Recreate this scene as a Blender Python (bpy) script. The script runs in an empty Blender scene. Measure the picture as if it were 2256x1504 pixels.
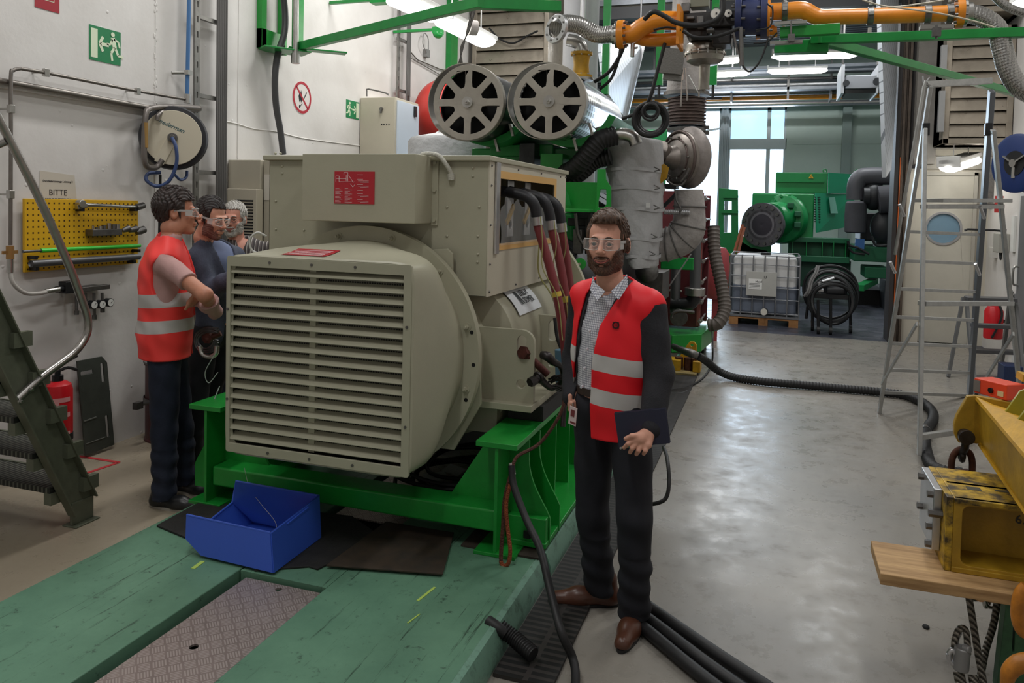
import bpy,math,random
import numpy as np
from mathutils import Vector,Matrix
from mathutils.geometry import tessellate_polygon
random.seed(7)
SC = bpy.context.scene
COL = SC.collection
V = Vector

# ---------------------------------------------------------------- camera
H = 1.80
YAW,PITCH,ROLL,CY,F = 0.325470746,-0.0410044217,0.0228745533,522.85,1702.7
_cy,_sy = math.cos(YAW),math.sin(YAW)
_f = V((-_sy*math.cos(PITCH),_cy*math.cos(PITCH),math.sin(PITCH)))
_r = V((_cy,_sy,0.0))
_u = _r.cross(_f)
_c,_s = math.cos(ROLL),math.sin(ROLL)
_r,_u = _c*_r + _s*_u,-_s*_r + _c*_u
cam_data = bpy.data.cameras.new('camera')
cam = bpy.data.objects.new('camera',cam_data)
COL.objects.link(cam)
M4 = Matrix((( _r.x,_u.x,-_f.x,0),(_r.y,_u.y,-_f.y,0),(_r.z,_u.z,-_f.z,H),(0,0,0,1)))
cam.matrix_world = M4
cam_data.sensor_width = 36
cam_data.lens = F/2256*36
cam_data.shift_y = -(752-CY)/2256
cam_data.clip_start = 0.05
cam_data.clip_end = 200
SC.camera = cam

def at(x,y,X=None,Y=None,Z=None):
    """world point on a given plane, measured off the photograph"""
    d = _f + (x-1128)/F*_r - (y-CY)/F*_u
    t = X/d.x if X is not None else (Y/d.y if Y is not None else (Z-H)/d.z)
    return V((0,0,H)) + t*d

# ---------------------------------------------------------------- view, world, lights
SC.view_settings.view_transform = 'Standard'
SC.view_settings.look = 'None'
SC.view_settings.gamma = 1.0
SC.view_settings.exposure = -0.15
SC.view_settings.use_curve_mapping = False
w = bpy.data.worlds.new('daylight'); SC.world = w; w.use_nodes = True
bg = w.node_tree.nodes['Background']
bg.inputs[0].default_value = (0.80,0.90,1.0,1)
bg.inputs[1].default_value = 3.2

def area(name,loc,sx,sy,power,col=(1,.995,.975),rot=(0,0,0)):
    l = bpy.data.lights.new(name,'AREA'); l.shape = 'RECTANGLE'; l.size = sx; l.size_y = sy
    l.energy = power; l.color = col
    o = bpy.data.objects.new(name,l); COL.objects.link(o); o.location = loc; o.rotation_euler = rot
    return o
# hall lamps above the frame
for (x,y,p) in ((-3.2,3.4,62),(-3.2,6.8,100),(0.9,1.4,36),(0.9,5.2,66),(0.6,9.0,92),(-2.3,9.8,70),(-1.6,0.6,60)):
    area('hall_lamp_light',(x,y,5.6),0.35,1.5,p)
# far hall ceiling lamps
for (x,y,p) in ((-3.0,15.5,120),(1.5,15.5,120),(-1.0,19,140),(4.0,18.5,120)):
    area('far_hall_lamp_light',(x,y,5.9),1.5,0.35,p,(.95,.98,1))
# daylight through the far windows
area('window_daylight',(-1.3,21.75,3.0),3.4,3.2,260,(.72,.85,1),(math.radians(-90),0,0))

# ---------------------------------------------------------------- materials
def lin(c):
    out = []
    for x in c[:3]:
        x = x/255
        out.append(x/12.92 if x <= 0.04045 else ((x+0.055)/1.055)**2.4)
    return (*out,1)

MATS = {}
def mat(name,rgb,rough=0.5,metal=0.0,var=None,bump=None,emit=None,alpha=None,spec=None,coat=0,trans=0,rvar=None,rgb2=None):
    """rgb sRGB 0-255; var=(scale, amount) brightness mottling; rgb2 = second colour mixed by noise with var; bump=(scale, strength)"""
    if name in MATS: return MATS[name]
    m = bpy.data.materials.new(name); m.use_nodes = True; MATS[name] = m
    nt = m.node_tree; N = nt.nodes; L = nt.links; b = N['Principled BSDF']
    b.inputs['Base Color'].default_value = lin(rgb)
    b.inputs['Roughness'].default_value = rough
    b.inputs['Metallic'].default_value = metal
    if spec is not None: b.inputs['Specular IOR Level'].default_value = spec
    if coat: b.inputs['Coat Weight'].default_value = coat; b.inputs['Coat Roughness'].default_value = 0.1
    if trans: b.inputs['Transmission Weight'].default_value = trans
    if alpha is not None: b.inputs['Alpha'].default_value = alpha
    if emit: b.inputs['Emission Color'].default_value = lin(emit[0]); b.inputs['Emission Strength'].default_value = emit[1]
    tc = None
    if var or bump or rvar: tc = N.new('ShaderNodeTexCoord')
    if var:
        n = N.new('ShaderNodeTexNoise'); n.inputs['Scale'].default_value = var[0]; n.inputs['Detail'].default_value = 6; n.inputs['Roughness'].default_value = .65
        L.new(tc.outputs['Object'],n.inputs['Vector'])
        r = N.new('ShaderNodeValToRGB'); L.new(n.outputs['Fac'],r.inputs['Fac'])
        a = lin(rgb); c2 = lin(rgb2) if rgb2 else tuple(x*(1-var[1]) for x in a[:3])+(1,)
        r.color_ramp.elements[0].position = .38; r.color_ramp.elements[1].position = .62
        r.color_ramp.elements[0].color = c2; r.color_ramp.elements[1].color = a
        L.new(r.outputs['Color'],b.inputs['Base Color'])
    if rvar:
        n = N.new('ShaderNodeTexNoise'); n.inputs['Scale'].default_value = rvar[0]; n.inputs['Detail'].default_value = 5
        L.new(tc.outputs['Object'],n.inputs['Vector'])
        mr = N.new('ShaderNodeMapRange'); mr.inputs['To Min'].default_value = rvar[1]; mr.inputs['To Max'].default_value = rvar[2]
        mr.inputs['From Min'].default_value = .3; mr.inputs['From Max'].default_value = .7
        L.new(n.outputs['Fac'],mr.inputs['Value']); L.new(mr.outputs['Result'],b.inputs['Roughness'])
    if bump:
        n = N.new('ShaderNodeTexNoise'); n.inputs['Scale'].default_value = bump[0]; n.inputs['Detail'].default_value = 4
        L.new(tc.outputs['Object'],n.inputs['Vector'])
        bp = N.new('ShaderNodeBump'); bp.inputs['Strength'].default_value = bump[1]; bp.inputs['Distance'].default_value = .02
        L.new(n.outputs['Fac'],bp.inputs['Height']); L.new(bp.outputs['Normal'],b.inputs['Normal'])
    return m

class NG:
    """small helper to write node materials"""
    def __init__(s,name):
        s.m = bpy.data.materials.new(name); s.m.use_nodes = True; s.nt = s.m.node_tree; MATS[name] = s.m
        s.b = s.nt.nodes['Principled BSDF']; s.tc = s.nt.nodes.new('ShaderNodeTexCoord')
    def n(s,t,**kw):
        x = s.nt.nodes.new('ShaderNode'+t)
        for k,v in kw.items():
            if k.startswith('i_'):
                key = k[2:]; key = int(key) if key.isdigit() else key.replace('_',' ')
                x.inputs[key].default_value = v
            else: setattr(x,k,v)
        return x
    def l(s,a,b): s.nt.links.new(a,b)
    def math(s,op,a,b=None,c=None):
        x = s.nt.nodes.new('ShaderNodeMath'); x.operation = op
        for i,q in enumerate((a,b,c)):
            if q is None: continue
            if isinstance(q,(int,float)): x.inputs[i].default_value = q
            else: s.l(q,x.inputs[i])
        return x.outputs[0]
    def sep(s,src='Object'):
        x = s.n('SeparateXYZ'); s.l(s.tc.outputs[src],x.inputs[0]); return x.outputs
    def mix(s,fac,a,b):
        x = s.n('Mix',data_type='RGBA')
        for k,q in ((0,fac),(6,a),(7,b)):
            if isinstance(q,(int,float)): x.inputs[k].default_value = q
            elif isinstance(q,tuple): x.inputs[k].default_value = q if len(q) == 4 else lin(q)
            else: s.l(q,x.inputs[k])
        return x.outputs[2]
    def noise(s,scale,detail=5,rough=.6,vec=None):
        x = s.n('TexNoise'); x.inputs['Scale'].default_value = scale; x.inputs['Detail'].default_value = detail; x.inputs['Roughness'].default_value = rough
        s.l(vec or s.tc.outputs['Object'],x.inputs['Vector']); return x.outputs['Fac']
    def ramp(s,fac,p0,p1,c0=(0,0,0,1),c1=(1,1,1,1)):
        x = s.n('ValToRGB'); s.l(fac,x.inputs[0]); e = x.color_ramp.elements
        e[0].position = p0; e[1].position = p1; e[0].color = c0; e[1].color = c1; return x.outputs[0]
    def bump(s,h,strength=.3,dist=.01):
        x = s.n('Bump'); x.inputs['Strength'].default_value = strength; x.inputs['Distance'].default_value = dist
        s.l(h,x.inputs['Height']); s.l(x.outputs[0],s.b.inputs['Normal'])

# ---------------------------------------------------------------- mesh builder
def basis(d,up=None):
    d = V(d).normalized()
    up = V(up) if up is not None else (V((0,0,1)) if abs(d.z) < .95 else V((0,1,0)))
    x = up.cross(d)
    if x.length < 1e-6: x = V((1,0,0)).cross(d)
    x.normalize(); y = d.cross(x)
    return x,y,d

def smooth_path(pts,k=6,closed=False):
    P = [V(p) for p in pts]; n = len(P); out = []
    rng = range(n if closed else n-1)
    for i in rng:
        p1,p2 = P[i],P[(i+1) % n]
        p0 = P[i-1] if (i > 0 or closed) else p1*2-p2
        p3 = P[(i+2) % n] if (i+2 < n or closed) else p2*2-p1
        for j in range(k):
            t = j/k
            out.append(.5*((2*p1)+(-p0+p2)*t+(2*p0-5*p1+4*p2-p3)*t*t+(-p0+3*p1-3*p2+p3)*t**3))
    if not closed: out.append(P[-1])
    return out

class MB:
    def __init__(s): s.v = []; s.f = []; s.mi = []
    def add(s,vs,fs,mi=0):
        o = len(s.v); s.v += [tuple(v) for v in vs]; s.f += [tuple(i+o for i in f) for f in fs]; s.mi += [mi]*len(fs); return s
    def box(s,c,size,rot=None,mi=0):
        c = V(c); R = rot or Matrix.Identity(3); vs = []
        for dz in (-.5,.5):
            for dx,dy in ((-.5,-.5),(.5,-.5),(.5,.5),(-.5,.5)):
                vs.append(c+R @ V((dx*size[0],dy*size[1],dz*size[2])))
        return s.add(vs,[(3,2,1,0),(4,5,6,7),(0,1,5,4),(1,2,6,5),(2,3,7,6),(3,0,4,7)],mi)
    def bx(s,x0,x1,y0,y1,z0,z1,mi=0):
        return s.box(((x0+x1)/2,(y0+y1)/2,(z0+z1)/2),(abs(x1-x0),abs(y1-y0),abs(z1-z0)),None,mi)
    def bar(s,p0,p1,w,h,up=None,mi=0):
        """rectangular bar from p0 to p1: w across, h along up"""
        p0,p1 = V(p0),V(p1); x,y,d = basis(p1-p0,up); R = Matrix((x,y,d)).transposed()
        return s.box((p0+p1)/2,(w,h,(p1-p0).length),R,mi)
    def cyl(s,p0,p1,r,r2=None,n=20,mi=0,caps=True,up=None):
        p0,p1 = V(p0),V(p1); r2 = r if r2 is None else r2; x,y,d = basis(p1-p0,up); vs = []
        for p,rr in ((p0,r),(p1,r2)):
            for i in range(n):
                a = 2*math.pi*i/n; vs.append(p+x*math.cos(a)*rr+y*math.sin(a)*rr)
        fs = [(i,(i+1) % n,n+(i+1) % n,n+i) for i in range(n)]
        if caps: fs += [tuple(reversed(range(n))),tuple(range(n,2*n))]
        return s.add(vs,fs,mi)
    def lathe(s,prof,p0,axis,n=28,mi=0,closed=False,up=None):
        """prof [(r, h)] about the axis through p0"""
        x,y,d = basis(axis,up); p0 = V(p0); vs = []; m = len(prof)
        for (r,h) in prof:
            for i in range(n):
                a = 2*math.pi*i/n; vs.append(p0+d*h+(x*math.cos(a)+y*math.sin(a))*r)
        fs = []
        for j in range(m if closed else m-1):
            k = (j+1) % m
            for i in range(n):
                fs.append((j*n+i,j*n+(i+1) % n,k*n+(i+1) % n,k*n+i))
        if not closed:
            if prof[0][0] > 1e-5: fs.append(tuple(reversed(range(n))))
            if prof[-1][0] > 1e-5: fs.append(tuple(range((m-1)*n,m*n)))
        return s.add(vs,fs,mi)
    def tube(s,pts,r,n=10,mi=0,k=6,closed=False,caps=True):
        """smooth tube; r number or a list given at the control points"""
        rs = None
        if isinstance(r,(list,tuple)):
            rs = r
        P = smooth_path(pts,k,closed) if k > 1 else [V(p) for p in pts]
        m = len(P); vs = []
        if rs:
            R = []
            for i in range(m):
                t = i/max(1,(k if k > 1 else 1)); j = min(int(t),len(rs)-1); j2 = min(j+1,len(rs)-1); R.append(rs[j]*(1-(t-j))+rs[j2]*(t-j))
        else: R = [r]*m
        t0 = (P[1]-P[0]).normalized(); x,y,_ = basis(t0)
        for i in range(m):
            if closed: t = (P[(i+1) % m]-P[i-1])
            else: t = (P[min(i+1,m-1)]-P[max(i-1,0)])
            t.normalize()
            x = (x - t*x.dot(t)); x.normalize(); y = t.cross(x)
            for j in range(n):
                a = 2*math.pi*j/n; vs.append(P[i]+(x*math.cos(a)+y*math.sin(a))*R[i])
        fs = []
        for i in range(m if closed else m-1):
            k2 = (i+1) % m
            for j in range(n): fs.append((i*n+j,i*n+(j+1) % n,k2*n+(j+1) % n,k2*n+j))
        if caps and not closed: fs += [tuple(reversed(range(n))),tuple(range((m-1)*n,m*n))]
        return s.add(vs,fs,mi)
    def torus(s,c,axis,R,r,n=32,k=10,mi=0,a0=0,a1=360,up=None):
        x,y,d = basis(axis,up); c = V(c); full = abs(a1-a0) >= 359.9
        pts = [c+x*math.cos(math.radians(a0+(a1-a0)*i/n))*R+y*math.sin(math.radians(a0+(a1-a0)*i/n))*R for i in range(n if full else n+1)]
        return s.tube(pts,r,k,mi,1,full)
    def plate(s,outer,o,u,v,t,holes=(),mi=0):
        """flat plate: outline (and holes) in (u, v) coordinates from o, thickness t along u x v"""
        o,u,v = V(o),V(u).normalized(),V(v).normalized(); nrm = u.cross(v).normalized()
        def area2(p): return sum(p[i][0]*p[(i+1) % len(p)][1]-p[(i+1) % len(p)][0]*p[i][1] for i in range(len(p)))
        outer = list(outer) if area2(outer) > 0 else list(reversed(outer))
        hs = [list(h) if area2(h) < 0 else list(reversed(h)) for h in holes]
        loops = [outer]+hs; flat = [p for lp in loops for p in lp]; N = len(flat)
        tris = tessellate_polygon([[V((p[0],p[1],0)) for p in lp] for lp in loops])
        vs = [o+u*p[0]+v*p[1] for p in flat]+[o+u*p[0]+v*p[1]+nrm*t for p in flat]
        fs = []
        for a,b,c in tris:
            A,B,C = flat[a],flat[b],flat[c]
            ccw = (B[0]-A[0])*(C[1]-A[1])-(C[0]-A[0])*(B[1]-A[1]) > 0
            if not ccw: a,c = c,a
            fs.append((a+N,b+N,c+N)); fs.append((c,b,a))
        k = 0
        for lp in loops:
            m = len(lp)
            for i in range(m): a,b = k+i,k+(i+1) % m; fs.append((a,b,b+N,a+N))
            k += m
        return s.add(vs,fs,mi)
    def sphere(s,c,r,n=16,m=10,mi=0,rot=None):
        c = V(c); r = (r,r,r) if isinstance(r,(int,float)) else r; R = rot or Matrix.Identity(3)
        vs = [c+R @ V((0,0,r[2]))]
        for j in range(1,m):
            b = math.pi*j/m
            for i in range(n):
                a = 2*math.pi*i/n; vs.append(c+R @ V((r[0]*math.sin(b)*math.cos(a),r[1]*math.sin(b)*math.sin(a),r[2]*math.cos(b))))
        vs.append(c-R @ V((0,0,r[2]))); fs = []
        for i in range(n): fs.append((0,1+i,1+(i+1) % n))
        for j in range(m-2):
            for i in range(n):
                a = 1+j*n+i; b = 1+j*n+(i+1) % n; fs.append((a,a+n,b+n,b))
        o = 1+(m-2)*n
        for i in range(n): fs.append((o+i,len(vs)-1,o+(i+1) % n))
        return s.add(vs,fs,mi)
    def loft(s,rings,mi=0,caps=True,closed_ring=True):
        n = len(rings[0]); vs = [p for r in rings for p in r]; fs = []
        for j in range(len(rings)-1):
            for i in range(n if closed_ring else n-1):
                fs.append((j*n+i,j*n+(i+1) % n,(j+1)*n+(i+1) % n,(j+1)*n+i))
        if caps: fs += [tuple(reversed(range(n))),tuple(range((len(rings)-1)*n,len(rings)*n))]
        return s.add(vs,fs,mi)
    def text(s,body,o,u,v,size,mi=0,align='LEFT',ext=.0008,sx=1.0,shear=0):
        cu = bpy.data.curves.new('lettering','FONT'); cu.body = body; cu.size = size; cu.align_x = align; cu.extrude = ext; cu.shear = shear
        cu.resolution_u = 2
        ob = bpy.data.objects.new('lettering',cu); COL.objects.link(ob)
        dg = bpy.context.evaluated_depsgraph_get(); me = bpy.data.meshes.new_from_object(ob.evaluated_get(dg))
        o,u,v = V(o),V(u).normalized(),V(v).normalized(); nrm = u.cross(v)
        s.add([o+u*p.co.x*sx+v*p.co.y+nrm*p.co.z for p in me.vertices],[tuple(f.vertices) for f in me.polygons],mi)
        bpy.data.objects.remove(ob); bpy.data.meshes.remove(me); bpy.data.curves.remove(cu); return s

ROOT = {}   # object -> world location of its top-level thing
def link_mesh(name,mb,mats,org=V((0,0,0)),sharp=38,bevel=0,seg=2,nobevel_profile=False):
    me = bpy.data.meshes.new(name)
    if isinstance(mb,tuple): vs,fs,mi = mb
    else: vs,fs,mi = mb.v,mb.f,mb.mi
    a = np.array(vs,dtype=np.float64).reshape(-1,3) - np.array(org)
    me.from_pydata(a.tolist(),[],fs)
    if not isinstance(mats,(list,tuple)): mats = [mats]
    for m in mats: me.materials.append(m)
    if mi is not None and len(mats) > 1: me.polygons.foreach_set('material_index',list(mi))
    me.polygons.foreach_set('use_smooth',[True]*len(me.polygons))
    if sharp: me.set_sharp_from_angle(angle=math.radians(sharp))
    me.update()
    o = bpy.data.objects.new(name,me); COL.objects.link(o)
    if bevel:
        b = o.modifiers.new('bevel','BEVEL'); b.width = bevel; b.segments = seg; b.limit_method = 'ANGLE'; b.angle_limit = math.radians(40)
        b.harden_normals = True
    return o

def tag(o,label=None,cat=None,group=None,kind=None):
    if label: o['label'] = label
    if cat: o['category'] = cat
    if group: o['group'] = group
    if kind: o['kind'] = kind
    return o

def thing(name,label,cat,loc,group=None):
    o = bpy.data.objects.new(name,None); COL.objects.link(o); o.location = V(loc); o.empty_display_size = .1
    ROOT[o] = V(loc); return tag(o,label,cat,group)

def part(name,mb,mats,parent,label=None,kind=None,**kw):
    o = link_mesh(name,mb,mats,ROOT[parent],**kw); o.parent = parent; ROOT[o] = ROOT[parent]
    if label: o['label'] = label
    if kind: o['kind'] = kind
    return o

def single(name,mb,mats,label,cat,group=None,kind=None,org=None,**kw):
    if org is None:
        a = np.array(mb.v if isinstance(mb,MB) else mb[0]).reshape(-1,3); org = V(((a[:,0].min()+a[:,0].max())/2,(a[:,1].min()+a[:,1].max())/2,a[:,2].min()))
    o = link_mesh(name,mb,mats,org,**kw); o.location = org; ROOT[o] = V(org); return tag(o,label,cat,group,kind)

def struct(name,mb,mats,**kw):
    o = link_mesh(name,mb,mats,**kw); o['kind'] = 'structure'; ROOT[o] = V((0,0,0)); return o

def copy_tree(o,parent=None):
    c = o.copy(); COL.objects.link(c); c.parent = parent
    if parent: c.matrix_parent_inverse = o.matrix_parent_inverse.copy()
    for ch in [x for x in o.children]: copy_tree(ch,c)
    return c

def rrect(x0,x1,y0,y1,r,k=5):
    out = []
    for cx,cy,a0 in ((x1-r,y1-r,0),(x0+r,y1-r,90),(x0+r,y0+r,180),(x1-r,y0+r,270)):
        for i in range(k+1):
            a = math.radians(a0+90*i/k); out.append((cx+r*math.cos(a),cy+r*math.sin(a)))
    return out
def circ(cx,cy,r,n=20): return [(cx+r*math.cos(2*math.pi*i/n),cy+r*math.sin(2*math.pi*i/n)) for i in range(n)]
def hexbolt(mb,p,d,r=.012,h=.012,mi=0):
    mb.cyl(p,V(p)+V(d).normalized()*h*.35,r*1.35,n=14,mi=mi); mb.cyl(V(p)+V(d).normalized()*h*.35,V(p)+V(d).normalized()*h,r,n=6,mi=mi); return mb
X_,Y_,Z_ = V((1,0,0)),V((0,1,0)),V((0,0,1))

# shared materials
BEIGE = mat('beige_paint',(171,168,147),.42,var=(3,.06),bump=(120,.03))
GREEN = mat('signal_green_paint',(30,146,54),.32,var=(5,.12),bump=(60,.04))
DGREEN = mat('green_enamel',(22,140,60),.35,var=(6,.18))
STEEL = mat('brushed_steel',(190,188,184),.32,1,var=(14,.12))
DSTEEL = mat('dull_steel',(120,118,116),.45,.9,var=(20,.25))
ALU = mat('aluminium',(200,200,202),.36,.9,var=(9,.12))
BLACK = mat('black_rubber',(26,26,28),.55,var=(20,.3))
BLACKP = mat('black_paint',(22,23,26),.35)
DARK = mat('deep_black',(10,10,12),.8)
ORANGE = mat('orange_gas_pipe',(226,138,30),.34,var=(6,.14))
YELLOW = mat('yellow_paint',(208,158,30),.45,var=(7,.35),bump=(50,.06))
WHITE = mat('white_paint',(222,221,218),.6)
RED = mat('red_paint',(196,24,34),.35)
GREYPL = mat('grey_plastic',(128,128,126),.5)
RUST = mat('rusty_iron',(92,54,38),.75,.3,var=(22,.5))
CABCREAM = mat('cabinet_paint',(178,171,154),.5,var=(4,.05))
# ================================================================ THE SETTING
# wall paint with faint lumps
g = NG('painted_concrete')
n1 = g.noise(1.2,6); n2 = g.noise(26,3,.5)
col = g.mix(g.ramp(n1,.35,.7),(206,202,198),(222,219,216))
v = g.n('TexVoronoi',feature='F1'); v.inputs['Scale'].default_value = 5.5; g.l(g.tc.outputs['Object'],v.inputs['Vector'])
blob = g.ramp(v.outputs['Distance'],.03,.075,(1,1,1,1),(0,0,0,1))
g.l(col,g.b.inputs['Base Color']); g.b.inputs['Roughness'].default_value = .62
g.bump(g.math('ADD',g.math('MULTIPLY',n2,.25),blob),.35,.012)
WALLM = g.m
# epoxy floor
g = NG('epoxy_floor')
n1 = g.noise(.55,8,.62); n2 = g.noise(5,8,.7); n3 = g.noise(40,3)
c1 = g.mix(g.ramp(n1,.35,.65),(140,134,125),(118,115,110))
c2 = g.mix(g.ramp(n2,.56,.72),c1,(104,99,92))
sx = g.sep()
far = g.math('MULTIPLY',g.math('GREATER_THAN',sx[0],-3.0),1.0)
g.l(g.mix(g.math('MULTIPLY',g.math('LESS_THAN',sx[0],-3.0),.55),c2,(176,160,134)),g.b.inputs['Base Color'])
rr = g.n('MapRange'); rr.inputs['From Min'].default_value = .35; rr.inputs['From Max'].default_value = .65; rr.inputs['To Min'].default_value = .22; rr.inputs['To Max'].default_value = .42
g.l(n2,rr.inputs['Value']); g.l(rr.outputs[0],g.b.inputs['Roughness'])
g.bump(n3,.05,.003)
FLOORM = g.m
FARFLOOR = mat('dark_hall_floor',(66,68,80),.35,var=(2,.3),rvar=(5,.25,.5))
# corrugated sheet: ribs come as geometry below
CORR = mat('galvanised_sheet',(126,130,136),.4,.55,var=(4,.2))
PALEG = mat('pale_green_panel',(168,182,174),.6,var=(2,.04))
CREAMW = mat('cream_panel_wall',(196,190,176),.55,var=(5,.06))

mb = MB().bx(-4.5,2.8,-3,12.0,-.12,0); struct('floor',mb,FLOORM)
mb = MB().bx(-8,7,12.0,22,-.12,0); struct('floor_far',mb,FARFLOOR)
mb = MB().bx(-4.7,-4.5,-3,12.2,-.12,6.2)
struct('wall_left',mb,WALLM)
mb = MB().bx(2.8,3.0,-3,12.2,-.12,6.2); struct('wall_right',mb,WALLM)
mb = MB().bx(-4.7,3.0,-3.2,-3,-.12,6.2); struct('wall_back',mb,WALLM)
mb = MB().bx(-4.7,3.0,-3,12.2,6.2,6.4); struct('ceiling',mb,mat('ceiling_sheet',(150,152,154),.6))
# partition between the halls, with the wide opening
mb = MB().bx(-4.5,-2.9,12.2,12.4,0,6.2); mb.bx(1.98,2.8,12.2,12.4,0,6.2); mb.bx(-2.9,1.98,12.2,12.4,4.95,6.2)
struct('wall_partition',mb,CREAMW)
mb = MB()
for k in range(8): mb.bx(-2.9,1.98,12.12,12.2,4.98+k*.15,5.07+k*.15)
struct('trim_1',mb,CORR)
mb = MB().bx(-4.45,1.98,12.02,12.2,4.74,4.92)
struct('trim_2',mb,mat('dark_header_beam',(40,42,46),.5))
# door jamb: brush strips and rails on the right of the opening
JB = mat('brown_jamb',(92,80,70),.5,.3,var=(8,.3)); JD = mat('dark_jamb',(44,40,40),.6)
mb = MB()
mb.bx(1.58,1.63,11.98,12.4,0,4.95,1); mb.bx(1.63,1.66,12.03,12.4,0,4.95,0); mb.bx(1.66,1.69,11.99,12.4,0,4.95,0)
mb.bx(1.69,1.72,12.05,12.4,0,4.95,0); mb.bx(1.72,1.75,11.97,12.4,0,4.95,0); mb.bx(1.75,1.98,12.06,12.4,2.45,4.95,1); mb.bx(1.75,1.98,12.1,12.4,0,2.45,2)
mb.bx(1.645,1.655,11.975,12.02,.2,2.6,3)
struct('trim_3',mb,[JB,JD,CREAMW,mat('orange_edge',(200,96,40),.5)])
mb = MB().bx(1.8,2.06,11.85,12.2,2.5,4.95)
struct('trim_4',mb,mat('concrete_column',(142,137,130),.7,var=(4,.2)))
# door with a round window
mb = MB().plate(rrect(1.74,2.60,.02,2.36,.01,1),(0,12.2,0),X_,Z_,.05,[circ(2.25,1.62,.21,36)])
d = struct('door_1',mb,mat('door_panel',(182,178,166),.5,var=(3,.08)),bevel=.004)
mb = MB().lathe([(.205,-.01),(.235,-.01),(.235,.012),(.205,.012)],(2.25,12.15,1.62),-Y_,36,closed=True); part('window_frame',mb,ALU,d)
GLASSB = mat('blue_tinted_glass',(120,150,170),.12,alpha=.75)
mb = MB().cyl((2.25,12.165,1.62),(2.25,12.175,1.62),.205,n=36); part('pane',mb,GLASSB,d)
mb = MB().bar((1.80,12.13,1.06),(1.80,12.13,1.16),.04,.02); mb.tube([(1.80,12.13,1.16),(1.80,12.09,1.16),(1.92,12.09,1.155)],.009,8,k=1); part('door_handle',mb,STEEL,d)
mb = MB().bx(1.70,1.745,12.13,12.2,0,2.4); mb.bx(2.6,2.645,12.13,12.2,0,2.4); mb.bx(1.70,2.645,12.13,12.2,2.36,2.41)
mb.bx(1.98,2.8,12.14,12.2,2.45,2.62); mb.bx(1.98,2.8,12.12,12.2,2.72,2.74)
struct('trim_5',mb,mat('door_frame_paint',(170,166,156),.5))
# second door on the right wall (grey leaf seen at the frame edge)
mb = MB().bx(2.76,2.8,9.6,10.62,.0,2.2)
d = struct('door_2',mb,mat('pale_door',(205,205,205),.5))
mb = MB().bx(2.755,2.762,9.65,10.57,.25,2.05); part('door_seal',mb,mat('grey_gap',(110,110,112),.6),d)
mb = MB().tube([(2.76,10.5,1.0),(2.70,10.5,1.02),(2.70,10.5,1.2),(2.76,10.5,1.22)],.012,8); part('door_handle',mb,STEEL,d)

# far hall shell
def panelwall(x0,x1,z0,z1):
    pass
WX = [(-2.06,-1.42,0,4.55),(-1.22,-.02-.16,.6,4.55),(-.12,.16,.6,4.55)]
mb = MB()
mb.bx(-8,-2.7,22,22.2,0,6.5); mb.bx(.42,7,22,22.2,0,6.5); mb.bx(-2.7,.42,22,22.2,4.62,6.5)
mb.bx(.24,.42,22,22.2,0,4.62)
for z in (.9,1.8,2.7,3.6): mb.bx(.42,7,21.992,22.0,z,z+.012,1)
struct('wall_far',mb,[PALEG,mat('panel_joint',(120,132,126),.7)])
mb = MB().bx(-8.2,-8,12.4,22,0,6.5); struct('wall_far_left',mb,PALEG)
mb = MB().bx(7,7.2,12.4,22,0,6.5); struct('wall_far_right',mb,PALEG)
mb = MB().bx(3.0,7,12.2,12.4,0,6.5); mb.bx(-8,-4.5,12.2,12.4,0,6.5); struct('wall_far_front',mb,PALEG)
mb = MB()
k = 12.4
while k < 22:
    mb.bx(-8,7,k,k+.11,6.22,6.5); mb.bx(-8,7,k+.11,k+.22,6.34,6.5); k += .22
mb.bx(-8,7,12.2,22.2,6.5,6.6)
struct('ceiling_far',mb,CORR)
# steel posts on the far wall
PCOL = mat('grey_steel_post',(128,142,138),.5)
mb = MB().bx(1.62,1.84,21.86,22.0,0,4.6); struct('trim_6',mb,PCOL)
mb = MB().bx(-1.44,-1.24,21.9,22.12,0,4.6); mb.bx(-1.40,-1.37,21.86,21.92,0,4.6); mb.bx(-1.31,-1.28,21.86,21.92,0,4.6)
struct('trim_7',mb,mat('window_post_grey',(150,160,166),.5))
mb = MB().bx(-8,7,21.7,21.98,4.62,4.80); struct('trim_8',mb,mat('wall_beam_green',(112,136,130),.5))
# windows
WFR = mat('window_frame_grey',(176,186,190),.45)
GL = mat('window_glass',(225,240,250),.02,trans=1.0)
g = NG('blue_shaded_glass')   # tinted upper lights
g.b.inputs['Base Color'].default_value = lin((150,195,225)); g.b.inputs['Roughness'].default_value = .15; g.b.inputs['Transmission Weight'].default_value = 1
GLB = g.m
def window(name,x0,x1,z0,z1,splits,zsplit=None):
    mb = MB(); xs = [x0]+list(splits)+[x1]
    mb.bx(x0,x1,22.02,22.12,z0,z0+.07); mb.bx(x0,x1,22.02,22.12,z1-.07,z1)
    for i,x in enumerate(xs):
        a,b_ = (x,x+.07) if i == 0 else ((x-.07,x) if i == len(xs)-1 else (x-.05,x+.05))
        mb.bx(a,b_,22.02,22.12,z0,z1)
    if zsplit: mb.bx(x0,x1,22.0,22.12,zsplit-.14,zsplit+.14)
    w_ = struct(name,mb,WFR)
    for i in range(len(xs)-1):
        if zsplit:
            mb = MB().bx(xs[i]+.05,xs[i+1]-.05,22.065,22.075,zsplit+.14,z1-.05); part('upper_pane',mb,GLB,w_)
            mb = MB().bx(xs[i]+.05,xs[i+1]-.05,22.065,22.075,z0+.05,zsplit-.14); part('lower_pane',mb,GL,w_)
        else:
            mb = MB().bx(xs[i]+.05,xs[i+1]-.05,22.065,22.075,z0+.05,z1-.05); part('pane',mb,GL,w_)
window('window_1',-2.7,-1.42,.0,4.6,[],None)
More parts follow.
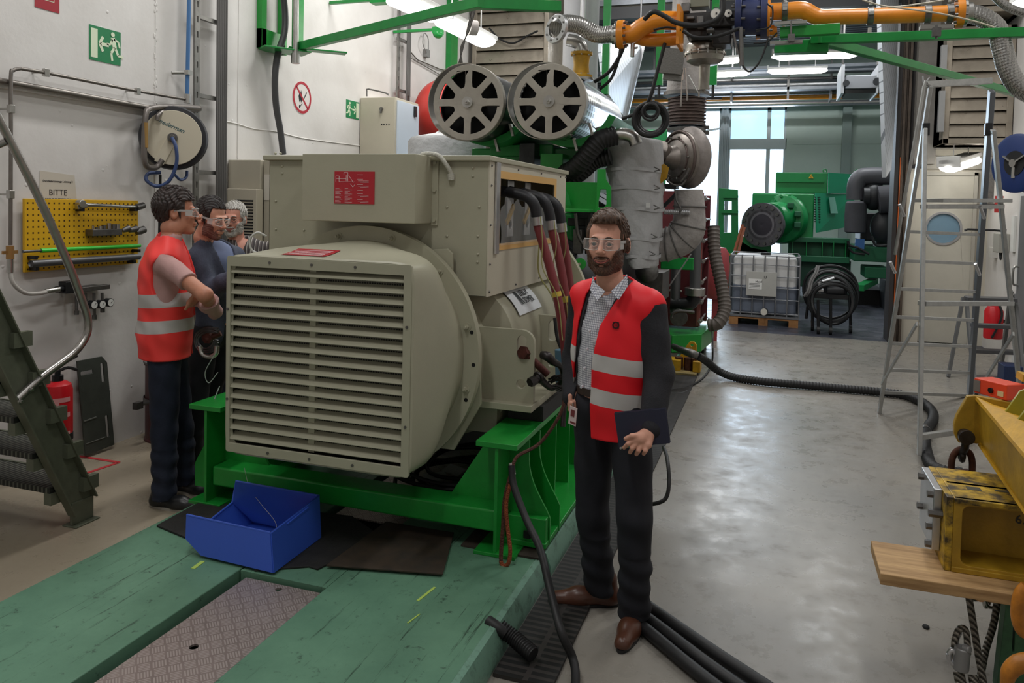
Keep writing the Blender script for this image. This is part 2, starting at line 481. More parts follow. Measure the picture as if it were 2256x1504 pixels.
window('window_2',-1.26,.26,.0,4.6,[-.20],3.62)
mb = MB().bar((-2.65,22.02,3.85),(-1.45,22.02,4.05),.04,.05); struct('trim_9',mb,WFR)
mb = MB().bx(-30,30,26,60,-.3,-.1); struct('ground_outside',mb,mat('pale_paving',(235,235,232),.8))  # near-white paving beyond the windows

# louvred silencers high on the partition
LOUV = mat('bronze_grey_aluminium',(168,158,144),.38,.6,var=(3,.22),rvar=(7,.25,.5))
def louvre(x0,x1,y,z0,z1,pitch,label,d=1.0):
    t = thing('louvred_silencer',label,'louvre vent',((x0+x1)/2,y,z0))
    mb = MB(); f = .07
    mb.bx(x0,x0+f,y,y+d,z0,z1); mb.bx(x1-f,x1,y,y+d,z0,z1); mb.bx(x0,x1,y,y+d,z0,z0+f); mb.bx(x0,x1,y,y+d,z1-f,z1)
    mb.bx(x0,x1,y+.22,y+d,z0,z1)
    part('casing',mb,LOUV,t,bevel=.006)
    n = int((z1-z0-2*f)/pitch)
    for i in range(n):
        z = z0+f+pitch*(i+.1)
        mb = MB()
        pr = [(0,0),(.008,0),(.05,pitch*.86),(.05,pitch*.92),(.03,pitch*.92),(-.012,pitch*.10),(-.012,0)]
        vs = [V((x0+f,y+.01+p[0],z+p[1])) for p in pr]+[V((x1-f,y+.01+p[0],z+p[1])) for p in pr]
        m = len(pr); mb.add(vs,[(i_,(i_+1) % m,m+(i_+1) % m,m+i_) for i_ in range(m)]+[tuple(reversed(range(m))),tuple(range(m,2*m))])
        part('blade',mb,LOUV,t)
    return t
louvre(2.02,2.79,11.2,2.72,4.2,.165,'brown-grey louvred vent box above the porthole door',.63)
louvre(2.05,2.79,10.9,4.3,5.6,.165,'louvred vent box at the top right corner, above the other vent box',.93)
louvre(-4.42,-3.22,11.0,2.9,5.9,.19,'large louvred vent panel at the end of the left wall behind the strip lamp',1.0)

# strip lamps
TUBE = mat('lamp_tube',(255,255,250),.5,emit=((255,252,244),9))
def strip_lamp(p0,p1,label,w_=.16,h_=.09,group=None,drop=0,strength=None):
    p0,p1 = V(p0),V(p1); t = thing('strip_lamp',label,'lamp',(p0+p1)/2,group)
    mb = MB().bar(p0+V((0,0,h_*.55)),p1+V((0,0,h_*.55)),w_*.8,h_*.4,up=Z_)
    mb.bar(p0+V((0,0,h_*.55)),p0+(p1-p0).normalized()*.03+V((0,0,h_*.55)),w_,h_,up=Z_)
    if drop:
        for q in (.2,.8):
            c = p0.lerp(p1,q); mb.cyl(c+V((0,0,h_*.5)),c+V((0,0,drop)),.008,n=6)
    part('housing',mb,WHITE,t,bevel=.006)
    x,y,d_ = basis(p1-p0,Z_)
    rings = []
    for q in np.linspace(0,1,11):
        c = p0.lerp(p1,q); e = min(1,(min(q,1-q)*12+.25)); rings.append([c+x*math.cos(a)*w_/2*e+y*(math.sin(a)*h_*.5*e) for a in np.linspace(0,2*math.pi,17)[:-1]])
    mb = MB().loft(rings); part('diffuser',mb,TUBE,t)
    return t
a = at(800,-30,X=-3.1); 
strip_lamp(at(868,-4,X=-3.35),at(965,40,X=-3.35),'glowing strip lamp over the left wall nearer the camera, cut by the top edge',.27,.12,drop=2.0)
strip_lamp(at(962,38,X=-3.33)+V((0,.1,0)),at(1078,98,X=-3.33),'glowing strip lamp crossed by the green wall arm, farther one',.27,.12,drop=2.0)
strip_lamp(at(2088,370,Y=11.2),at(2143,352,Y=11.9),'short glowing lamp above the porthole door',.28,.14,drop=.3)
strip_lamp(at(2230,8,Y=9.0),at(2300,8,Y=9.0),'glowing lamp head in the top right corner',.22,.14)
for (x0,y0,x1,y1,Y,lb) in ((1700,126,1890,121,14.6,'far hall strip lamp, the upper right one'),(1690,158,1823,155,18.2,'far hall strip lamp, the lower right one'),
        (1560,166,1652,161,18.2,'far hall strip lamp beside the metal disc, lower left one'),(1578,136,1630,132,16,'far hall strip lamp beside the metal disc, upper left one')):
    strip_lamp(at(x0,y0,Y=Y),at(x1,y1,Y=Y),lb,.2,.12,'far hall lamps',drop=6.2-at(x0,y0,Y=Y).z)

# plaster seams on the left wall
mb = MB().bx(-4.5,-4.496,4.742,4.748,0,6.1); mb.bx(-4.5,-4.494,5.70,5.708,0,6.1)
for i in range(60): mb.sphere(V((-4.499,4.745+random.uniform(-.012,.012),random.uniform(1.9,3.6))),(.004,random.uniform(.004,.012),random.uniform(.006,.02)),6,4)
struct('trim_10',mb,WALLM)
P = [at(x,y,X=-4.498) for x,y in ((478,264),(520,272),(560,284),(610,290),(660,303),(720,312),(800,322),(900,336))]
mb = MB().tube(P,.006,6,k=3); struct('trim_11',mb,WALLM)
# ================================================================ MACHINE BED
g = NG('worn_green_bed')
n1 = g.noise(1.6,8,.65); n2 = g.noise(16,8,.75)
vec = g.n('Mapping'); g.l(g.tc.outputs['Object'],vec.inputs[0]); vec.inputs['Scale'].default_value = (26,1.1,1)
n3 = g.noise(1.2,6,.8,vec.outputs[0])
c = g.mix(g.ramp(n1,.35,.66),(84,124,102),(104,146,120))
c = g.mix(g.ramp(n2,.58,.68),c,(50,72,60))
c = g.mix(g.ramp(n3,.60,.66),c,(48,72,58))
g.l(c,g.b.inputs['Base Color']); g.b.inputs['Roughness'].default_value = .5; g.bump(n2,.2,.004)
BEDM = g.m
g = NG('bed_side')
n2 = g.noise(14,8,.75)
g.l(g.mix(g.ramp(n2,.5,.68),(112,150,132),(70,96,82)),g.b.inputs['Base Color']); g.b.inputs['Roughness'].default_value = .38
BEDS = g.m
BX0,BX1,BT = -2.97,-.985,.12
bed = thing('machine_bed','long worn green steel machine bed on the floor carrying the generator','machine bed',(-2,6,0))
mb = MB().bx(BX0,-2.245,.6,10.9,0,BT); part('slab',mb,BEDM,bed,bevel=.006)
mb = MB().bx(-1.79,BX1-.03,.6,10.9,0,BT); part('slab',mb,BEDM,bed,bevel=.006)
mb = MB().bx(-2.235,-1.79,2.88,3.34,0,BT-.001); part('cross_slab',mb,BEDM,bed)
mb = MB().bx(-2.235,-1.79,.6,10.9,0,.05); part('channel',mb,DARK,bed)
# bevelled edge rail on the right, with its notch
mb = MB()
for y0,y1 in ((.6,3.52),(3.56,10.9)):
    pr = [(BX1-.03,0),(BX1+.02,0),(BX1+.02,.055),(BX1-.005,.118),(BX1-.03,.122)]
    m = len(pr); vs = [V((p[0],y0,p[1])) for p in pr]+[V((p[0],y1,p[1])) for p in pr]
    mb.add(vs,[(i,m+i,m+(i+1) % m,(i+1) % m) for i in range(m)]+[tuple(range(m)),tuple(reversed(range(m,2*m)))])
part('edge_rail',mb,BEDS,bed)
CHALK = mat('yellow_chalk',(176,204,96),.8)
for (a,b_,w_) in (((920,1323),(958,1293),.012),((898,1372),(925,1352),.006),((425,1252),(447,1236),.02)):
    p,q = at(*a,Z=BT+.0015),at(*b_,Z=BT+.0015); mb = MB().bar(p,q,w_,.002,up=Z_); part('chalk_mark',mb,CHALK,bed)
# tread plate with lens pattern
g = NG('tread_plate')
m_ = g.n('Mapping'); g.l(g.tc.outputs['Object'],m_.inputs[0]); m_.inputs['Rotation'].default_value = (0,0,math.radians(45)); m_.inputs['Scale'].default_value = (20,20,20)
s_ = g.n('SeparateXYZ'); g.l(m_.outputs[0],s_.inputs[0])
fx = g.math('FRACT',s_.outputs[0]); fy = g.math('FRACT',s_.outputs[1])
cx = g.math('FLOOR',s_.outputs[0]); cyy = g.math('FLOOR',s_.outputs[1])
par = g.math('MODULO',g.math('ABSOLUTE',g.math('ADD',cx,cyy)),2.0)
u5a = g.math('FRACT',g.math('MULTIPLY',fx,5.0)); u5b = g.math('FRACT',g.math('MULTIPLY',fy,5.0))
def bars(long_,short5):
    inb = g.math('LESS_THAN',g.math('ABSOLUTE',g.math('SUBTRACT',long_,.5)),.38)
    return g.math('MULTIPLY',inb,g.math('LESS_THAN',g.math('ABSOLUTE',g.math('SUBTRACT',short5,.5)),.28))
hh = g.math('ADD',g.math('MULTIPLY',par,bars(fx,u5b)),g.math('MULTIPLY',g.math('SUBTRACT',1.0,par),bars(fy,u5a)))
nn = g.noise(5,6)
g.l(g.mix(hh,g.mix(g.ramp(nn,.3,.7),(140,126,122),(164,150,146)),(186,174,170)),g.b.inputs['Base Color'])
g.b.inputs['Metallic'].default_value = .55; g.b.inputs['Roughness'].default_value = .42
g.bump(hh,.9,.006)
TREAD = g.m
mb = MB()
h1,h2 = at(427,1426,Z=.1),at(614,1299,Z=.1)
mb.plate([(-2.19,1.2),(-1.795,1.2),(-1.795,2.86),(-2.19,2.86)],(0,0,.095),X_,Y_,.008,
         [circ(h1.x,h1.y,.018,16),circ(h2.x,h2.y,.015,16)])
single('tread_plate',mb,TREAD,'bare metal tread plate with two holes let into the green bed','metal plate')
mb = MB().bx(-2.2,-1.8,3.62,5.0,.096,.104)
single('tread_plate',mb,TREAD,'bare metal plate lying under the generator behind the green tie beam','metal plate')

# rubber mats
g = NG('brown_rubber_mat'); n = g.noise(9,7,.7); g.l(g.mix(g.ramp(n,.4,.65),(58,46,34),(42,36,30)),g.b.inputs['Base Color']); g.b.inputs['Roughness'].default_value = .75
sx = g.sep(); g.bump(g.math('SINE',g.math('MULTIPLY',sx[0],60.0)),.25,.003); MATB = g.m
MATK = mat('black_rubber_mat',(34,33,32),.75,var=(8,.35),bump=(60,.15))
def mat_poly(pts,z,t,m_,label):
    P = [at(x,y,Z=z+t) for x,y in pts]; mb = MB().plate([(p.x,p.y) for p in P],(0,0,z),X_,Y_,t)
    return single('rubber_mat',mb,m_,label,'mat',bevel=.002)
mat_poly([(345,1156),(408,1182),(520,1170),(490,1080),(430,1110)],BT+.001,.010,MATK,'black rubber mat sticking out left of the blue bin')
mat_poly([(560,1255),(680,1246),(700,1252),(842,1182),(776,1136),(640,1120)],BT+.001,.008,MATK,'black rubber mat between the blue bin and the green tie beam')
mat_poly([(718,1244),(976,1263),(1000,1172),(850,1148)],BT+.011,.008,MATB,'brown ribbed rubber mat in front of the green tie beam')
mb = MB().bx(-1.40,-1.0,3.47,9.4,BT+.001,BT+.010)
single('rubber_mat',mb,mat('dark_strip',(58,48,40),.8,var=(8,.3)),'long dark strip mat under the right green pedestal on the bed','mat')
# plastic bin ------------------------------------------------------------
BLUE = mat('blue_plastic',(52,88,190),.42,var=(3,.05))
t = thing('storage_bin','blue plastic open-front storage bin on the green bed','bin',(-2.35,3.1,BT))
z0 = BT+.012
FL_,FR_,BR_ = at(444,1223,Z=z0),at(602,1261,Z=z0),at(706,1183,Z=z0); BL_ = FL_+BR_-FR_
FRt,FLt,FLm = at(596,1174,Z=z0+.158),at(412,1134,Z=z0+.15),at(410,1186,Z=z0+.065)
BRt,BLt = at(702,1092,Z=z0+.215),at(520,1060,Z=z0+.225); LN1,LN2 = at(512,1107,Z=z0+.13),at(463,1146,Z=z0+.125)
def bp(x,y,z):
    p = FL_.lerp(FR_,x); q = BL_.lerp(BR_,x); r_ = p.lerp(q,y); return V((r_.x,r_.y,z))
def wallp(mb,P,t_=.005):
    P = [V(p) for p in P]; n_ = (P[1]-P[0]).cross(P[2]-P[0]).normalized(); m = len(P)
    return mb.add(P+[p+n_*t_ for p in P],[tuple(reversed(range(m))),tuple(range(m,2*m))]+[(i,(i+1) % m,m+(i+1) % m,m+i) for i in range(m)])
mb = MB(); wallp(mb,[FL_,FR_,FRt,FLt,FLm]); wallp(mb,[FR_,BR_,BRt,FRt]); wallp(mb,[BL_,BR_,BRt,BLt,LN1]); wallp(mb,[FL_,BL_,LN1,LN2]); wallp(mb,[FL_,FR_,BR_,BL_])
part('tub',mb,BLUE,t)
mb = MB().tube([FLt,FRt,BRt,BLt,LN1,LN2],.0065,8,k=1); part('rim',mb,BLUE,t)
mb = MB().bar(FRt.lerp(BRt,.3)+V((.008,-.004,-.012)),FRt.lerp(BRt,.75)+V((.008,-.004,-.012)),.010,.008); part('label_slot',mb,BLUE,t)
mb = MB().box((bp(.62,.35,z0+.03)),(.24,.12,.012),Matrix.Rotation(-.2,3,'Z')); single('plastic_sleeve',mb,RED,'red flat part lying inside the blue bin','part')
for (x,y,lb) in ((.50,.62,'small shiny fitting inside the blue bin, left one'),(.9,.66,'small shiny fitting inside the blue bin, by the right wall')):
    mb = MB(); p = bp(x,y,z0+.02); mb.cyl(p-V((.02,0,.004)),p+V((.015,.01,.014)),.014,n=14); mb.cyl(p+V((.015,.01,.014)),p+V((.03,.014,.02)),.009,n=10)
    single('pipe_fitting',mb,STEEL,lb,'fitting','fittings in the blue bin')
mb = MB().tube([at(538,1030,Y=3.34),at(550,1075,Y=3.3),at(575,1110,Y=3.22),bp(.62,.6,z0+.10),bp(.6,.5,z0+.04)],.0012,5)
single('thin_wire',mb,mat('pale_wire',(170,172,165),.5),'thin pale wire hanging down into the blue bin','wire')

# ================================================================ GREEN GENERATOR STAND
st = thing('generator_stand','bright green welded steel stand with two I-beam pedestals under the generator','stand',(-2.05,4.4,BT))
FT = .645
def pedestal(cx,sgn,y0=3.42,y1=5.25):
    mb = MB().bx(cx-.105,cx+.105,y0,y1,FT,FT+.028); part('top_flange',mb,GREEN,st,bevel=.004)
    mb = MB().bx(cx-.008,cx+.008,y0+.01,y1,BT+.018,FT); part('web',mb,GREEN,st)
    mb = MB().bx(cx-.105,cx+.105,y0,y1,BT,BT+.018,0)
    o = part('foot_flange',mb,GREEN,st,bevel=.003)
    # outer stiffeners with the curved outer edge
    for i,y in enumerate((3.62,3.80,4.12,4.42,4.75,5.0,5.2)):
        mb = MB()
        if i < 2 or i in (5,6):
            pts = [(0,BT+.018),(.215,BT+.018),(.215,BT+.15),(.195,BT+.19)]
            for k in range(7):
                a = k/6; pts.append((.195-.095*math.sin(a*math.pi/2),BT+.19+.24*a))
            pts += [(.10,FT),(0,FT)]
        else:
            pts = [(0,BT+.018),(.10,BT+.018),(.10,FT),(0,FT)]
        mb.plate([(cx+sgn*(.008+p[0]),p[1]) for p in pts],(0,y,0),X_,Z_,.012)
        part('stiffener',mb,GREEN,st)
    # inner gusset at the front
    mb = MB().plate([(cx-sgn*.008,BT+.1),(cx-sgn*.30,BT+.1),(cx-sgn*.30,BT+.205),(cx-sgn*.095,FT),(cx-sgn*.008,FT)],(0,3.60,0),X_,Z_,.014)
    part('gusset',mb,GREEN,st)
pedestal(-1.21,1); pedestal(-2.90,-1)
mb = MB().bx(-1.21,-.99,3.55,5.25,BT+.018,BT+.045)
mb.bx(-1.19,-.995,3.56,3.63,BT+.02,BT+.16)
part('side_ledge',mb,GREEN,st,bevel=.004)
mb = MB().bx(-2.88,-1.22,3.46,3.62,.222,.33); part('tie_beam',mb,GREEN,st,bevel=.012)
mb = MB().bx(-2.88,-1.22,5.05,5.2,.222,.33); part('tie_beam',mb,GREEN,st,bevel=.012)
mb = MB().bx(-1.10,-1.065,3.535,3.548,.185,.22); part('slot',mb,DARK,st)

# ================================================================ GENERATOR
GX,GZ = -2.0,1.04
gen = thing('generator','large beige generator with a square louvred air intake and top terminal box','generator',(GX,4.4,.6))
# main barrel
def sup(cx,cz,a,b,y,ex,n=64,off=0):
    out = []
    for i in range(n):
        t = 2*math.pi*(i+.5)/n; c,s = math.cos(t),math.sin(t)
        out.append(V((cx+a*math.copysign(abs(c)**(2/ex),c),y,cz+b*math.copysign(abs(s)**(2/ex),s))))
    return out
mb = MB().loft([sup(GX,.98,.58,.42,3.64,2.4),sup(GX,.98,.60,.43,3.80,2.4),sup(GX,.98,.735,.47,3.84,2.7),sup(GX,.98,.74,.47,5.36,2.7)]); part('barrel',mb,BEIGE,gen)
# end plate with ears behind the ring
mb = MB(); pts = [(-2.57,1.0),(-2.57,1.50),(-2.53,1.545)] + [(-2.3,1.56),(-1.70,1.56)] + [(-1.56,1.575),(-1.53,1.55),(-1.53,1.38),(-1.38,1.15),(-1.36,.8),(-1.5,.55),(-2.5,.55)]
mb.plate(pts,(0,3.62,0),X_,Z_,.02); part('end_plate',mb,BEIGE,gen,bevel=.003)
# flange ring with bolts
mb = MB().lathe([(.53,0),(.635,0),(.645,.01),(.645,.055),(.53,.055)],(GX,3.60,GZ-.005),-Y_,72,closed=True)
ring = part('flange_ring',mb,BEIGE,gen)
for k in range(12):
    a = math.radians(15+30*k); p = V((GX+.60*math.cos(a),3.545,GZ+.60*math.sin(a)))
    mb = MB().cyl(p,p-Y_*.004,.021,n=16); mb.cyl(p-Y_*.004,p-Y_*.022,.012,n=6); mb.cyl(p-Y_*.022,p-Y_*.034,.006,n=8); part('bolt',mb,BEIGE,ring)
for a in (-3,-20,12):
    a = math.radians(a); p = V((GX+.618*math.cos(a),3.548,GZ+.618*math.sin(a))); mb = MB().cyl(p+Y_*.02,p-Y_*.0045,.010,n=12); part('hole',mb,DARK,ring)
# cowl: square to round loft
fx,fz,hx,hz = -2.005,1.048,.505,.489
rings = []
for i in range(15):
    q = i/14; y = 3.115+(3.56-3.115)*q
    e = q*q*(3-2*q); ex = 14*(1-e)**1.6+2.05
    aa = hx+(.565-hx)*e**1.2; bb = hz+(.565-hz)*e**1.2
    r1 = sup(fx+(GX-fx)*e,fz+(GZ-fz)*e,aa,bb,y,ex,96); rings.append(r1)
cw = MB()
r0 = [V((p.x,p.y,p.z)) for p in rings[0]]
cw.loft([[V((fx+(p.x-fx)*.93,3.118,fz+(p.z-fz)*.93)) for p in r0],[V((fx+(p.x-fx)*.985,3.100,fz+(p.z-fz)*.985)) for p in r0],[V((p.x,3.108,p.z)) for p in r0]]+rings,caps=False)
cowl = part('intake_cowl',cw,BEIGE,gen)
# front grille frame
gx0,gx1,gz0,gz1 = fx-.475,fx+.455,fz-.435,fz+.43
mb = MB().plate(rrect(fx-.495,fx+.495,fz-.479,fz+.479,.012,3),(0,3.112,0),X_,Z_,.014,[[(gx0,gz0),(gx1,gz0),(gx1,gz1),(gx0,gz1)]])
grille = part('grille_frame',mb,BEIGE,gen,bevel=.002)
for (x,z) in [(fx-.25,fz+.456),(fx-.02,fz+.456),(fx+.21,fz+.456),(fx-.25,fz-.458),(fx-.02,fz-.458),(fx+.21,fz-.458),(fx+.475,fz+.2),(fx+.475,fz-.25),(fx-.487,fz+.22),(fx-.487,fz-.22)]:
    mb = MB().cyl((x,3.100,z),(x,3.094,z),.0065,n=12); part('screw',mb,DSTEEL,grille)
NL = 17; pitch = (gz1-gz0)/NL
for i in range(NL):
    zt = gz1-pitch*i
    mb = MB()
    pr = [(.002,zt-pitch*.02),(.030,zt-.001),(.034,zt-.006),(.004,zt-pitch*.36),(-.002,zt-pitch*.40),(-.004,zt-pitch*.62),(.003,zt-pitch*.64),(.004,zt-pitch*.60),(.006,zt-pitch*.42)]
    # sloped blade: back edge high, front edge low with a lip
    pr = [(.034,zt),(.038,zt-.003),(.004,zt-pitch*.58),(-.003,zt-pitch*.66),(-.004,zt-pitch*.60),(-.001,zt-pitch*.50),(.0,zt-pitch*.44)]
    m = len(pr); vs = [V((gx0+.001,3.106+p[0],p[1])) for p in pr]+[V((gx1-.001,3.106+p[0],p[1])) for p in pr]
    mb.add(vs,[(j,m+j,m+(j+1) % m,(j+1) % m) for j in range(m)]+[tuple(range(m)),tuple(reversed(range(m,2*m)))])
    part('louvre_blade',mb,BEIGE,grille)
mb = MB().bx(fx-.045,fx-.012,3.125,3.150,gz0,gz1); part('mullion',mb,BEIGE,grille)
# wire mesh behind the blades
g = NG('wire_mesh'); s_ = g.sep()
def gr(o,k): return g.math('LESS_THAN',g.math('FRACT',g.math('MULTIPLY',o,k)),.30)
mm = g.math('MAXIMUM',gr(s_[0],78),gr(s_[2],78))
g.l(g.mix(mm,(8,8,8),(120,116,104)),g.b.inputs['Base Color']); g.b.inputs['Roughness'].default_value = .6
mb = MB().bx(gx0,gx1,3.152,3.160,gz0,gz1); part('mesh_screen',mb,g.m,grille)
# red label on the cowl top
mb = MB()
q = [at(672,562,Y=3.25),at(735,562,Y=3.25),at(768,551,Y=3.33),at(690,549,Y=3.33)]
REDL = mat('red_label',(178,34,46),.4); WTX = mat('white_print',(235,225,225),.5)
a = V((-2.28,3.20,0)); 
def cowl_z(x,y):
    qq = (y-3.115)/(3.56-3.115); e = qq*qq*(3-2*qq); ex = 14*(1-e)**1.6+2.05; aa = hx+(.565-hx)*e**1.2; bb = hz+(.565-hz)*e**1.2
    cx_,cz_ = fx+(GX-fx)*e,fz+(GZ-fz)*e; u_ = min(.999,abs((x-cx_)/aa)); return cz_+bb*(1-u_**ex)**(1/ex)
vs = []; nx,ny = 8,5
for j in range(ny+1):
    for i in range(nx+1):
        x = -2.24+.24*i/nx; y = 3.16+.15*j/ny; vs.append(V((x,y,cowl_z(x,y)+.003)))
fs = [(j*(nx+1)+i,j*(nx+1)+i+1,(j+1)*(nx+1)+i+1,(j+1)*(nx+1)+i) for j in range(ny) for i in range(nx)]
mb.add(vs,fs); lab = part('warning_label',mb,REDL,gen)
mb = MB()
for j in range(5):
    y = 3.18+.024*j; pts = [V((-2.22+.2*i/8,y,cowl_z(-2.22+.2*i/8,y)+.005)) for i in range(9)]; mb.tube(pts,.0012,4,k=1)
part('print',mb,WTX,lab)

# terminal housing -------------------------------------------------------
HX0,HX1,HY0,HY1,HZ0,HZ1 = -2.665,-1.365,3.65,5.15,1.335,2.02
mb = MB()
mb.bx(HX0,HX1,HY0,HY0+.006,HZ0,HZ1); mb.bx(HX0,HX0+.006,HY0,HY1,HZ0,HZ1); mb.bx(HX0,HX1,HY1-.006,HY1,HZ0,HZ1); mb.bx(HX0,HX1,HY0,HY1,HZ0,HZ0+.006)
hs = part('terminal_housing',mb,BEIGE,gen,bevel=.002)
mb = MB().bx(HX0-.025,HX1+.02,HY0-.03,HY1+.03,HZ1,HZ1+.028); part('lid',mb,BEIGE,gen,bevel=.006)
wy0,wy1,wz0,wz1 = 3.80,4.86,1.60,1.945
mb = MB().plate([(HY0,HZ0),(HY1,HZ0),(HY1,HZ1),(HY0,HZ1)],(HX1,0,0),Y_,Z_,.008,[[(wy0,wz0),(wy1,wz0),(wy1,wz1),(wy0,wz1)]])
part('side_cover',mb,mat('side_cover_paint',(196,190,172),.4),gen,bevel=.0015)
ORS = mat('amber_gasket',(214,170,104),.5)
mb = MB(); x = HX1+.009
mb.plate([(wy0-.02,wz0-.035),(wy1+.04,wz0-.035),(wy1+.04,wz1+.035),(wy0-.02,wz1+.035)],(x,0,0),Y_,Z_,.003,[[(wy0+.005,wz0),(wy1-.01,wz0),(wy1-.01,wz1-.005),(wy0+.005,wz1-.005)]])
part('gasket',mb,ORS,gen)
mb = MB().bx(x,x+.012,wy0-.075,wy0-.02,wz0-.05,wz1+.075); part('clamp_strip',mb,ALU,gen,bevel=.002)
mb = MB().bx(HX1-.5,HX1-.49,HY0+.01,HY1-.01,HZ0+.01,HZ1-.01); mb.bx(HX1-.5,HX1,wy0-.1,wy0-.09,HZ0+.01,HZ1-.01); part('inner_wall',mb,mat('inner_grey',(70,68,64),.6),gen)
for y in (3.98,4.27,4.60):
    mb = MB().plate([(y-.055,1.62),(y+.055,1.62),(y+.055,1.945),(y-.055,1.945)],(HX1-.10,0,0),Y_,Z_,.012,[circ(y,1.69,.028,16)]); part('busbar',mb,ALU,gen,bevel=.002)
for y in (3.84,4.12,4.44):
    mb = MB().bar((HX1-.06,y,1.70),(HX1-.06,y+.12,1.80),.012,.03); part('copper_link',mb,mat('brass_link',(196,160,84),.4,.6),gen)
CLEAR = mat('clear_plastic',(230,232,232),.08,alpha=.22)
mb = MB()
vs = []; 
for j in range(9):
    for i in range(33):
        y = wy0+.01+(wy1-wy0-.03)*i/32; z = wz0-.01+.20*j/8; vs.append(V((HX1+.016+.008*math.sin(i*1.7+j*.8)*(.4+.6*j/8),y,z+(.06*math.sin(i*.55)**2 if j == 8 else 0))))
mb.add(vs,[(j*33+i,j*33+i+1,(j+1)*33+i+1,(j+1)*33+i) for j in range(8) for i in range(32)])
part('plastic_cover',mb,CLEAR,gen)
def rivets(parent,pts,d,r=.009,m_=BEIGE,name='rivet',h=.006):
    for p in pts:
        mb = MB().sphere(p,(r,r,r),10,6); part(name,mb,m_,parent)
rivets(gen,[(HX1+.01,y,z) for y in (3.675,4.1,4.55,5.0,5.13) for z in (1.36,2.0)]+[(HX1+.01,3.675,z) for z in (1.5,1.7,1.9)],X_,.006,DSTEEL,'screw')
rivets(gen,[at(x_,y_,Y=HY0) for x_,y_ in ((622,366),(622,382),(608,443),(608,505),(670,507),(1057,352),(1042,370),(1042,388),(985,456),(1056,456),(985,520),(1053,520),(1053,560),(1052,577),(1070,352),(607,338),(618,338))],-Y_,.0075)
# front auxiliary box
mb = MB().bx(-2.312,-1.668,3.44,HY0,1.700,2.043); aux = part('exciter_box',mb,BEIGE,gen,bevel=.004)
mb = MB().bx(-1.672,-1.635,HY0-.012,HY0,1.69,2.03); part('mount_flange',mb,BEIGE,gen,bevel=.002)
for z in (1.715,1.87,2.01):
    mb = MB().cyl((-1.652,HY0-.012,z),(-1.652,HY0-.022,z),.010,n=6); part('bolt',mb,BEIGE,gen)
mb = MB(); q0,q1 = at(737,448,Y=3.44),at(826,378,Y=3.44); mb.bx(q0.x,q1.x,3.436,3.44,q0.z,q1.z); lab = part('data_label',mb,REDL,gen)
mb = MB(); W_,H_ = q1.x-q0.x,q1.z-q0.z
def lp(u_,v_): return V((q0.x+W_*u_,3.4355,q0.z+H_*v_))
def seg(a,b_,r=.0009): mb.bar(lp(*a),lp(*b_),.0018,.0012)
for (u0,v0,u1,v1) in ((.04,.68,.04,.86),(.04,.86,.12,.86),(.12,.86,.12,.68),(.12,.68,.52,.68),(.05,.77,.3,.77),(.24,.88,.24,.97),(.24,.97,.34,.97),(.34,.97,.34,.7),(.3,.88,.3,.7),(.36,.88,.48,.66),(.4,.62,.47,.52),(.47,.52,.52,.6)): seg((u0,v0),(u1,v1))
for i in range(11):
    v = .47-.042*i; seg((.03,v),(.03+.10+.04*((i*7) % 3),v)); seg((.27,v),(.27+.08+.05*((i*5) % 3),v))
for (v,txt) in ((.9,0),(.76,1),(.6,1),(.42,0),(.32,1),(.14,1)):
    seg((.58,v),(.58+.14,v),.002)
    if txt:
        seg((.60,v-.05),(.86,v-.05)); seg((.66,v-.09),(.86,v-.09))
part('print',mb,WTX,lab)
# conduit from auxiliary box
mb = MB().tube([(-1.72,3.60,2.035),(-1.69,3.585,2.052),(-1.62,3.60,2.045),(-1.575,3.62,1.99),(-1.562,3.64,1.95)],.012,10); mb.cyl((-1.562,3.635,1.955),(-1.562,3.64,1.925),.018,n=12)
part('conduit',mb,mat('pale_braid',(200,198,186),.5,bump=(200,.4)),gen)

# lifting lugs and feet
slot = lambda cx,cz: [(cx+.026*math.cos(a),cz+(.035 if math.sin(a) > 0 else -.035)+.026*math.sin(a)) for a in np.linspace(0,2*math.pi,21)[:-1]]
def rounded_lug(sgn,y,z1,t=.028):
    x0,x1 = GX+sgn*.55,GX+sgn*.868; r = .07; pts = []
    pts += [(x0,.79),(x1,.79),(x1,z1-r)]
    for k in range(1,7):
        a = math.pi/2*k/6; pts.append((x1-sgn*(r-r*math.cos(a)),z1-r+r*math.sin(a)))
    pts += [(x0,z1)]
    cxs = GX+sgn*.80; mb = MB().plate(pts,(0,y,0),X_,Z_,t,[slot(cxs,z1-.09),circ(cxs,.885,.026,18)]); part('lifting_lug',mb,BEIGE,gen,bevel=.003)
for sgn in (1,-1):
    rounded_lug(sgn,3.78,1.165); rounded_lug(sgn,4.36,1.165)
    mb = MB().bx(GX+sgn*.55,GX+sgn*.875,3.70,4.55,.755,.79); part('foot_plate',mb,BEIGE,gen,bevel=.003)
    mb = MB().bx(GX+sgn*.5,GX+sgn*.66,3.79,4.38,.60,1.15); part('foot_box',mb,BEIGE,gen,bevel=.003)
    mb = MB().bx(GX+sgn*.70,GX+sgn*.895,3.85,4.5,FT+.028,.755); part('rubber_mount',mb,BLACK,gen,bevel=.003)
# rear end shield seen between the cables and the man
mb = MB().lathe([(.55,0),(.80,0),(.80,.06),(.55,.06)],(GX,5.4,.98),-Y_,56,closed=True); part('rear_flange',mb,BEIGE,gen)
mb = MB().loft([sup(GX,.98,.72,.62,5.38,2.2),sup(GX,1.0,.66,.58,5.95,2.1)]); part('rear_shield',mb,BEIGE,gen)
p = at(1279,581,Y=5.75); mb = MB().cyl(p,p-Y_*.02,.045,n=20); mb.cyl(p-Y_*.02,p-Y_*.04,.012,n=6,mi=1); part('green_plug',mb,[GREEN,STEEL],gen,'green round plug')
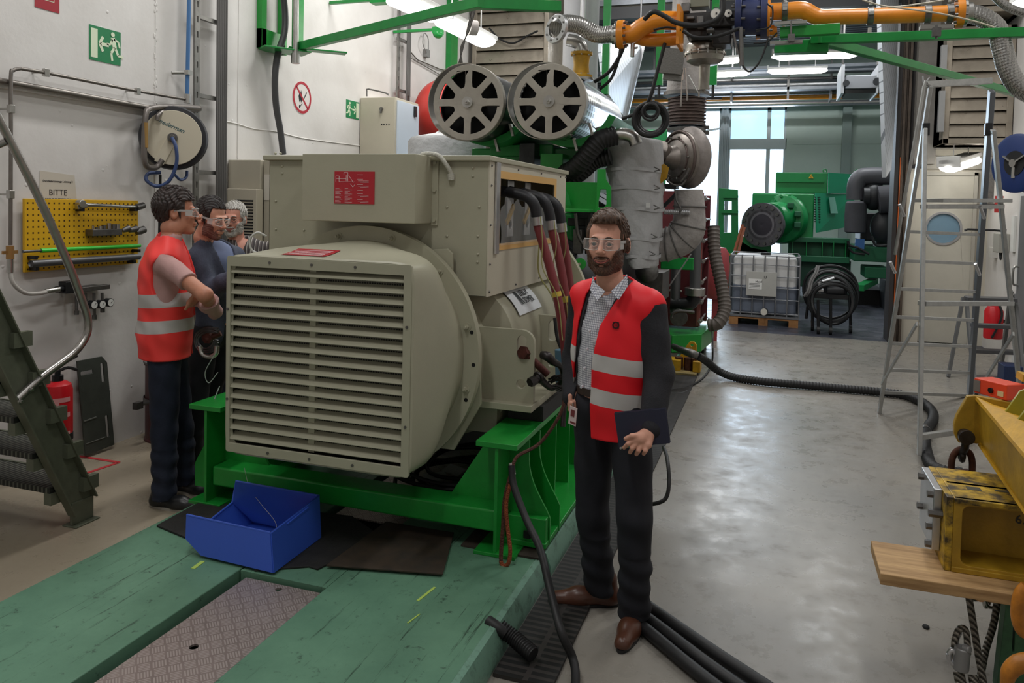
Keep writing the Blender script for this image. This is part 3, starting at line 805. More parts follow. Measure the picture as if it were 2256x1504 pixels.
# maker's plate sheet on the barrel
o_ = at(1115,674,Y=4.0)
SHEET = mat('white_sheet',(222,226,230),.5)
def barrel_p(y,ang):
    ex = 2.7; c,s = math.cos(ang),math.sin(ang); return V((GX+.743*abs(c)**(2/ex),y,.98+.473*abs(s)**(2/ex)))
vs = []
for j in range(9):
    for i in range(2):
        vs.append(barrel_p(3.99+.42*i,math.radians(21+28*j/8))+V((.003,0,.001)))
mb = MB().add(vs,[(j*2,j*2+1,j*2+3,j*2+2) for j in range(8)]); sh = part('logo_sheet',mb,SHEET,gen,'white sheet with black lettering')
pa,pb = barrel_p(4.2,math.radians(24)),barrel_p(4.2,math.radians(46)); vdir = (pb-pa).normalized()
mb = MB(); nrm = Y_.cross(vdir)
base = barrel_p(4.13,math.radians(27))+nrm*.012
mb.text('LEROY',base+vdir*.05+Y_*.035,Y_,vdir,.058,sx=.9); mb.text('SOMER',base+Y_*.035,Y_,vdir,.058,sx=.9)
mb.bar(base-Y_*.015+vdir*0,base-Y_*.015+vdir*.09,.012,.001,up=nrm); mb.bar(base+Y_*.012+vdir*0,base-Y_*.002+vdir*.09,.016,.001,up=nrm); mb.bar(base-Y_*.03+vdir*.0,base-Y_*.03+vdir*.09,.008,.001,up=nrm)
part('lettering',mb,BLACKP,sh)
# earth cable loop on the left rear corner
mb = MB().tube([(-2.66,3.60,1.50),(-2.72,3.58,1.52),(-2.73,3.57,1.58),(-2.69,3.58,1.62),(-2.66,3.62,1.60)],.006,8); part('earth_loop',mb,mat('pale_loop',(210,210,205),.5),gen)

# power cables ------------------------------------------------------------
CABR = mat('maroon_cable',(124,48,52),.45,var=(6,.12)); SLV = mat('heat_shrink_black',(30,31,36),.5)
YG = mat('yellow_green_wire',(150,146,92),.5)
cab_px = [([(1098,418),(1150,438),(1187,505),(1212,590),(1232,675),(1245,770),(1250,850)],4.0,'nearest'),
          ([(1140,422),(1176,440),(1218,515),(1236,590),(1250,690),(1256,780),(1258,850)],4.25,'middle'),
          ([(1168,425),(1206,448),(1240,520),(1252,600),(1262,690),(1264,780),(1264,850)],4.5,'farthest')]
for (pp,Y0,nm) in cab_px:
    xs = [-1.46,-1.25,-1.12,-1.06,-1.035,-1.03,-1.03]
    P = [at(x,y,X=xx) for (x,y),xx in zip(pp,xs)]
    # hold the sideways position, keep depth steady
    P = [at(x,y,Y=Y0+(.02 if i else .0)) if i > 1 else V((xs[i],Y0,at(x,y,X=xs[i]).z)) for i,((x,y),p) in enumerate(zip(pp,P))]
    t = thing('power_cable',f'maroon power cable hanging out of the terminal window, {nm} of the three','cable',P[-1],'maroon power cables')
    SP = smooth_path(P,8)
    mb = MB().tube(SP[:14],.030,14,k=1); part('sleeve',mb,SLV,t)
    mb = MB().tube(SP[13:16],.032,14,k=1); part('collar',mb,ALU,t)
    mb = MB().tube(SP[14:],.025,14,k=1); part('jacket',mb,CABR,t)
    mb = MB().tube(SP[29:31],.027,14,k=1); part('tape_band',mb,mat('yellow_tape',(200,176,70),.5),t)
    mb = MB().tube([SP[13]+V((.03,-.03,0)),SP[18]+V((.02,-.045,-.02)),SP[24]+V((-.03,-.04,-.0)),SP[30]+V((.01,-.035,0)),SP[38]+V((0,-.03,0))],.0032,6); part('pilot_wire',mb,YG,t)
mb = MB().tube([at(1185,470,Y=4.15),at(1188,530,Y=4.1),at(1187,600,Y=4.1),at(1215,650,Y=4.1),at(1232,700,Y=4.1),at(1240,740,Y=4.1)],.0045,6)
single('ground_wire',mb,YG,'thin yellow-green wire hanging left of the maroon cables','wire')
mb = MB().tube([at(1222,700,Y=4.2),at(1228,745,Y=4.2),at(1244,790,Y=4.2),at(1252,850,Y=4.1)],.010,8)
single('black_cable',mb,BLACK,'thin black cable hanging below the maroon cables on the generator side','cable')

# copper earth strap and black cables at the pedestal
COP = mat('copper_strand',(176,92,60),.4,.5,var=(30,.4),bump=(150,.5)); COPD = mat('brown_strand',(96,56,44),.55,.2,var=(30,.4),bump=(150,.5))
t = thing('copper_strap','twisted copper earth cable looping down the right green pedestal','cable',at(1115,1200,Y=3.38))
P = [at(1248,790,Y=3.6),at(1247,850,Y=3.58),at(1235,910,Y=3.55),at(1190,975,Y=3.5),at(1140,1005,Y=3.42),at(1128,1035,Y=3.39)]
mb = MB().tube(P,.0085,8); part('upper_run',mb,COPD,t)
P = [at(1128,1035,Y=3.39),at(1112,1100,Y=3.38),at(1108,1160,Y=3.38),at(1104,1215,Y=3.37),at(1104,1240,Y=3.36)]
mb = MB().tube(P,.010,8); part('strand',mb,COPD,t)
P = [at(1124,1065,Y=3.38),at(1115,1110,Y=3.37),at(1118,1160,Y=3.37),at(1124,1210,Y=3.36),at(1120,1240,Y=3.36),at(1108,1246,Y=3.36),at(1103,1235,Y=3.36)]
mb = MB().tube(P,.010,8); part('strand',mb,COP,t)
P = [at(1127,1025,Y=3.40),at(1132,1070,Y=3.37),at(1160,1145,Y=3.3),at(1190,1210,Y=3.2),at(1212,1300,Y=3.0),at(1236,1390,Z=.16),at(1262,1450,Z=.06),at(1268,1500,Z=.03),at(1255,1560,Z=.025)]
mb = MB().tube(P,.017,12); single('black_cable',mb,BLACK,'thick black cable running from the right green pedestal down to the bottom edge','cable')
mb = MB().cyl(at(1127,1020,Y=3.41),at(1130,1045,Y=3.39),.015,n=10); single('cable_lug',mb,STEEL,'bare metal cable lug at the top of the black cable on the right pedestal','cable lug')
# coil of cables under the generator
mb = MB()
for i in range(7):
    c = V((-1.70+.05*math.sin(i*2),4.25+.12*math.cos(i*1.7),.15+.02*i)); R = .30+.035*math.sin(i*3)
    pts = [c+V((R*math.cos(a)*(1.1),R*math.sin(a)*1.2,.015*math.sin(a*2+i))) for a in np.linspace(0,2*math.pi,19)[:-1]]
    mb.tube(pts,.012,8,k=2,closed=True)
mb.tube([(-1.5,4.0,.28),(-1.32,4.2,.33),(-1.4,4.7,.42),(-1.7,5.0,.3)],.012,8)
single('cable_coil',mb,BLACK,'coil of black cables lying under the generator','cable coil')
for i,(x,y,rz) in enumerate(((990,995,.3),(1000,1035,-.4),(960,1050,.8))):
    mb = MB().box(at(x,y,Z=.2),(.14,.08,.003),Matrix.Rotation(rz,3,'Z') @ Matrix.Rotation(.3,3,'X')); single('paper_tag',mb,mat('paper_tag_white',(200,202,200),.6),['paper tag among the cables under the generator, upper one','paper tag among the cables under the generator, rightmost one','paper tag among the cables under the generator, lowest one'][i],'tag','tags on the cable coil')

# shackles ---------------------------------------------------------------
IRON = mat('dark_iron',(62,58,58),.4,.7,var=(20,.4)); RUSTP = mat('rusty_pin',(96,52,46),.55,.4,var=(25,.4))
def shackle(pc,py,label,sgn=1):
    t = thing('shackle',label,'shackle',pc)
    return t
b0 = at(1155,775,Y=3.76); b1 = at(1207,825,Y=3.80)
t = thing('shackle','rusty bolt shackle with chain hook hung on the right lifting lug','shackle',b0)
mb = MB().cyl(b0+V((-.005,-.02,.0)),b0+V((.01,.02,-.008)),.036,n=6); mb.cyl(b0,b1,.019,n=14); part('bolt',mb,RUSTP,t,bevel=.002)
mb = MB(); P = [at(x,y,Y=Y) for x,y,Y in ((1196,782,3.72),(1206,785,3.70),(1218,796,3.72),(1234,806,3.78),(1240,826,3.84),(1232,846,3.88),(1215,854,3.86),(1198,842,3.80),(1188,830,3.74))]
mb.tube(P,[.022,.024,.02,.015,.015,.015,.016,.019,.02],12); part('bow',mb,IRON,t)
mb = MB(); q = at(1180,836,Y=3.7); mb.cyl(q,q+V((-.02,-.035,-.01)),.024,n=6); mb.torus(q+V((.01,.01,.01)),V((-.4,-.8,-.2)),.024,.008,20,8); part('nut',mb,IRON,t)
mb = MB()
for i in range(5):
    a = i*1.256; P = [at(x,y,Y=3.8) + V((.012*math.cos(a+j),0,.012*math.sin(a+j))) for j,(x,y) in enumerate(((1212,838),(1226,832),(1243,833),(1250,845),(1240,856),(1222,852)))]
    mb.tube(P,.006,6)
part('rope_loop',mb,IRON,t)
mb = MB().cyl(at(1236,770,Y=4.1),at(1238,850,Y=4.1),.035,n=14); single('sling_sleeve',mb,mat('dusty_blue_fabric',(86,124,146),.7),'dusty blue sling sleeve hanging behind the right shackle','sling')
mb = MB().cyl(at(1246,850,Y=3.7),at(1240,940,Y=3.62),.013,n=10); single('wire_sling',mb,IRON,'dark wire sling hanging below the right shackle','sling')
# left side shackle
t = thing('shackle','shackle and steel rope loop on the left lifting lug behind the two men','shackle',at(465,745,Y=3.72))
mb = MB().cyl(at(486,733,Y=3.72),at(455,748,Y=3.68),.02,n=12); mb.cyl(at(462,742,Y=3.7),at(455,745,Y=3.67),.034,n=6); part('bolt',mb,RUSTP,t)
mb = MB()
for i in range(6):
    a = i*1.05; P = [at(x,y,Y=3.66)+V((.014*math.cos(a+j),0,.014*math.sin(a+j))) for j,(x,y) in enumerate(((478,728),(455,727),(436,738),(434,758),(448,772),(466,768),(476,752)))]
    mb.tube(P,.0065,6)
part('rope_loop',mb,mat('steel_rope',(84,84,86),.4,.7),t)
mb = MB(); P = [at(x,y,Y=3.62) for x,y in ((440,762),(446,780),(462,786),(476,778),(478,762))]; mb.tube(P,.014,10); part('bow',mb,STEEL,t)
mb = MB(); P = [at(470,785,Y=3.6),at(452,820,Y=3.62),at(460,843,Y=3.64),at(480,820,Y=3.66)]; mb.tube(P,.0025,6); P = [at(484,850,Y=3.6),at(468,890,Y=3.55)]; mb.tube(P,.003,6,k=1,mi=0)
single('tie_wire',mb,mat('grey_wire',(190,196,196),.5),'loose thin grey wire at the left edge of the generator','wire')
# ================================================================ ENGINE behind the generator
eng = thing('gas_engine','green gas engine with grey insulated parts behind the beige generator','engine',(-2,8,.2))
IRONB = mat('dark_engine_iron',(58,60,62),.45,.5,var=(9,.4))
BLK = mat('insulation_cloth',(184,184,186),.75,var=(4,.12),bump=(14,.5))
WRAP = mat('grey_wrapping',(170,165,162),.8,var=(6,.25),bump=(18,.6))
RSTEEL = mat('heat_stained_steel',(112,98,94),.5,.6,var=(9,.4))
mb = MB().bx(-2.55,-1.45,6.7,9.4,.55,1.45); part('crankcase',mb,IRONB,eng,bevel=.03)
mb = MB().bx(-2.35,-1.65,6.5,9.3,1.45,1.75); part('block',mb,DGREEN,eng,bevel=.03)
for sg in (-1,1):
    for k in range(5):
        y = 6.9+k*.5; mb = MB(); c = V((-2+sg*.42,y,1.72)); R = Matrix.Rotation(sg*.5,3,'Y'); mb.box(c,(.34,.42,.36),R); part('cylinder_head',mb,IRONB,eng,bevel=.02)
mb = MB().bx(-2.6,-1.4,6.45,9.4,.125,.55); part('base_frame',mb,GREEN,eng,bevel=.01)
mb = MB().cyl((-2,6.05,1.0),(-2,6.7,1.0),.62,n=40); part('flywheel_housing',mb,IRONB,eng,bevel=.02)
# bits seen in the gap right of the terminal box
for (x0,y0,x1,y1,Y,m_) in ((1250,480,1330,500,6.3,IRONB),(1262,505,1280,560,6.2,DSTEEL),(1290,480,1300,560,6.25,IRONB),(1253,320,1340,330,6.6,IRONB)):
    mb = MB(); a,b_ = at(x0,y0,Y=Y),at(x1,y1,Y=Y); mb.bx(a.x,b_.x,Y,Y+.08,b_.z,a.z); part('engine_bracket',mb,m_,eng,bevel=.008)
for (pp,r,m_) in (([(1300,470),(1308,520),(1330,560),(1350,600)],.02,IRONB),([(1268,470),(1275,520),(1300,560)],.014,DSTEEL),([(1318,470),(1322,520),(1340,545)],.012,BLACK)):
    mb = MB().tube([at(x,y,Y=6.15) for x,y in pp],r,10); part('engine_pipe',mb,m_,eng)
# bright green bracket beside the terminal box
mb = MB(); a,b_ = at(1243,466,Y=6.1),at(1318,402,Y=6.1)
mb.plate([(a.x-.15,a.z),(b_.x,a.z),(b_.x,b_.z),(a.x-.15,b_.z)],(0,6.1,0),X_,Z_,.03)
mb.plate([(a.x-.15,a.z),(b_.x,a.z),(b_.x,a.z+.025),(a.x-.15,a.z+.025)],(0,5.95,0),X_,Z_,.15); part('green_bracket',mb,GREEN,eng,bevel=.004)
mb = MB(); T = lambda x,y: (lambda p: (p.x,p.z))(at(x,y,Y=5.95))
mb.plate([T(1317,373),T(1335,373),T(1336,395),T(1347,412),T(1347,465),T(1338,472),T(1312,472),T(1312,460),T(1315,455)],(0,5.95,0),X_,Z_,.02,[[T(1324,417),T(1336,417),T(1337,424),T(1337,450),T(1331,457),T(1319,457),T(1319,445)]])
part('bracket_plate',mb,GREEN,eng,bevel=.003)
mb = MB().plate([T(1236,452),T(1256,452),T(1252,430),T(1240,405),T(1232,405)],(0,5.98,0),X_,Z_,.01); part('bracket_gusset',mb,DGREEN,eng)  # small green gusset plate beside the bracket
# green bits over the terminal box lid
mb = MB(); a,b_ = at(1190,360,Y=6.2),at(1240,338,Y=6.2); mb.bx(a.x,b_.x,6.2,6.5,a.z-.1,b_.z); part('coolant_box',mb,GREEN,eng,bevel=.006)
mb = MB(); a,b_ = at(1144,328,Y=6.2),at(1178,315,Y=6.2); mb.bx(a.x,b_.x,6.2,6.5,a.z-.2,b_.z); part('filter_support',mb,IRONB,eng,bevel=.006)
# green cradles below the filters
for cx_px in (1032+60,1212+60):
    c = at(cx_px,232,Y=6.3)
    pts = []
    for k in range(15):
        a = math.radians(200+140*k/14); pts.append((c.x+.39*math.cos(a),c.z+.36*math.sin(a)))
    for k in range(15):
        a = math.radians(340-140*k/14); pts.append((c.x+.33*math.cos(a),c.z+.30*math.sin(a)))
    mb = MB().plate(pts,(0,7.2,0),X_,Z_,1.1); part('filter_cradle',mb,DGREEN,eng)
mb = MB(); a = at(1030,320,Y=6.3); b_ = at(1330,330,Y=6.3); mb.bx(a.x,b_.x,6.4,7.4,a.z-.12,a.z-.02); part('cradle_beam',mb,DGREEN,eng,bevel=.01)
mb = MB(); a = at(1075,300,Y=6.3); b_ = at(1215,330,Y=6.3); mb.bx(a.x,b_.x,6.35,7.2,b_.z-.05,b_.z+.05); part('cradle_beam',mb,DGREEN,eng,bevel=.01)

# air filters
def gear_plate(mb,c,R,nh,t,a0=0):
    holes = []
    for k in range(nh):
        a = a0+2*math.pi*k/nh; dw = math.pi/nh*.70; r1,r2 = R*.42,R*.84; hp = []
        for s_ in np.linspace(-1,1,7): hp.append((c.x+r2*math.cos(a+dw*s_),c.z+r2*math.sin(a+dw*s_)))
        hp.append((c.x+r1*1.3*math.cos(a+dw*.8),c.z+r1*1.3*math.sin(a+dw*.8)))
        for s_ in (.5,0,-.5): hp.append((c.x+r1*math.cos(a+dw*s_*.9),c.z+r1*math.sin(a+dw*s_*.9)))
        hp.append((c.x+r1*1.3*math.cos(a-dw*.8),c.z+r1*1.3*math.sin(a-dw*.8)))
        holes.append(hp)
    mb.plate(circ(c.x,c.z,R,56),(0,c.y,0),X_,Z_,t,holes)
g = NG('perforated_steel'); s_ = g.sep('Object')
ang = g.math('MULTIPLY',g.math('ARCTAN2',s_[2],s_[0]),34/6.2832)
fa = g.math('FRACT',ang); fy = g.math('FRACT',g.math('MULTIPLY',s_[1],13.0))
hole = g.math('MULTIPLY',g.math('LESS_THAN',g.math('ABSOLUTE',g.math('SUBTRACT',fa,.5)),.34),g.math('LESS_THAN',g.math('ABSOLUTE',g.math('SUBTRACT',fy,.5)),.36))
hole = g.math('MULTIPLY',hole,g.math('LESS_THAN',s_[1],.62))
g.l(g.mix(hole,(205,208,212),(10,10,12)),g.b.inputs['Base Color'])
g.l(g.math('SUBTRACT',1.0,hole),g.b.inputs['Metallic']); g.b.inputs['Roughness'].default_value = .22
PERF = g.m
WHL = mat('wheel_plate_steel',(176,170,160),.42,.75,var=(4,.18))
for (px,py,lb,blk) in ((1032,226,'cylindrical air filter with spoked steel end disc, left one',True),(1211,224,'cylindrical air filter with spoked steel end disc, right one with perforated sleeve',False)):
    c = at(px,py,Y=5.8); R = (at(px,py-86,Y=5.8)-c).length
    t = thing('air_filter',lb,'air filter',c,'air filters')
    mb = MB(); gear_plate(mb,c+V((0,0,0)),R*.97,8,.012,math.radians(22)); part('end_disc',mb,WHL,t,bevel=.002)
    mb = MB().lathe([(R*.95,-.005),(R*.975,-.005),(R*.975,.05),(R*.95,.05)],c,Y_,56,closed=True); part('rim',mb,WHL,t)
    mb = MB().lathe([(R*.98,.02),(R*1.0,.02),(R*1.0,.15),(R*.98,.15)],c+V((-.055,0,.012)),Y_,56,closed=True); part('shroud',mb,WHL,t)
    mb = MB().cyl(c-Y_*.012,c-Y_*.03,.045,n=24); mb.cyl(c-Y_*.03,c-Y_*.055,.022,n=6); mb.cyl(c-Y_*.055,c-Y_*.075,.009,n=8); part('hub_bolt',mb,STEEL,t)
    me_c = c+Y_*.10
    mb = MB().lathe([(R*.90,0),(R*.93,0),(R*.93,1.45),(R*.8,1.5),(R*.76,1.5),(R*.78,1.4)],me_c,Y_,56,closed=True)
    o = part('sleeve',mb,BLACKP if blk else PERF,t)
    mb = MB().cyl(c+Y_*.16,c+Y_*.30,R*.91,n=40); mb.cyl(c+Y_*.03,c+Y_*.2,R*.30,n=30); part('inner_core',mb,DARK,t)
    for k in range(4):
        a = math.radians(30+90*k); q = c+V((R*.9*math.cos(a),.04,R*.9*math.sin(a))); mb = MB().bar(q,q+Y_*.1,.012,.02); part('clip',mb,STEEL,t)
    for a in (-.5,-1.1):
        q = c+V((R*.97*math.cos(a),.28,R*.97*math.sin(a))); mb = MB().bar(q,q+V((.03,.0,-.10)),.02,.05); mb.bar(q+V((0,.3,0)),q+V((.03,.3,-.08)),.02,.05); part('clamp',mb,STEEL,t)
# red drum and grey tank left behind the filters
mb = MB(); rp = at(975,255,Y=9.1); mb.sphere(rp,(.33,.5,.45),28,16); mb.bx(-4.49,rp.x,rp.y-.05,rp.y+.05,rp.z-.05,rp.z+.05); single('red_tank',mb,mat('salmon_red',(178,50,44),.4),'red tank behind the left air filter beside the grey cabinet','tank')
mb = MB(); a = at(985,305,Y=7.0); mb.lathe([(.0,.10),(.06,.09),(.12,.05),(.35,0),(.38,-.04),(.38,.125-a.z),(0,.125-a.z)],a,Z_,28)
mb.torus(at(978,298,Y=6.9),Y_,.05,.02,16,8)
single('insulated_drum',mb,BLK,'grey insulated dome just above the left part of the generator lid','insulated vessel')

# black corrugated suction hose with a steel elbow
def corr(mb,pts,r,pitch=.03,amp=.008,n=14,k=16):
    P = smooth_path(pts,k); L = 0; out = [P[0]]
    for i in range(1,len(P)):
        out.append(P[i])
    rs = []; L = 0
    # resample evenly
    Q = [P[0]]; d = 0; step = pitch/3
    for i in range(1,len(P)):
        s_ = (P[i]-P[i-1]).length; dirn = (P[i]-P[i-1])
        while d+s_ >= step and s_ > 1e-9:
            f_ = (step-d)/s_; q = P[i]-dirn*(1-f_); Q.append(q); dirn = P[i]-q; s_ = dirn.length; d = 0
        d += s_
    m = len(Q); x = None; vs = []
    t0 = (Q[1]-Q[0]).normalized(); x,y,_ = basis(t0)
    for i in range(m):
        t = (Q[min(i+1,m-1)]-Q[max(i-1,0)]).normalized(); x = (x-t*x.dot(t)).normalized(); y = t.cross(x); rr_ = r+amp*(1 if i % 3 == 0 else -.5)
        for j in range(n): a = 2*math.pi*j/n; vs.append(Q[i]+(x*math.cos(a)+y*math.sin(a))*rr_)
    fs = []
    for i in range(m-1):
        for j in range(n): fs.append((i*n+j,i*n+(j+1) % n,(i+1)*n+(j+1) % n,(i+1)*n+j))
    fs += [tuple(reversed(range(n))),tuple(range((m-1)*n,m*n))]
    mb.add(vs,fs); return mb
mb = MB(); P = [at(x,y,Y=Y) for x,y,Y in ((1355,299,6.15),(1320,310,6.1),(1290,345,6.1),(1265,372,6.15),(1235,385,6.3))]; corr(mb,P,.078,.03,.003)
P = [at(x,y,Y=6.25) for x,y in ((1345,345),(1310,355),(1280,380),(1255,395))]; corr(mb,P,.07,.03,.003)
hz = single('corrugated_hose',mb,BLACK,'thick black corrugated hose between the right air filter and the insulated vessel','hose')
mb = MB(); P = [at(x,y,Y=6.15) for x,y in ((1350,299),(1375,296),(1395,303),(1402,318))]; mb.tube(P,.052,18); mb.cyl(P[0],P[0].lerp(P[1],.25),.068,n=20); single('steel_elbow',mb,STEEL,'shiny steel pipe elbow joining the black corrugated hose','pipe')

# insulated vessel -------------------------------------------------------
iv = thing('insulated_exhaust_cover','pale grey quilted insulation jacket hanging upright behind the smiling man','insulation jacket',at(1400,590,Y=6.6))
rings = []
def vring(y_px,x0,x1,Y=6.6,ph=0,sq=2.6,dp=.26):
    a,b_ = at(x0,y_px,Y=Y),at(x1,y_px,Y=Y); cx = (a.x+b_.x)/2; r = abs(b_.x-a.x)/2; out = []
    for i in range(40):
        t_ = 2*math.pi*i/40; c_,s_ = math.cos(t_),math.sin(t_); w_ = 1+.018*math.sin(5*t_+ph)+.012*math.sin(9*t_-2*ph)
        out.append(V((cx+r*w_*math.copysign(abs(c_)**(2/sq),c_),Y+dp*w_*math.copysign(abs(s_)**(2/sq),s_),a.z+.008*math.sin(3*t_+ph))))
    return out
rows = [(306,1352,1440),(311,1338,1456),(320,1335,1459),(345,1337,1460),(370,1341,1461),(374,1338,1461),(392,1343,1459),(411,1346,1461),(414,1342,1461),(432,1348,1459),(455,1347,1460),(458,1350,1459),(480,1356,1458),(498,1360,1458),(518,1372,1455),(521,1376,1454),(545,1380,1450),(560,1384,1450),(580,1388,1449),(586,1395,1444)]
mb = MB().loft([vring(y,a,b_,ph=i*.9) for i,(y,a,b_) in enumerate(rows)]); part('jacket',mb,BLK,iv,sharp=60)
for (yy,a,b_,dy) in ((372,1337,1462,4),(412,1341,1462,5),(456,1346,1461,-2),(520,1374,1456,6),(558,1382,1452,7)):
    mb = MB(); r0 = vring(yy,a-1,b_+1,ph=0,dp=.27); r1 = vring(yy+7,a-1,b_+1,ph=0,dp=.27); mb.loft([r0,r1],caps=False); part('strap',mb,BLK,iv)
    mb = MB(); p = at(b_-8,yy+2,Y=6.34); mb.tube([p,p+V((-.05,0,.025))],.006,6,k=1); mb.tube([p,p+V((-.045,0,-.012))],.006,6,k=1); part('tie',mb,DSTEEL,iv)
mb = MB(); p = at(1428,452,Y=6.33); mb.box(p,(.035,.006,.04)); part('tag',mb,mat('cloth_tag',(205,205,205),.7),iv)
# elbow from jacket to the right
mb = MB(); rr_ = [(1452,540,.15),(1475,537,.145),(1500,525,.15),(1515,505,.15),(1519,470,.135),(1518,440,.13),(1518,418,.12)]
mb.tube([at(x,y,Y=6.9) for x,y,r in rr_],[r for *_,r in rr_],22,k=5); part('elbow',mb,WRAP,iv)
for i,(x,y,dx,dy) in enumerate(((1470,538,1,-.1),(1488,533,1,-.4),(1503,520,.8,-.8),(1516,497,.2,-1),(1519,455,0,-1))):
    p = at(x,y,Y=6.9); mb = MB().torus(p,V((dx,0,-dy)),.152-.012*(i > 3),.007,26,6); part('seam',mb,mat('seam_grey',(96,94,92),.8),iv)

# turbocharger -----------------------------------------------------------
tb = thing('turbocharger','round steel turbocharger scroll to the right of the insulation jacket','turbocharger',at(1490,350,Y=7.0))
c = at(1487,348,Y=6.9)
AX = V((-.72,-.69,0)).normalized()
mb = MB().lathe([(0,.10),(.05,.13),(.09,.06),(.11,.02),(.16,.0),(.205,-.02),(.24,-.05),(.245,-.10),(.20,-.16),(.0,-.16)],c,AX,44); part('compressor_cover',mb,mat('cast_steel',(150,142,136),.42,.8,var=(9,.25)),tb)
mb = MB().torus(c+AX*-.03,AX,.235,.012,44,8); mb.torus(c+AX*.0,AX,.17,.008,40,8); part('clamp_ring',mb,RSTEEL,tb)
for k in range(10):
    a = 2*math.pi*k/10; x,y,d = basis(AX); p = c+AX*-.0+(x*math.cos(a)+y*math.sin(a))*.185; mb = MB().cyl(p,p+AX*.02,.010,n=6); part('bolt',mb,STEEL,tb)
# scroll wraps round to the exhaust stack
mb = MB(); P = []; rs = []
for k in range(13):
    a = math.radians(-100+215*k/12); x,y,d = basis(AX); R_ = .27
    P.append(c-AX*.14+V((math.cos(math.radians(95-200*k/12))*.19*-AX.y,math.cos(math.radians(95-200*k/12))*.19*AX.x*1,math.sin(math.radians(95-200*k/12))*.21))); rs.append(.05+.035*abs(math.sin(math.pi*(k+3)/15)))
mb.tube(P,rs,16,k=3); part('scroll',mb,mat('scroll_grey',(148,140,136),.6,.3,var=(8,.25),bump=(16,.4)),tb)
mb = MB(); P = [at(x,y,Y=7.0) for x,y in ((1460,322),(1472,308),(1490,304))]; mb.tube([at(1452,330,Y=6.8),at(1470,345,Y=6.9)],.09,18,k=1); part('inlet_neck',mb,mat('cast_steel',(150,142,136),.42),tb)
mb = MB(); p = at(1463,382,Y=6.55); mb.plate([(p.x-.03,p.z-.09),(p.x+.025,p.z-.04),(p.x+.04,p.z+.05),(p.x+.0,p.z+.08),(p.x-.035,p.z+.06)],(0,p.y,0),X_,Z_,.02); single('lifting_tag',mb,YELLOW,'small yellow lifting bracket between jacket and turbocharger','bracket')
mb = MB()
for pp in ([(1466,390),(1480,405),(1500,408),(1512,395)],[(1488,420),(1490,440),(1500,460),(1496,470)],[(1500,400),(1512,385),(1518,370)]):
    mb.tube([at(x,y,Y=6.7) for x,y in pp],.008,8)
single('sensor_cable',mb,DSTEEL,'thin metal sheathed cables hanging under the turbocharger','cable')
mb = MB(); corr(mb,[at(1462,467,Y=6.7),at(1490,467,Y=6.72),at(1520,468,Y=6.75)],.022,.014,.004); single('bellows_hose',mb,ALU,'short bright ribbed hose between jacket and maroon cooler','hose')
mb = MB(); a,b_ = at(1462,415,Y=6.9),at(1490,405,Y=6.9); mb.bx(a.x,b_.x,6.9,7.1,a.z,b_.z); mb.bar(at(1462,455,Y=6.9),at(1492,425,Y=6.9),.05,.03); single('support_bracket',mb,IRONB,'dark bracket under the turbocharger','bracket')

# exhaust stack with bellows ---------------------------------------------
ex = thing('exhaust_stack','vertical exhaust stack with ribbed bellows and grey wrapped upper pipe','exhaust pipe',at(1515,300,Y=7.2))
def vc(y,x=1512,Y=7.2): return at(x,y,Y=Y)
ppm = (vc(200)-vc(300)).length/100  # metres per pixel
mb = MB().lathe([(34*ppm,0),(34*ppm,(vc(292)-vc(330)).length),(30*ppm,(vc(292)-vc(330)).length)],vc(330,1514),Z_,32)
P = [vc(296,1512),vc(330,1514),vc(365,1518),vc(395,1517)]; mb.tube(P,31*ppm,24); part('lower_pipe',mb,RSTEEL,ex)
pr = [];  z0 = vc(278).z; z1 = vc(214).z; nb = 9
for i in range(nb):
    a = z0+(z1-z0)*i/nb; b_ = z0+(z1-z0)*(i+.5)/nb; pr += [(38*ppm,a-z0),(42*ppm,a-z0+.4*(b_-a)),(42*ppm,b_-z0),(38*ppm,b_-z0+.4*(b_-a))]
mb = MB().lathe(pr,V((vc(278).x,7.2,z0)),Z_,36); part('bellows',mb,RSTEEL,ex)
for (y,r,h) in ((290,42,.03),(278,41,.025),(212,50,.035)):
    mb = MB(); p = vc(y); mb.lathe([(20*ppm,0),(r*ppm,0),(r*ppm,h),(20*ppm,h)],p,Z_,36,closed=True); part('flange',mb,DSTEEL,ex)
mb = MB().lathe([(44*ppm,0),(43*ppm,.08),(40*ppm,.2),(38*ppm,.42),(36*ppm,.9),(36*ppm,2.4)],vc(208),Z_,32); part('upper_pipe',mb,WRAP,ex)
mb = MB(); 
for y_ in (278,290):
    mb.bar(vc(y_+3,1548),vc(y_+3,1562),.05,.03)
part('flange_ear',mb,DSTEEL,ex)
mb = MB(); R = Matrix.Rotation(.12,3,'Y'); mb.box(at(1480,135,Y=6.95),(.20,.05,.22),R); mb.box(at(1484,165,Y=6.97),(.17,.05,.10),R)
single('insulation_pad',mb,mat('dark_felt',(104,102,98),.9,bump=(60,.3)),'dark grey insulation pad tied on the exhaust stack','pad')
for (x0,y0,x1,y1) in ((1503,165,1500,228),(1510,150,1514,215),(1517,165,1540,208),(1507,150,1504,170)):
    mb = MB().tube([at(x0,y0,Y=6.85),at(x1,y1,Y=6.85)],.005,6,k=1); mb.box(at(x1,y1,Y=6.85),(.015,.01,.05)); single('hanging_strap',mb,STEEL,'thin metal strap hanging on the wrapped exhaust stack','strap','hanging metal straps')

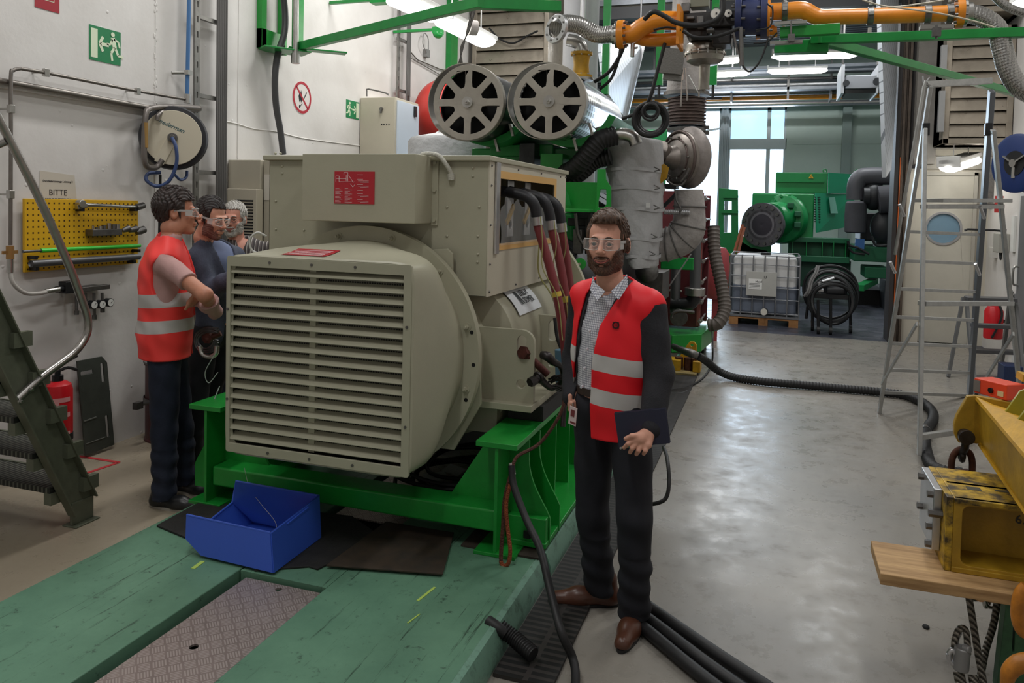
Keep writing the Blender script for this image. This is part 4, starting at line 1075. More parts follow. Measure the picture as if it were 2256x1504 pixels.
# pressure regulator: big metal disc and body
rg = thing('gas_regulator','round metal diaphragm housing hanging under the dark gas valve block','regulator',at(1552,120,Y=6.3))
ppm2 = (at(1500,100,Y=6.3)-at(1600,100,Y=6.3)).length/100
CS = mat('cast_aluminium',(168,162,154),.38,.85,var=(9,.2))
c = at(1553,118,Y=6.3)
mb = MB().lathe([(22*ppm2,.10),(40*ppm2,.07),(43*ppm2,.055),(43*ppm2,.01),(46*ppm2,.0),(46*ppm2,-.012),(42*ppm2,-.02),(40*ppm2,-.06),(28*ppm2,-.085),(12*ppm2,-.09)],c,Z_,44); part('diaphragm_housing',mb,CS,rg)
mb = MB().cyl(c-Z_*.08,c-Z_*.27,12*ppm2,n=24); mb.cyl(c-Z_*.27,c-Z_*.285,13*ppm2,n=24); mb.cyl(c-Z_*.285,c-Z_*.30,4*ppm2,n=10); part('spring_tube',mb,CS,rg)
for k in range(14):
    a = 2*math.pi*k/14; p = c+V((44.5*ppm2*math.cos(a),44.5*ppm2*math.sin(a),.012)); mb = MB().cyl(p,p-Z_*.035,.006,n=6); part('bolt',mb,STEEL,rg)
# valve block
BLKV = mat('dark_valve_block',(62,60,60),.45,.5,var=(18,.35))
vb = thing('gas_valve_block','dark valve block with round gauges between orange and blue pipe flanges','valve block',at(1560,60,Y=6.1))
def pbx(mb,x0,y0,x1,y1,Y,d,mi=0):
    a,b_ = at(x0,y1,Y=Y),at(x1,y0,Y=Y); return mb.bx(a.x,b_.x,Y,Y+d,a.z,b_.z,mi)
mb = MB(); pbx(mb,1503,22,1622,62,6.0,.3); pbx(mb,1512,60,1560,82,6.05,.2); pbx(mb,1568,58,1612,98,6.05,.22); part('body',mb,BLKV,vb,bevel=.012)
mb = MB(); pbx(mb,1520,-20,1562,16,6.0,.12); part('terminal_cover',mb,mat('olive_grey_box',(122,122,106),.5),vb,bevel=.006)
mb = MB(); pbx(mb,1535,34,1550,60,5.9,.08); pbx(mb,1556,62,1574,68,5.9,.1); pbx(mb,1512,34,1530,42,5.95,.05); pbx(mb,1500,5,1520,26,5.98,.06); part('fitting',mb,DSTEEL,vb,bevel=.006)
for (x,y,r,lb) in ((1577,30,11,'pale gauge'),(1604,29,8,'pale gauge')):
    p = at(x,y,Y=5.92); mb = MB().cyl(p+Y_*.1,p,r*ppm2,n=28); ga = part('gauge',mb,STEEL,vb); mb = MB().cyl(p,p-Y_*.003,r*.82*ppm2,n=28); part('dial',mb,mat('gauge_face',(214,210,202),.4),ga)
    mb = MB().box(p-Y_*.005+V((.005,0,0)),(.012,.002,.014)); part('dial_mark',mb,BLACKP,ga)
mb = MB(); pbx(mb,1572,7,1584,16,5.95,.06); part('green_button',mb,GREEN,vb)
# orange piping
def flange(mb,c,ax,R,t,ri=.03,n=36,mi=0): mb.lathe([(ri,-t/2),(R,-t/2),(R,t/2),(ri,t/2)],c,ax,n,mi,closed=True); return mb
def bolts_on(parent,c,ax,R,n=8,h=.05,r=.010):
    x,y,d = basis(ax)
    for k in range(n):
        a = 2*math.pi*(k+.5)/n; p = c+(x*math.cos(a)+y*math.sin(a))*R; mb = MB().cyl(p-d*h/2,p+d*h/2,r,n=6); part('flange_bolt',mb,DSTEEL,parent)
def ppmY(Y,x=1500): return (at(x,60,Y=Y)-at(x+100,60,Y=Y)).length/100
YP = 5.9
op = thing('orange_pipe_fork','orange gas pipe splitting in two branches left of the dark valve block','pipe',at(1430,80,Y=YP))
r_ = 21*ppmY(YP)
mb = MB().tube([at(1375,76,Y=YP),at(1395,74,Y=YP),at(1415,60,Y=YP),at(1450,46,Y=YP),at(1500,46,Y=YP)],r_,22); part('upper_branch',mb,ORANGE,op)
mb = MB().tube([at(1378,78,Y=YP+.02),at(1400,82,Y=YP+.05),at(1425,88,Y=YP+.08),at(1460,88,Y=YP+.08),at(1502,84,Y=YP+.08)],r_*.72,22); part('lower_branch',mb,ORANGE,op)
for (x,y,Y) in ((1413,61,YP),(1441,86,YP+.08)):
    pass
c = at(1369,76,Y=YP); mb = MB(); flange(mb,c,X_,33*ppmY(YP),.05); part('flange',mb,ORANGE,op,bevel=.003); bolts_on(op,c,X_,28*ppmY(YP),10,.09)
c2 = at(1496,63,Y=YP); mb = MB(); a,b_ = at(1493,105,Y=YP),at(1500,18,Y=YP); mb.bx(a.x,b_.x+.01,YP-.13,YP+.16,a.z,b_.z); part('flange',mb,ORANGE,op,bevel=.004)
mb = MB(); p = at(1394,96,Y=YP); mb.cyl(p,p-Z_*.10,.016,n=12); mb.cyl(p-Z_*.04,p-Z_*.04+V((.04,-.0,.01)),.008,n=8); part('drain_cock',mb,STEEL,op)
BR = NG('braided_steel'); s_ = BR.sep('Object')
w1 = BR.math('SINE',BR.math('MULTIPLY',BR.math('ADD',s_[0],BR.math('ADD',s_[1],s_[2])),420.0)); w2 = BR.math('SINE',BR.math('MULTIPLY',BR.math('ADD',BR.math('SUBTRACT',s_[2],s_[0]),s_[1]),420.0))
BR.l(BR.mix(BR.math('GREATER_THAN',BR.math('MULTIPLY',w1,w2),.0),(190,188,184),(112,110,108)),BR.b.inputs['Base Color']); BR.b.inputs['Metallic'].default_value = .8; BR.b.inputs['Roughness'].default_value = .35
BRAID = BR.m
bh = thing('braided_hose','thick braided steel hose curving from a steel flange into the orange pipe fork','hose',at(1300,90,Y=YP))
mb = MB(); P = [at(1226,64,Y=5.72),at(1240,52,Y=5.78),at(1275,55,Y=5.85),at(1315,76,Y=YP),at(1355,75,Y=YP)]
corr(mb,P,20*ppmY(YP),.02,.0015,26); part('braid',mb,BRAID,bh)
mb = MB(); flange(mb,at(1226,64,Y=5.72),V((-.5,-.86,.1)),34*ppmY(YP),.03,.07); part('flange',mb,ALU,bh,bevel=.003); bolts_on(bh,at(1226,64,Y=5.72),V((-.5,-.86,.1)),28*ppmY(YP),8,.04,.008)
mb = MB(); flange(mb,at(1361,76,Y=YP),X_,30*ppmY(YP),.03); mb.cyl(at(1350,76,Y=YP),at(1361,76,Y=YP),23*ppmY(YP),n=28); part('collar',mb,STEEL,bh,bevel=.003)
# steel bend and yellow pot
mb = MB(); P = [at(1252,88,Y=6.0),at(1268,92,Y=6.0),at(1280,102,Y=6.0),at(1283,118,Y=6.0)]; mb.tube(P,15*ppmY(6),20); mb.cyl(at(1283,112,Y=6.0),at(1283,120,Y=6.0),19*ppmY(6),n=24)
single('steel_bend',mb,STEEL,'short polished pipe bend on top of the yellow pipe piece','pipe')
yp = thing('yellow_pipe_piece','yellow flanged pipe piece standing on the right air filter','pipe',at(1280,175,Y=6.0)); k_ = ppmY(6)
mb = MB(); cc = at(1280,172,Y=6.0); hh_ = (at(1280,116,Y=6)-cc).length; mb.lathe([(27*k_,0),(27*k_,.02),(20*k_,.03),(18*k_,hh_*.5),(20*k_,hh_-.03),(26*k_,hh_-.02),(26*k_,hh_)],cc,Z_,32); part('body',mb,YELLOW,yp)
for k in range(8):
    a = 2*math.pi*(k+.3)/8
    for hh in (.01,hh_-.01):
        p = cc+V((23.5*k_*math.cos(a),23.5*k_*math.sin(a),hh)); mb = MB().cyl(p-Z_*.02,p+Z_*.02,.008,n=6); part('bolt',mb,STEEL,yp)
mb = MB().lathe([(10*k_,-.02),(29*k_,-.02),(29*k_,0),(10*k_,0)],cc,Z_,32,closed=True); part('base_ring',mb,STEEL,yp)
# blue valve
bv = thing('blue_butterfly_valve','dark blue flanged butterfly valve in the orange pipe run','valve',at(1655,45,Y=6))
NAVY = mat('navy_blue_cast',(40,50,92),.4,var=(12,.25)); k6 = ppmY(6)
for (x,R) in ((1628,54),(1684,52)):
    c = at(x,38,Y=6.0); mb = MB(); flange(mb,c,X_,R*k6*.92,.045,.05); part('flange',mb,NAVY,bv,bevel=.003); bolts_on(bv,c,X_,R*k6*.8,10,.1)
mb = MB(); c0,c1 = at(1634,38,Y=6.0),at(1680,37,Y=6.0); mb.cyl(c0,c1,40*k6,n=32); mb.cyl((c0+c1)/2,(c0+c1)/2+Z_*.3,16*k6,n=18); part('body',mb,NAVY,bv,bevel=.008)
# long orange pipe run
lp_ = thing('orange_gas_pipe','long orange gas pipe with steel clamps running to the right below the top edge','pipe',at(1900,45,Y=6))
c = at(1692,38,Y=6.0); mb = MB(); flange(mb,c,X_,50*k6*.92,.03,.05); part('flange',mb,ORANGE,lp_,bevel=.003); bolts_on(lp_,c,X_,42*k6,10,.07)
mb = MB().tube([at(1694,26,Y=6.0),at(1730,25,Y=6.0),at(1768,23,Y=6.0),at(1790,33,Y=6.0),at(1808,38,Y=6.0),at(1850,37,Y=6.0)],[19*k6,19*k6,19*k6,18*k6,17*k6,16.5*k6],26,k=6); part('offset_piece',mb,ORANGE,lp_)
mb = MB().tube([at(1848,37,Y=6.0),at(2000,33,Y=6.0),at(2108,29,Y=6.0)],16.5*k6,26,k=2); part('straight_piece',mb,ORANGE,lp_)
mb = MB().tube([at(1665,74,Y=6.05),at(1712,68,Y=6.05)],14*k6,20,k=1); part('lower_stub',mb,ORANGE,lp_)
c = at(2113,29,Y=6.0); mb = MB(); flange(mb,c,X_,31*k6,.045,.03); part('flange',mb,ORANGE,lp_,bevel=.003); bolts_on(lp_,c,X_,27*k6,10,.08)
for x,y in ((1729,26),(1917,36),(2043,32),(2092,30)):
    c = at(x,y,Y=6.0); mb = MB().cyl(c-X_*.02,c+X_*.02,19.5*k6 if x > 1800 else 22*k6,n=30); o = part('clamp',mb,DSTEEL,lp_,bevel=.002)
    mb = MB().box(c+V((0,-.085,0)),(.03,.03,.02)); mb.cyl(c-Z_*.08,c-Z_*.13,.012,n=8); mb.cyl(c+Z_*.08,c+Z_*.16,.012,n=8); part('clamp_bolt',mb,STEEL,lp_)
bh2 = thing('braided_hose','thick braided steel hose bending down from the right end of the orange pipe','hose',at(2190,100,Y=5.9))
mb = MB(); P = [at(2126,29,Y=6.0),at(2160,36,Y=6.0),at(2195,62,Y=6.0),at(2208,105,Y=6.0),at(2220,150,Y=6.0),at(2244,190,Y=6.0),at(2285,215,Y=6.0)]; corr(mb,P,19*k6,.02,.0015,26); part('braid',mb,BRAID,bh2)
c = at(2123,29,Y=6.0); mb = MB(); flange(mb,c,X_,29*k6,.03,.03); mb.cyl(c,c+X_*.05,21*k6,n=28); part('flange',mb,STEEL,bh2,bevel=.003)
mb = MB(); corr(mb,[at(2180,-20,Y=6.6),at(2215,12,Y=6.6),at(2256,28,Y=6.6),at(2300,30,Y=6.6)],.03,.02,.001,14); single('braided_hose',mb,BRAID,'thin braided hose in the top right corner','hose')
mb = MB().tube([at(1900,0,Y=5.8),at(1960,15,Y=5.8),at(2030,8,Y=5.8),at(2080,0,Y=5.8)],.006,6); mb.tube([at(1960,15,Y=5.8),at(2060,28,Y=5.8),at(2140,45,Y=5.8),at(2190,60,Y=5.8)],.006,6); single('thin_pipe',mb,mat('cream_wire',(190,182,164),.5),'thin cream pipe lines crossing the orange pipe at the top right','wire')
# black cables slung over the gas train
def cab(pts,r,label,Y=5.8,m_=BLACK,cat='cable',name='black_cable',group=None,k=6):
    mb = MB().tube([at(p[0],p[1],Y=p[2] if len(p) > 2 else Y) for p in pts],r,10,k=k); return single(name,mb,m_,label,cat,group)
cab([(1420,42,5.7),(1440,26,5.65),(1465,36,5.65),(1490,50,5.65),(1530,56,5.65),(1570,48,5.65),(1590,30,5.65),(1594,5,5.65),(1590,-15,5.65)],.018,'thick black cable looping over the orange pipe fork and under the gauges')
cab([(1505,68),(1530,82),(1570,82),(1600,74),(1630,62)],.014,'black cable sagging across the dark valve block')
cab([(1440,66),(1470,60),(1500,66)],.008,'thin black cable lying between the two orange branches')
cab([(1620,92),(1628,110),(1632,135),(1650,158),(1672,138),(1688,100),(1692,80)],.007,'thin black cable drooping below the blue valve')
cab([(1660,95),(1690,92),(1712,72)],.006,'thin black cable from the blue valve to the green beam')
cab([(1690,8),(1702,20),(1700,50),(1690,62),(1665,66)],.006,'thin black cable curled round the orange flange right of the blue valve')
mb = MB().tube([at(1632,60,Y=5.8),at(1633,100,Y=5.8),at(1634,145,Y=5.8)],.016,10,k=1); mb.tube([at(1616,70,Y=5.8),at(1626,120,Y=5.8)],.008,8,k=1); single('hanging_bracket',mb,DSTEEL,'dull metal strut hanging under the dark valve block','strut')
cab([(1375,100,5.9),(1362,130,5.95),(1340,160,6.0),(1310,180,6.05)],.015,'black hose from the orange flange down to the right air filter, upper one',name='black_hose',cat='hose')
cab([(1368,105,5.95),(1360,140,6),(1345,175,6.0),(1322,196,6.05)],.012,'black hose from the orange flange down to the right air filter, lower one',name='black_hose',cat='hose')
cab([(1465,95,5.95),(1450,150,5.95),(1432,215,5.95),(1410,245,6),(1370,262,6)],.014,'black hose running from the orange branches down to the black hose coil',name='black_hose',cat='hose')
mb = MB()
c = at(1433,263,Y=6.0); kk = ppmY(6.0,1433)
for i,(R,dx) in enumerate(((37,0),(33,1),(29,-1))):
    mb.torus(c+V((dx*kk,.03*i,0)),V((.15,-1,0)),R*kk,.019,40,10)
mb.torus(at(1434,243,Y=5.93),V((.15,-1,0)),15*kk,.014,28,8); mb.torus(at(1433,247,Y=5.9),V((.15,-1,0)),18*kk,.010,28,8)
single('hose_coil',mb,BLACK,'coil of black hose hanging left of the exhaust bellows','hose coil')
mb = MB(); corr(mb,[at(1400,315,Y=6.9),at(1412,300,Y=6.9),at(1422,312,Y=6.9)],.05,.02,.006); single('ribbed_pipe',mb,CS,'ribbed metal pipe piece behind the black hose coil','pipe')

# ducts and hung frames in the background of the engine
mb = MB(); c = at(1279,100,Y=8.2); R = 42*ppmY(8.2); mb.cyl(V((c.x,c.y,1.9)),V((c.x,c.y,5.9)),R,n=32); single('ventilation_duct',mb,mat('grey_duct',(150,150,152),.6,var=(4,.12)),'thick grey vertical duct between the braided hose and the ceiling','duct')
mb = MB().cyl(V((c.x+.12,c.y-.42,3.35)),V((c.x+.12,c.y-.42,5.9)),.03,n=10); single('vertical_pipe',mb,ALU,'thin pale pipe along the grey vertical duct','pipe')
hf = thing('hanging_green_frame','green frame of vertical bars hung from the ceiling behind the gas train','frame',at(1450,150,Y=8.0))
for (x,y) in ((1333,208),(1452,188),(1571,188)):
    p = at(x,y,Y=8.0); mb = MB().bx(p.x-.035,p.x+.035,7.97,8.03,p.z,6.2); part('upright',mb,DGREEN,hf)
    mb = MB().cyl(p,p-Z_*.14,.014,n=8); mb.bar(p-Z_*.13-X_*.09,p-Z_*.13+X_*.09,.03,.02); part('hanger_rod',mb,BLACKP,hf)
SIL = NG('ribbed_silver_panel'); s_ = SIL.sep('Object'); SIL.b.inputs['Metallic'].default_value = .1; SIL.b.inputs['Roughness'].default_value = .3
wv = SIL.math('FRACT',SIL.math('MULTIPLY',SIL.math('ADD',s_[1],SIL.math('MULTIPLY',s_[2],.9)),9.0)); SIL.l(SIL.mix(SIL.math('LESS_THAN',wv,.12),(226,234,244),(150,158,168)),SIL.b.inputs['Base Color'])  # blue-white base colour carries the window reflection, metal kept low
def slab(pts,label,t_=.05,name='silver_panel'):
    P = [V(p) for p in pts]; n_ = (P[1]-P[0]).cross(P[2]-P[0]).normalized(); mb = MB(); m = len(P)
    mb.add(P+[p+n_*t_ for p in P],[tuple(reversed(range(m))),tuple(range(m,2*m))]+[(i,(i+1) % m,m+(i+1) % m,m+i) for i in range(m)])
    return single(name,mb,SIL.m,label,'panel')
sp1 = slab([at(1322,90,Y=9.6),at(1416,100,Y=11.2),at(1378,262,Y=11.2),at(1336,200,Y=9.6)],'slanted ribbed silver panel hanging behind the right air filter')
slab([at(1932,-215,Y=10.6),at(1984,-165,Y=11.7),at(1975,200,Y=11.7),at(1964,372,Y=11.7),at(1952,391,Y=11.3),at(1949,270,Y=10.8)],'tall ribbed silver panel hanging beside the brown door jamb')
mb = MB().bar(at(1416,100,Y=11.15),at(1378,262,Y=11.15),.06,.06); mb.cyl(at(1410,104,Y=11.15),V((at(1410,104,Y=11.15).x,11.15,6.2)),.012,n=8); part('edge_rail',mb,ALU,sp1)

# green wall arms --------------------------------------------------------
t = thing('green_wall_arm','green swivel arm bolted to the right side, its brace running behind the stepladder','pipe support',at(2000,100,Z=3.0))
a0,a1 = at(1785,88,Z=3.02),at(2300,70,Z=3.02); mb = MB().bar(a0,a1,.062,.062,up=Z_); part('beam',mb,DGREEN,t,bevel=.004)
b0_,b1_ = at(1800,82,Z=3.02)+V((0,.06,0)),at(2300,222,Z=3.02); mb = MB().bar(b0_,b1_,.062,.062,up=Z_); part('brace',mb,DGREEN,t,bevel=.004)
t = thing('green_beam_piece','short green channel with threaded clamp under the orange pipe','pipe support',at(1780,80,Y=5.7))
mb = MB().bar(at(1718,72,Y=5.75),at(1850,64,Y=5.75),.06,.07,up=Z_); part('channel',mb,GREEN,t,bevel=.004)
mb = MB().bar(at(1706,106,Y=5.95),at(1825,102,Y=5.95),.1,.09,up=Z_); part('lower_channel',mb,DGREEN,t,bevel=.004)
for (x0,y0,x1,y1,Y) in ((1706,53,1778,49,5.7),(1696,96,1768,92,5.75),(2026,62,2100,59,5.2)):
    mb = MB().bar(at(x0,y0,Y=Y),at(x1,y1,Y=Y),.05,.022,up=Z_); part('clamp_rail',mb,mat('rail_grey',(150,148,142),.4,.6),t)
for (x,y0,y1,Y) in ((1743,45,98,5.68),(2063,55,85,5.15)):
    mb = MB().cyl(at(x,y0,Y=Y),at(x,y1,Y=Y),.007,n=8); mb.box(at(x,y1-14,Y=Y),(.045,.04,.05)); part('threaded_rod',mb,DSTEEL,t)
t = thing('green_wall_arm','green swivel arm on the left wall reaching over the generator','pipe support',at(660,108,X=-4.3))
p0 = at(655,104,X=-4.25); z_ = p0.z; p1 = at(1045,12,Z=z_); p2 = at(1215,-5,Z=z_); p3 = at(1225,12,Z=z_)
mb = MB().bar(p0,at(1060,5,Z=z_),.06,.075,up=Z_); part('brace',mb,DGREEN,t,bevel=.004)
mb = MB().bar(at(1050,8,Z=z_),at(1235,15,Z=z_+.02),.06,.075,up=Z_); part('beam',mb,DGREEN,t,bevel=.004)
mb = MB().bx(p0.x-.03,p0.x+.04,p0.y-.05,p0.y+.04,z_,4.6); part('post',mb,DGREEN,t,bevel=.004)
t2 = thing('wall_bracket_frame','green open bracket frame fixed to the left wall, holding a threaded pin','bracket',at(600,100,X=-4.4))
q0,q1 = at(577,105,X=-4.44),at(628,112,X=-4.44); z1_ = 4.6
mb = MB().bx(-4.5,-4.44,q0.y,q0.y+.07,q0.z,z1_); mb.bx(-4.5,-4.44,q1.y-.04,q1.y+.03,q0.z,z1_); mb.bx(-4.5,-4.44,q0.y,q1.y,q0.z,q0.z+.18); part('frame',mb,GREEN,t2,bevel=.004)
mb = MB(); zz = q0.z; mb.bar((-4.46,q0.y,zz),(-4.2,q0.y+.35,zz+.0),.26,.015,up=Z_); mb.bar((-4.3,q0.y+.2,zz+.03),(-3.9,q0.y+.55,zz+.03),.12,.015,up=Z_); part('swivel_plate',mb,DGREEN,t2,bevel=.003)
mb = MB(); pp_ = at(651,118,X=-4.2); mb.cyl(pp_-Z_*.08,V((pp_.x,pp_.y,4.5)),.028,n=14); mb.cyl(pp_-Z_*.09,pp_-Z_*.0,.04,n=16); part('pin',mb,STEEL,t2)
# small green parts near the wall
mb = MB(); p = at(965,68,X=-3.9); mb.bx(-4.49,p.x,p.y-.02,p.y+.02,p.z,p.z+.03); mb.box(p,(.1,.12,.08)); mb.sphere(p-Z_*.04,(.06,.07,.05),16,8); single('green_clamp',mb,DGREEN,'small green clamp block beside the strip lamps','clamp')
mb = MB(); p = at(838,2,X=-3.9); mb.bx(-4.49,p.x,p.y-.02,p.y+.02,p.z,p.z+.03); mb.box(p,(.18,.12,.06)); single('green_clamp',mb,DGREEN,'small green bracket at the top edge above the cable ladder','clamp')
mb = MB(); p = at(1032,60,Y=7.2); mb.cyl(p,p+V((.06,.06,0)),.075,n=24); mb.cyl(p+V((.03,.03,.07)),V((p.x+.03,p.y+.03,6.2)),.005,n=6); single('round_junction_box',mb,mat('pale_box',(190,182,178),.5),'round pale junction box hung with wires before the louvred panel','junction box')
for i,dx in enumerate((0,5,-6,8)):
    cab([(1045+dx,-10,7.0),(1040+dx*.6,30,7.0),(1030+dx*.3,70,7.0),(1018-dx*.4,105,7.0),(1014+dx*.6,140,7.0)],.006,'thin dark wire bundled with others dropping to the left air filter',group='dangling wires',name='wire',m_=mat('dark_wire',(60,56,52),.6),cat='wire')
cab([(1078,62,10.9),(1100,85,10.9),(1130,95,10.9),(1160,80,10.9),(1185,68,10.9)],.014,'dark cable sagging across the louvred vent panel')
mb = MB(); p = at(996,120,X=-4.4); mb.bx(-4.495,-4.42,p.y,p.y+.25,2.9,4.9); single('green_post',mb,DGREEN,'green post on the left wall left of the louvred panel','post')

# maroon cooler ----------------------------------------------------------
MAR = mat('maroon_paint',(98,36,42),.45,var=(6,.15)); MARR = mat('maroon_rail',(150,84,80),.45)
co = thing('plate_cooler','tall maroon plate cooler with tie bolts at the far end of the engine','cooler',at(1505,735,Y=9.5))
a,b_ = at(1448,715,Y=9.6),at(1548,425,Y=9.6)
mb = MB().bx(a.x-.35,b_.x,9.6,9.66,a.z,b_.z+.02); part('front_plate',mb,MAR,co,bevel=.004)
mb = MB().bx(a.x-.3,b_.x-.02,9.66,10.2,a.z+.05,b_.z-.06); part('plate_pack',mb,mat('maroon_dark',(70,26,30),.6),co)
mb = MB().bx(a.x-.35,b_.x+.05,10.2,10.26,a.z,b_.z-.02); part('rear_plate',mb,MAR,co,bevel=.004)
mb = MB().bx(b_.x-.025,b_.x+.02,9.585,9.6,a.z+.02,b_.z+.0); part('edge_rail',mb,MARR,co)
for (x,y) in ((1553,437),(1553,484),(1550,530),(1549,575),(1546,621),(1545,664),(1543,706)):
    p = at(x,y,Y=9.55); q = p+V((.0,.75,.0)); mb = MB().cyl(p-Y_*.1,q,.014,n=8); mb.cyl(p-Y_*.05,p,.03,n=6); part('tie_bolt',mb,STEEL,co)
for (pp,r) in (([(1531,450),(1532,500),(1532,560),(1531,638)],.075),([(1489,590),(1488,640),(1487,690)],.07)):
    mb = MB().tube([at(x,y,Y=9.3) for x,y in pp],r*.85,20); part('coolant_pipe',mb,mat('grey_pipe',(92,92,94),.4,.4),co)
mb = MB(); p = at(1531,643,Y=9.3); mb.cyl(p+Z_*.05,p-Z_*.04,.12,n=24); mb.cyl(p-X_*.15,p-X_*.3,.015,n=8); part('valve_flange',mb,STEEL,co,bevel=.004)
mb = MB().tube([at(1531,650,Y=9.3),at(1520,668,Y=9.3),at(1495,670,Y=9.3),at(1478,668,Y=9.3)],.08,16); part('coolant_bend',mb,BLACKP,co)
mb = MB().tube([at(1480,700,Y=9.1),at(1484,690,Y=9.1),at(1500,685,Y=9.1),at(1530,688,Y=9.1)],.018,8); mb.cyl(at(1495,700,Y=9.1),at(1495,700,Y=9.1)+Y_*.05,.1,n=20); part('pump_fitting',mb,DSTEEL,co)
mb = MB().bar(at(1466,642,Y=8.6),at(1522,560,Y=8.6),.014,.014); part('stay_rod',mb,ALU,co)
mb = MB(); a1_,b1_ = at(1455,592,Y=8.8),at(1528,574,Y=8.8); mb.bx(a1_.x,b1_.x,8.8,8.84,a1_.z,b1_.z+.03); part('green_crossbar',mb,DGREEN,co,bevel=.01)
mb = MB(); a1_,b1_ = at(1400,640,Y=8.0),at(1462,600,Y=8.0); mb.bx(a1_.x,b1_.x,8.0,8.5,a1_.z-.1,b1_.z); mb.sphere(at(1425,598,Y=7.9),.12,16,10); part('pump_body',mb,DSTEEL,co,bevel=.01)
# green base under the cooler
gb = thing('green_base_frame','bright green base frame corner sticking out under the maroon cooler','base frame',at(1530,755,Y=9))
z_t = .34
P = [at(1480,738,Z=z_t),at(1546,736,Z=z_t),at(1573,715,Z=z_t),at(1560,700,Z=z_t),at(1440,702,Z=z_t)]
mb = MB().plate([(p.x,p.y) for p in P],(0,0,.13),X_,Y_,z_t-.13); part('channel',mb,GREEN,gb,bevel=.01)
mb = MB(); p = P[2]; mb.bx(p.x-.25,p.x-.1,p.y-.2,p.y+.2,0,.13); part('rubber_foot',mb,BLACK,gb)
mb = MB(); corr(mb,[at(1572,500,Y=9.9),at(1575,560,Y=9.8),at(1590,630,Y=9.7),at(1596,680,Y=9.6),at(1582,712,Y=9.5),at(1560,716,Y=9.5)],.075,.05,.006,16); single('corrugated_hose',mb,mat('grey_brown_hose',(92,84,78),.6),'thick grey-brown corrugated hose hanging right of the maroon cooler','hose')
mb = MB(); p = at(1578,590,Y=11.0); mb.lathe([(0,.3),(.12,.28),(.17,.2),(.17,-.35),(.12,-.42),(0,-.44)],p,Z_,24); mb.bx(p.x-.04,p.x+.04,p.y-.04,p.y+.04,0,p.z-.4); single('expansion_tank',mb,mat('pinkish_red',(152,60,66),.5),'red expansion vessel behind the corrugated hose','tank')
# yellow floor bracket
yf = thing('yellow_floor_bracket','yellow steel anchor bracket with an eye on the floor beside the engine base','bracket',at(1510,790,Z=.05))
Y0 = at(1510,825,Z=.0).y
T = lambda x,y: (lambda p: (p.x,p.z))(at(x,y,Y=Y0+.25))
hc = T(1525,759)
mb = MB().plate([T(1484,806),T(1536,806),T(1535,758),T(1530,752),T(1520,752),T(1514,759)],(0,Y0+.25,0),X_,Z_,.04,[circ(hc[0],hc[1],.018,12)]); part('eye_plate',mb,YELLOW,yf,bevel=.003)
a,b_ = at(1476,835,Y=Y0),at(1536,812,Y=Y0); mb = MB().bx(a.x,b_.x,Y0-.1,Y0+.5,.0,.035); part('foot_plate',mb,mat('dusty_yellow',(150,132,84),.6,var=(9,.3)),yf,bevel=.003)
for (x,y,w_) in ((1482,826,.16),(1534,815,.08)):
    p = at(x,y,Y=Y0); mb = MB().bx(p.x-w_/2,p.x+w_/2,Y0+.0,Y0+.2,.035,.15); part('side_block',mb,YELLOW,yf,bevel=.004)
for x in (1493,1513,1527):
    p = at(x,815,Y=Y0); mb = MB().cyl((p.x,Y0+.1,.035),(p.x,Y0+.1,.17),.045,n=6); part('nut',mb,RUST,yf)
# hose with coupling crossing the floor to the right
P = [at(1536,783,Z=.30),at(1556,795,Z=.22),at(1580,815,Z=.10),at(1615,830,Z=.045),at(1680,840,Z=.045),at(1760,847,Z=.045),at(1850,855,Z=.045),at(1930,862,Z=.045),at(1990,870,Z=.045),at(2030,885,Z=.045),at(2053,905,Z=.045),at(2055,925,Z=.045),at(2042,945,Z=.045),at(2037,970,Z=.045),at(2042,1000,Z=.045),at(2052,1025,Z=.045),at(2080,1038,Z=.045),at(2120,1042,Z=.045)]
t = thing('floor_hose','long black corrugated hose winding across the floor to the yellow blocks','hose',P[3])
mb = MB(); corr(mb,P,.040,.03,.003,14,10); part('hose',mb,BLACK,t)
mb = MB().tube([at(1482,762,Z=.36),at(1500,770,Z=.34),at(1522,778,Z=.32),at(1537,783,Z=.30)],[.03,.035,.045,.035],14,k=4); part('coupling',mb,DSTEEL,t)
mb = MB(); q = at(2037,948,Z=.045); mb.cyl(q-Y_*.05,q+Y_*.05,.047,n=16); q = at(2130,1045,Z=.05); mb.cyl(at(2108,1040,Z=.05),at(2150,1050,Z=.05),.03,n=12); part('clamp',mb,DSTEEL,t)
cab2 = MB(); cab2.tube([at(1555,695,Z=.35),at(1567,715,Z=.3),at(1570,760,Z=.25),at(1568,800,Z=.05),at(1550,830,Z=.012),at(1520,850,Z=.012),at(1478,858,Z=.012)],.010,8); cab2.tube([at(1478,866,Z=.012),at(1500,866,Z=.012),at(1515,860,Z=.012)],.008,8)
single('black_cable',cab2,BLACK,'thin black cable arching from the cooler down to the floor grating','cable')
cab([(1462,985,4.3),(1470,1010,4.0),(1474,1060,3.9),(1468,1095,3.86),(1448,1108,3.85),(1415,1112,3.9)],.010,'thin black cable looping on the floor beside the smiling man')
# floor grating in the trench right of the bed
g = NG('black_grating'); s_ = g.sep('Object')
f1 = g.math('LESS_THAN',g.math('FRACT',g.math('MULTIPLY',s_[1],24.0)),.45); f2 = g.math('LESS_THAN',g.math('FRACT',g.math('MULTIPLY',s_[0],7.0)),.15)
g.l(g.mix(g.math('MAXIMUM',f1,f2),(10,10,10),(46,42,40)),g.b.inputs['Base Color']); g.b.inputs['Roughness'].default_value = .6; g.bump(g.math('MAXIMUM',f1,f2),.8,.01)
mb = MB().bx(-.955,-.72,2.72,8.6,.001,.016); single('floor_grating',mb,g.m,'black ribbed grating strip on the floor along the green bed','grating')
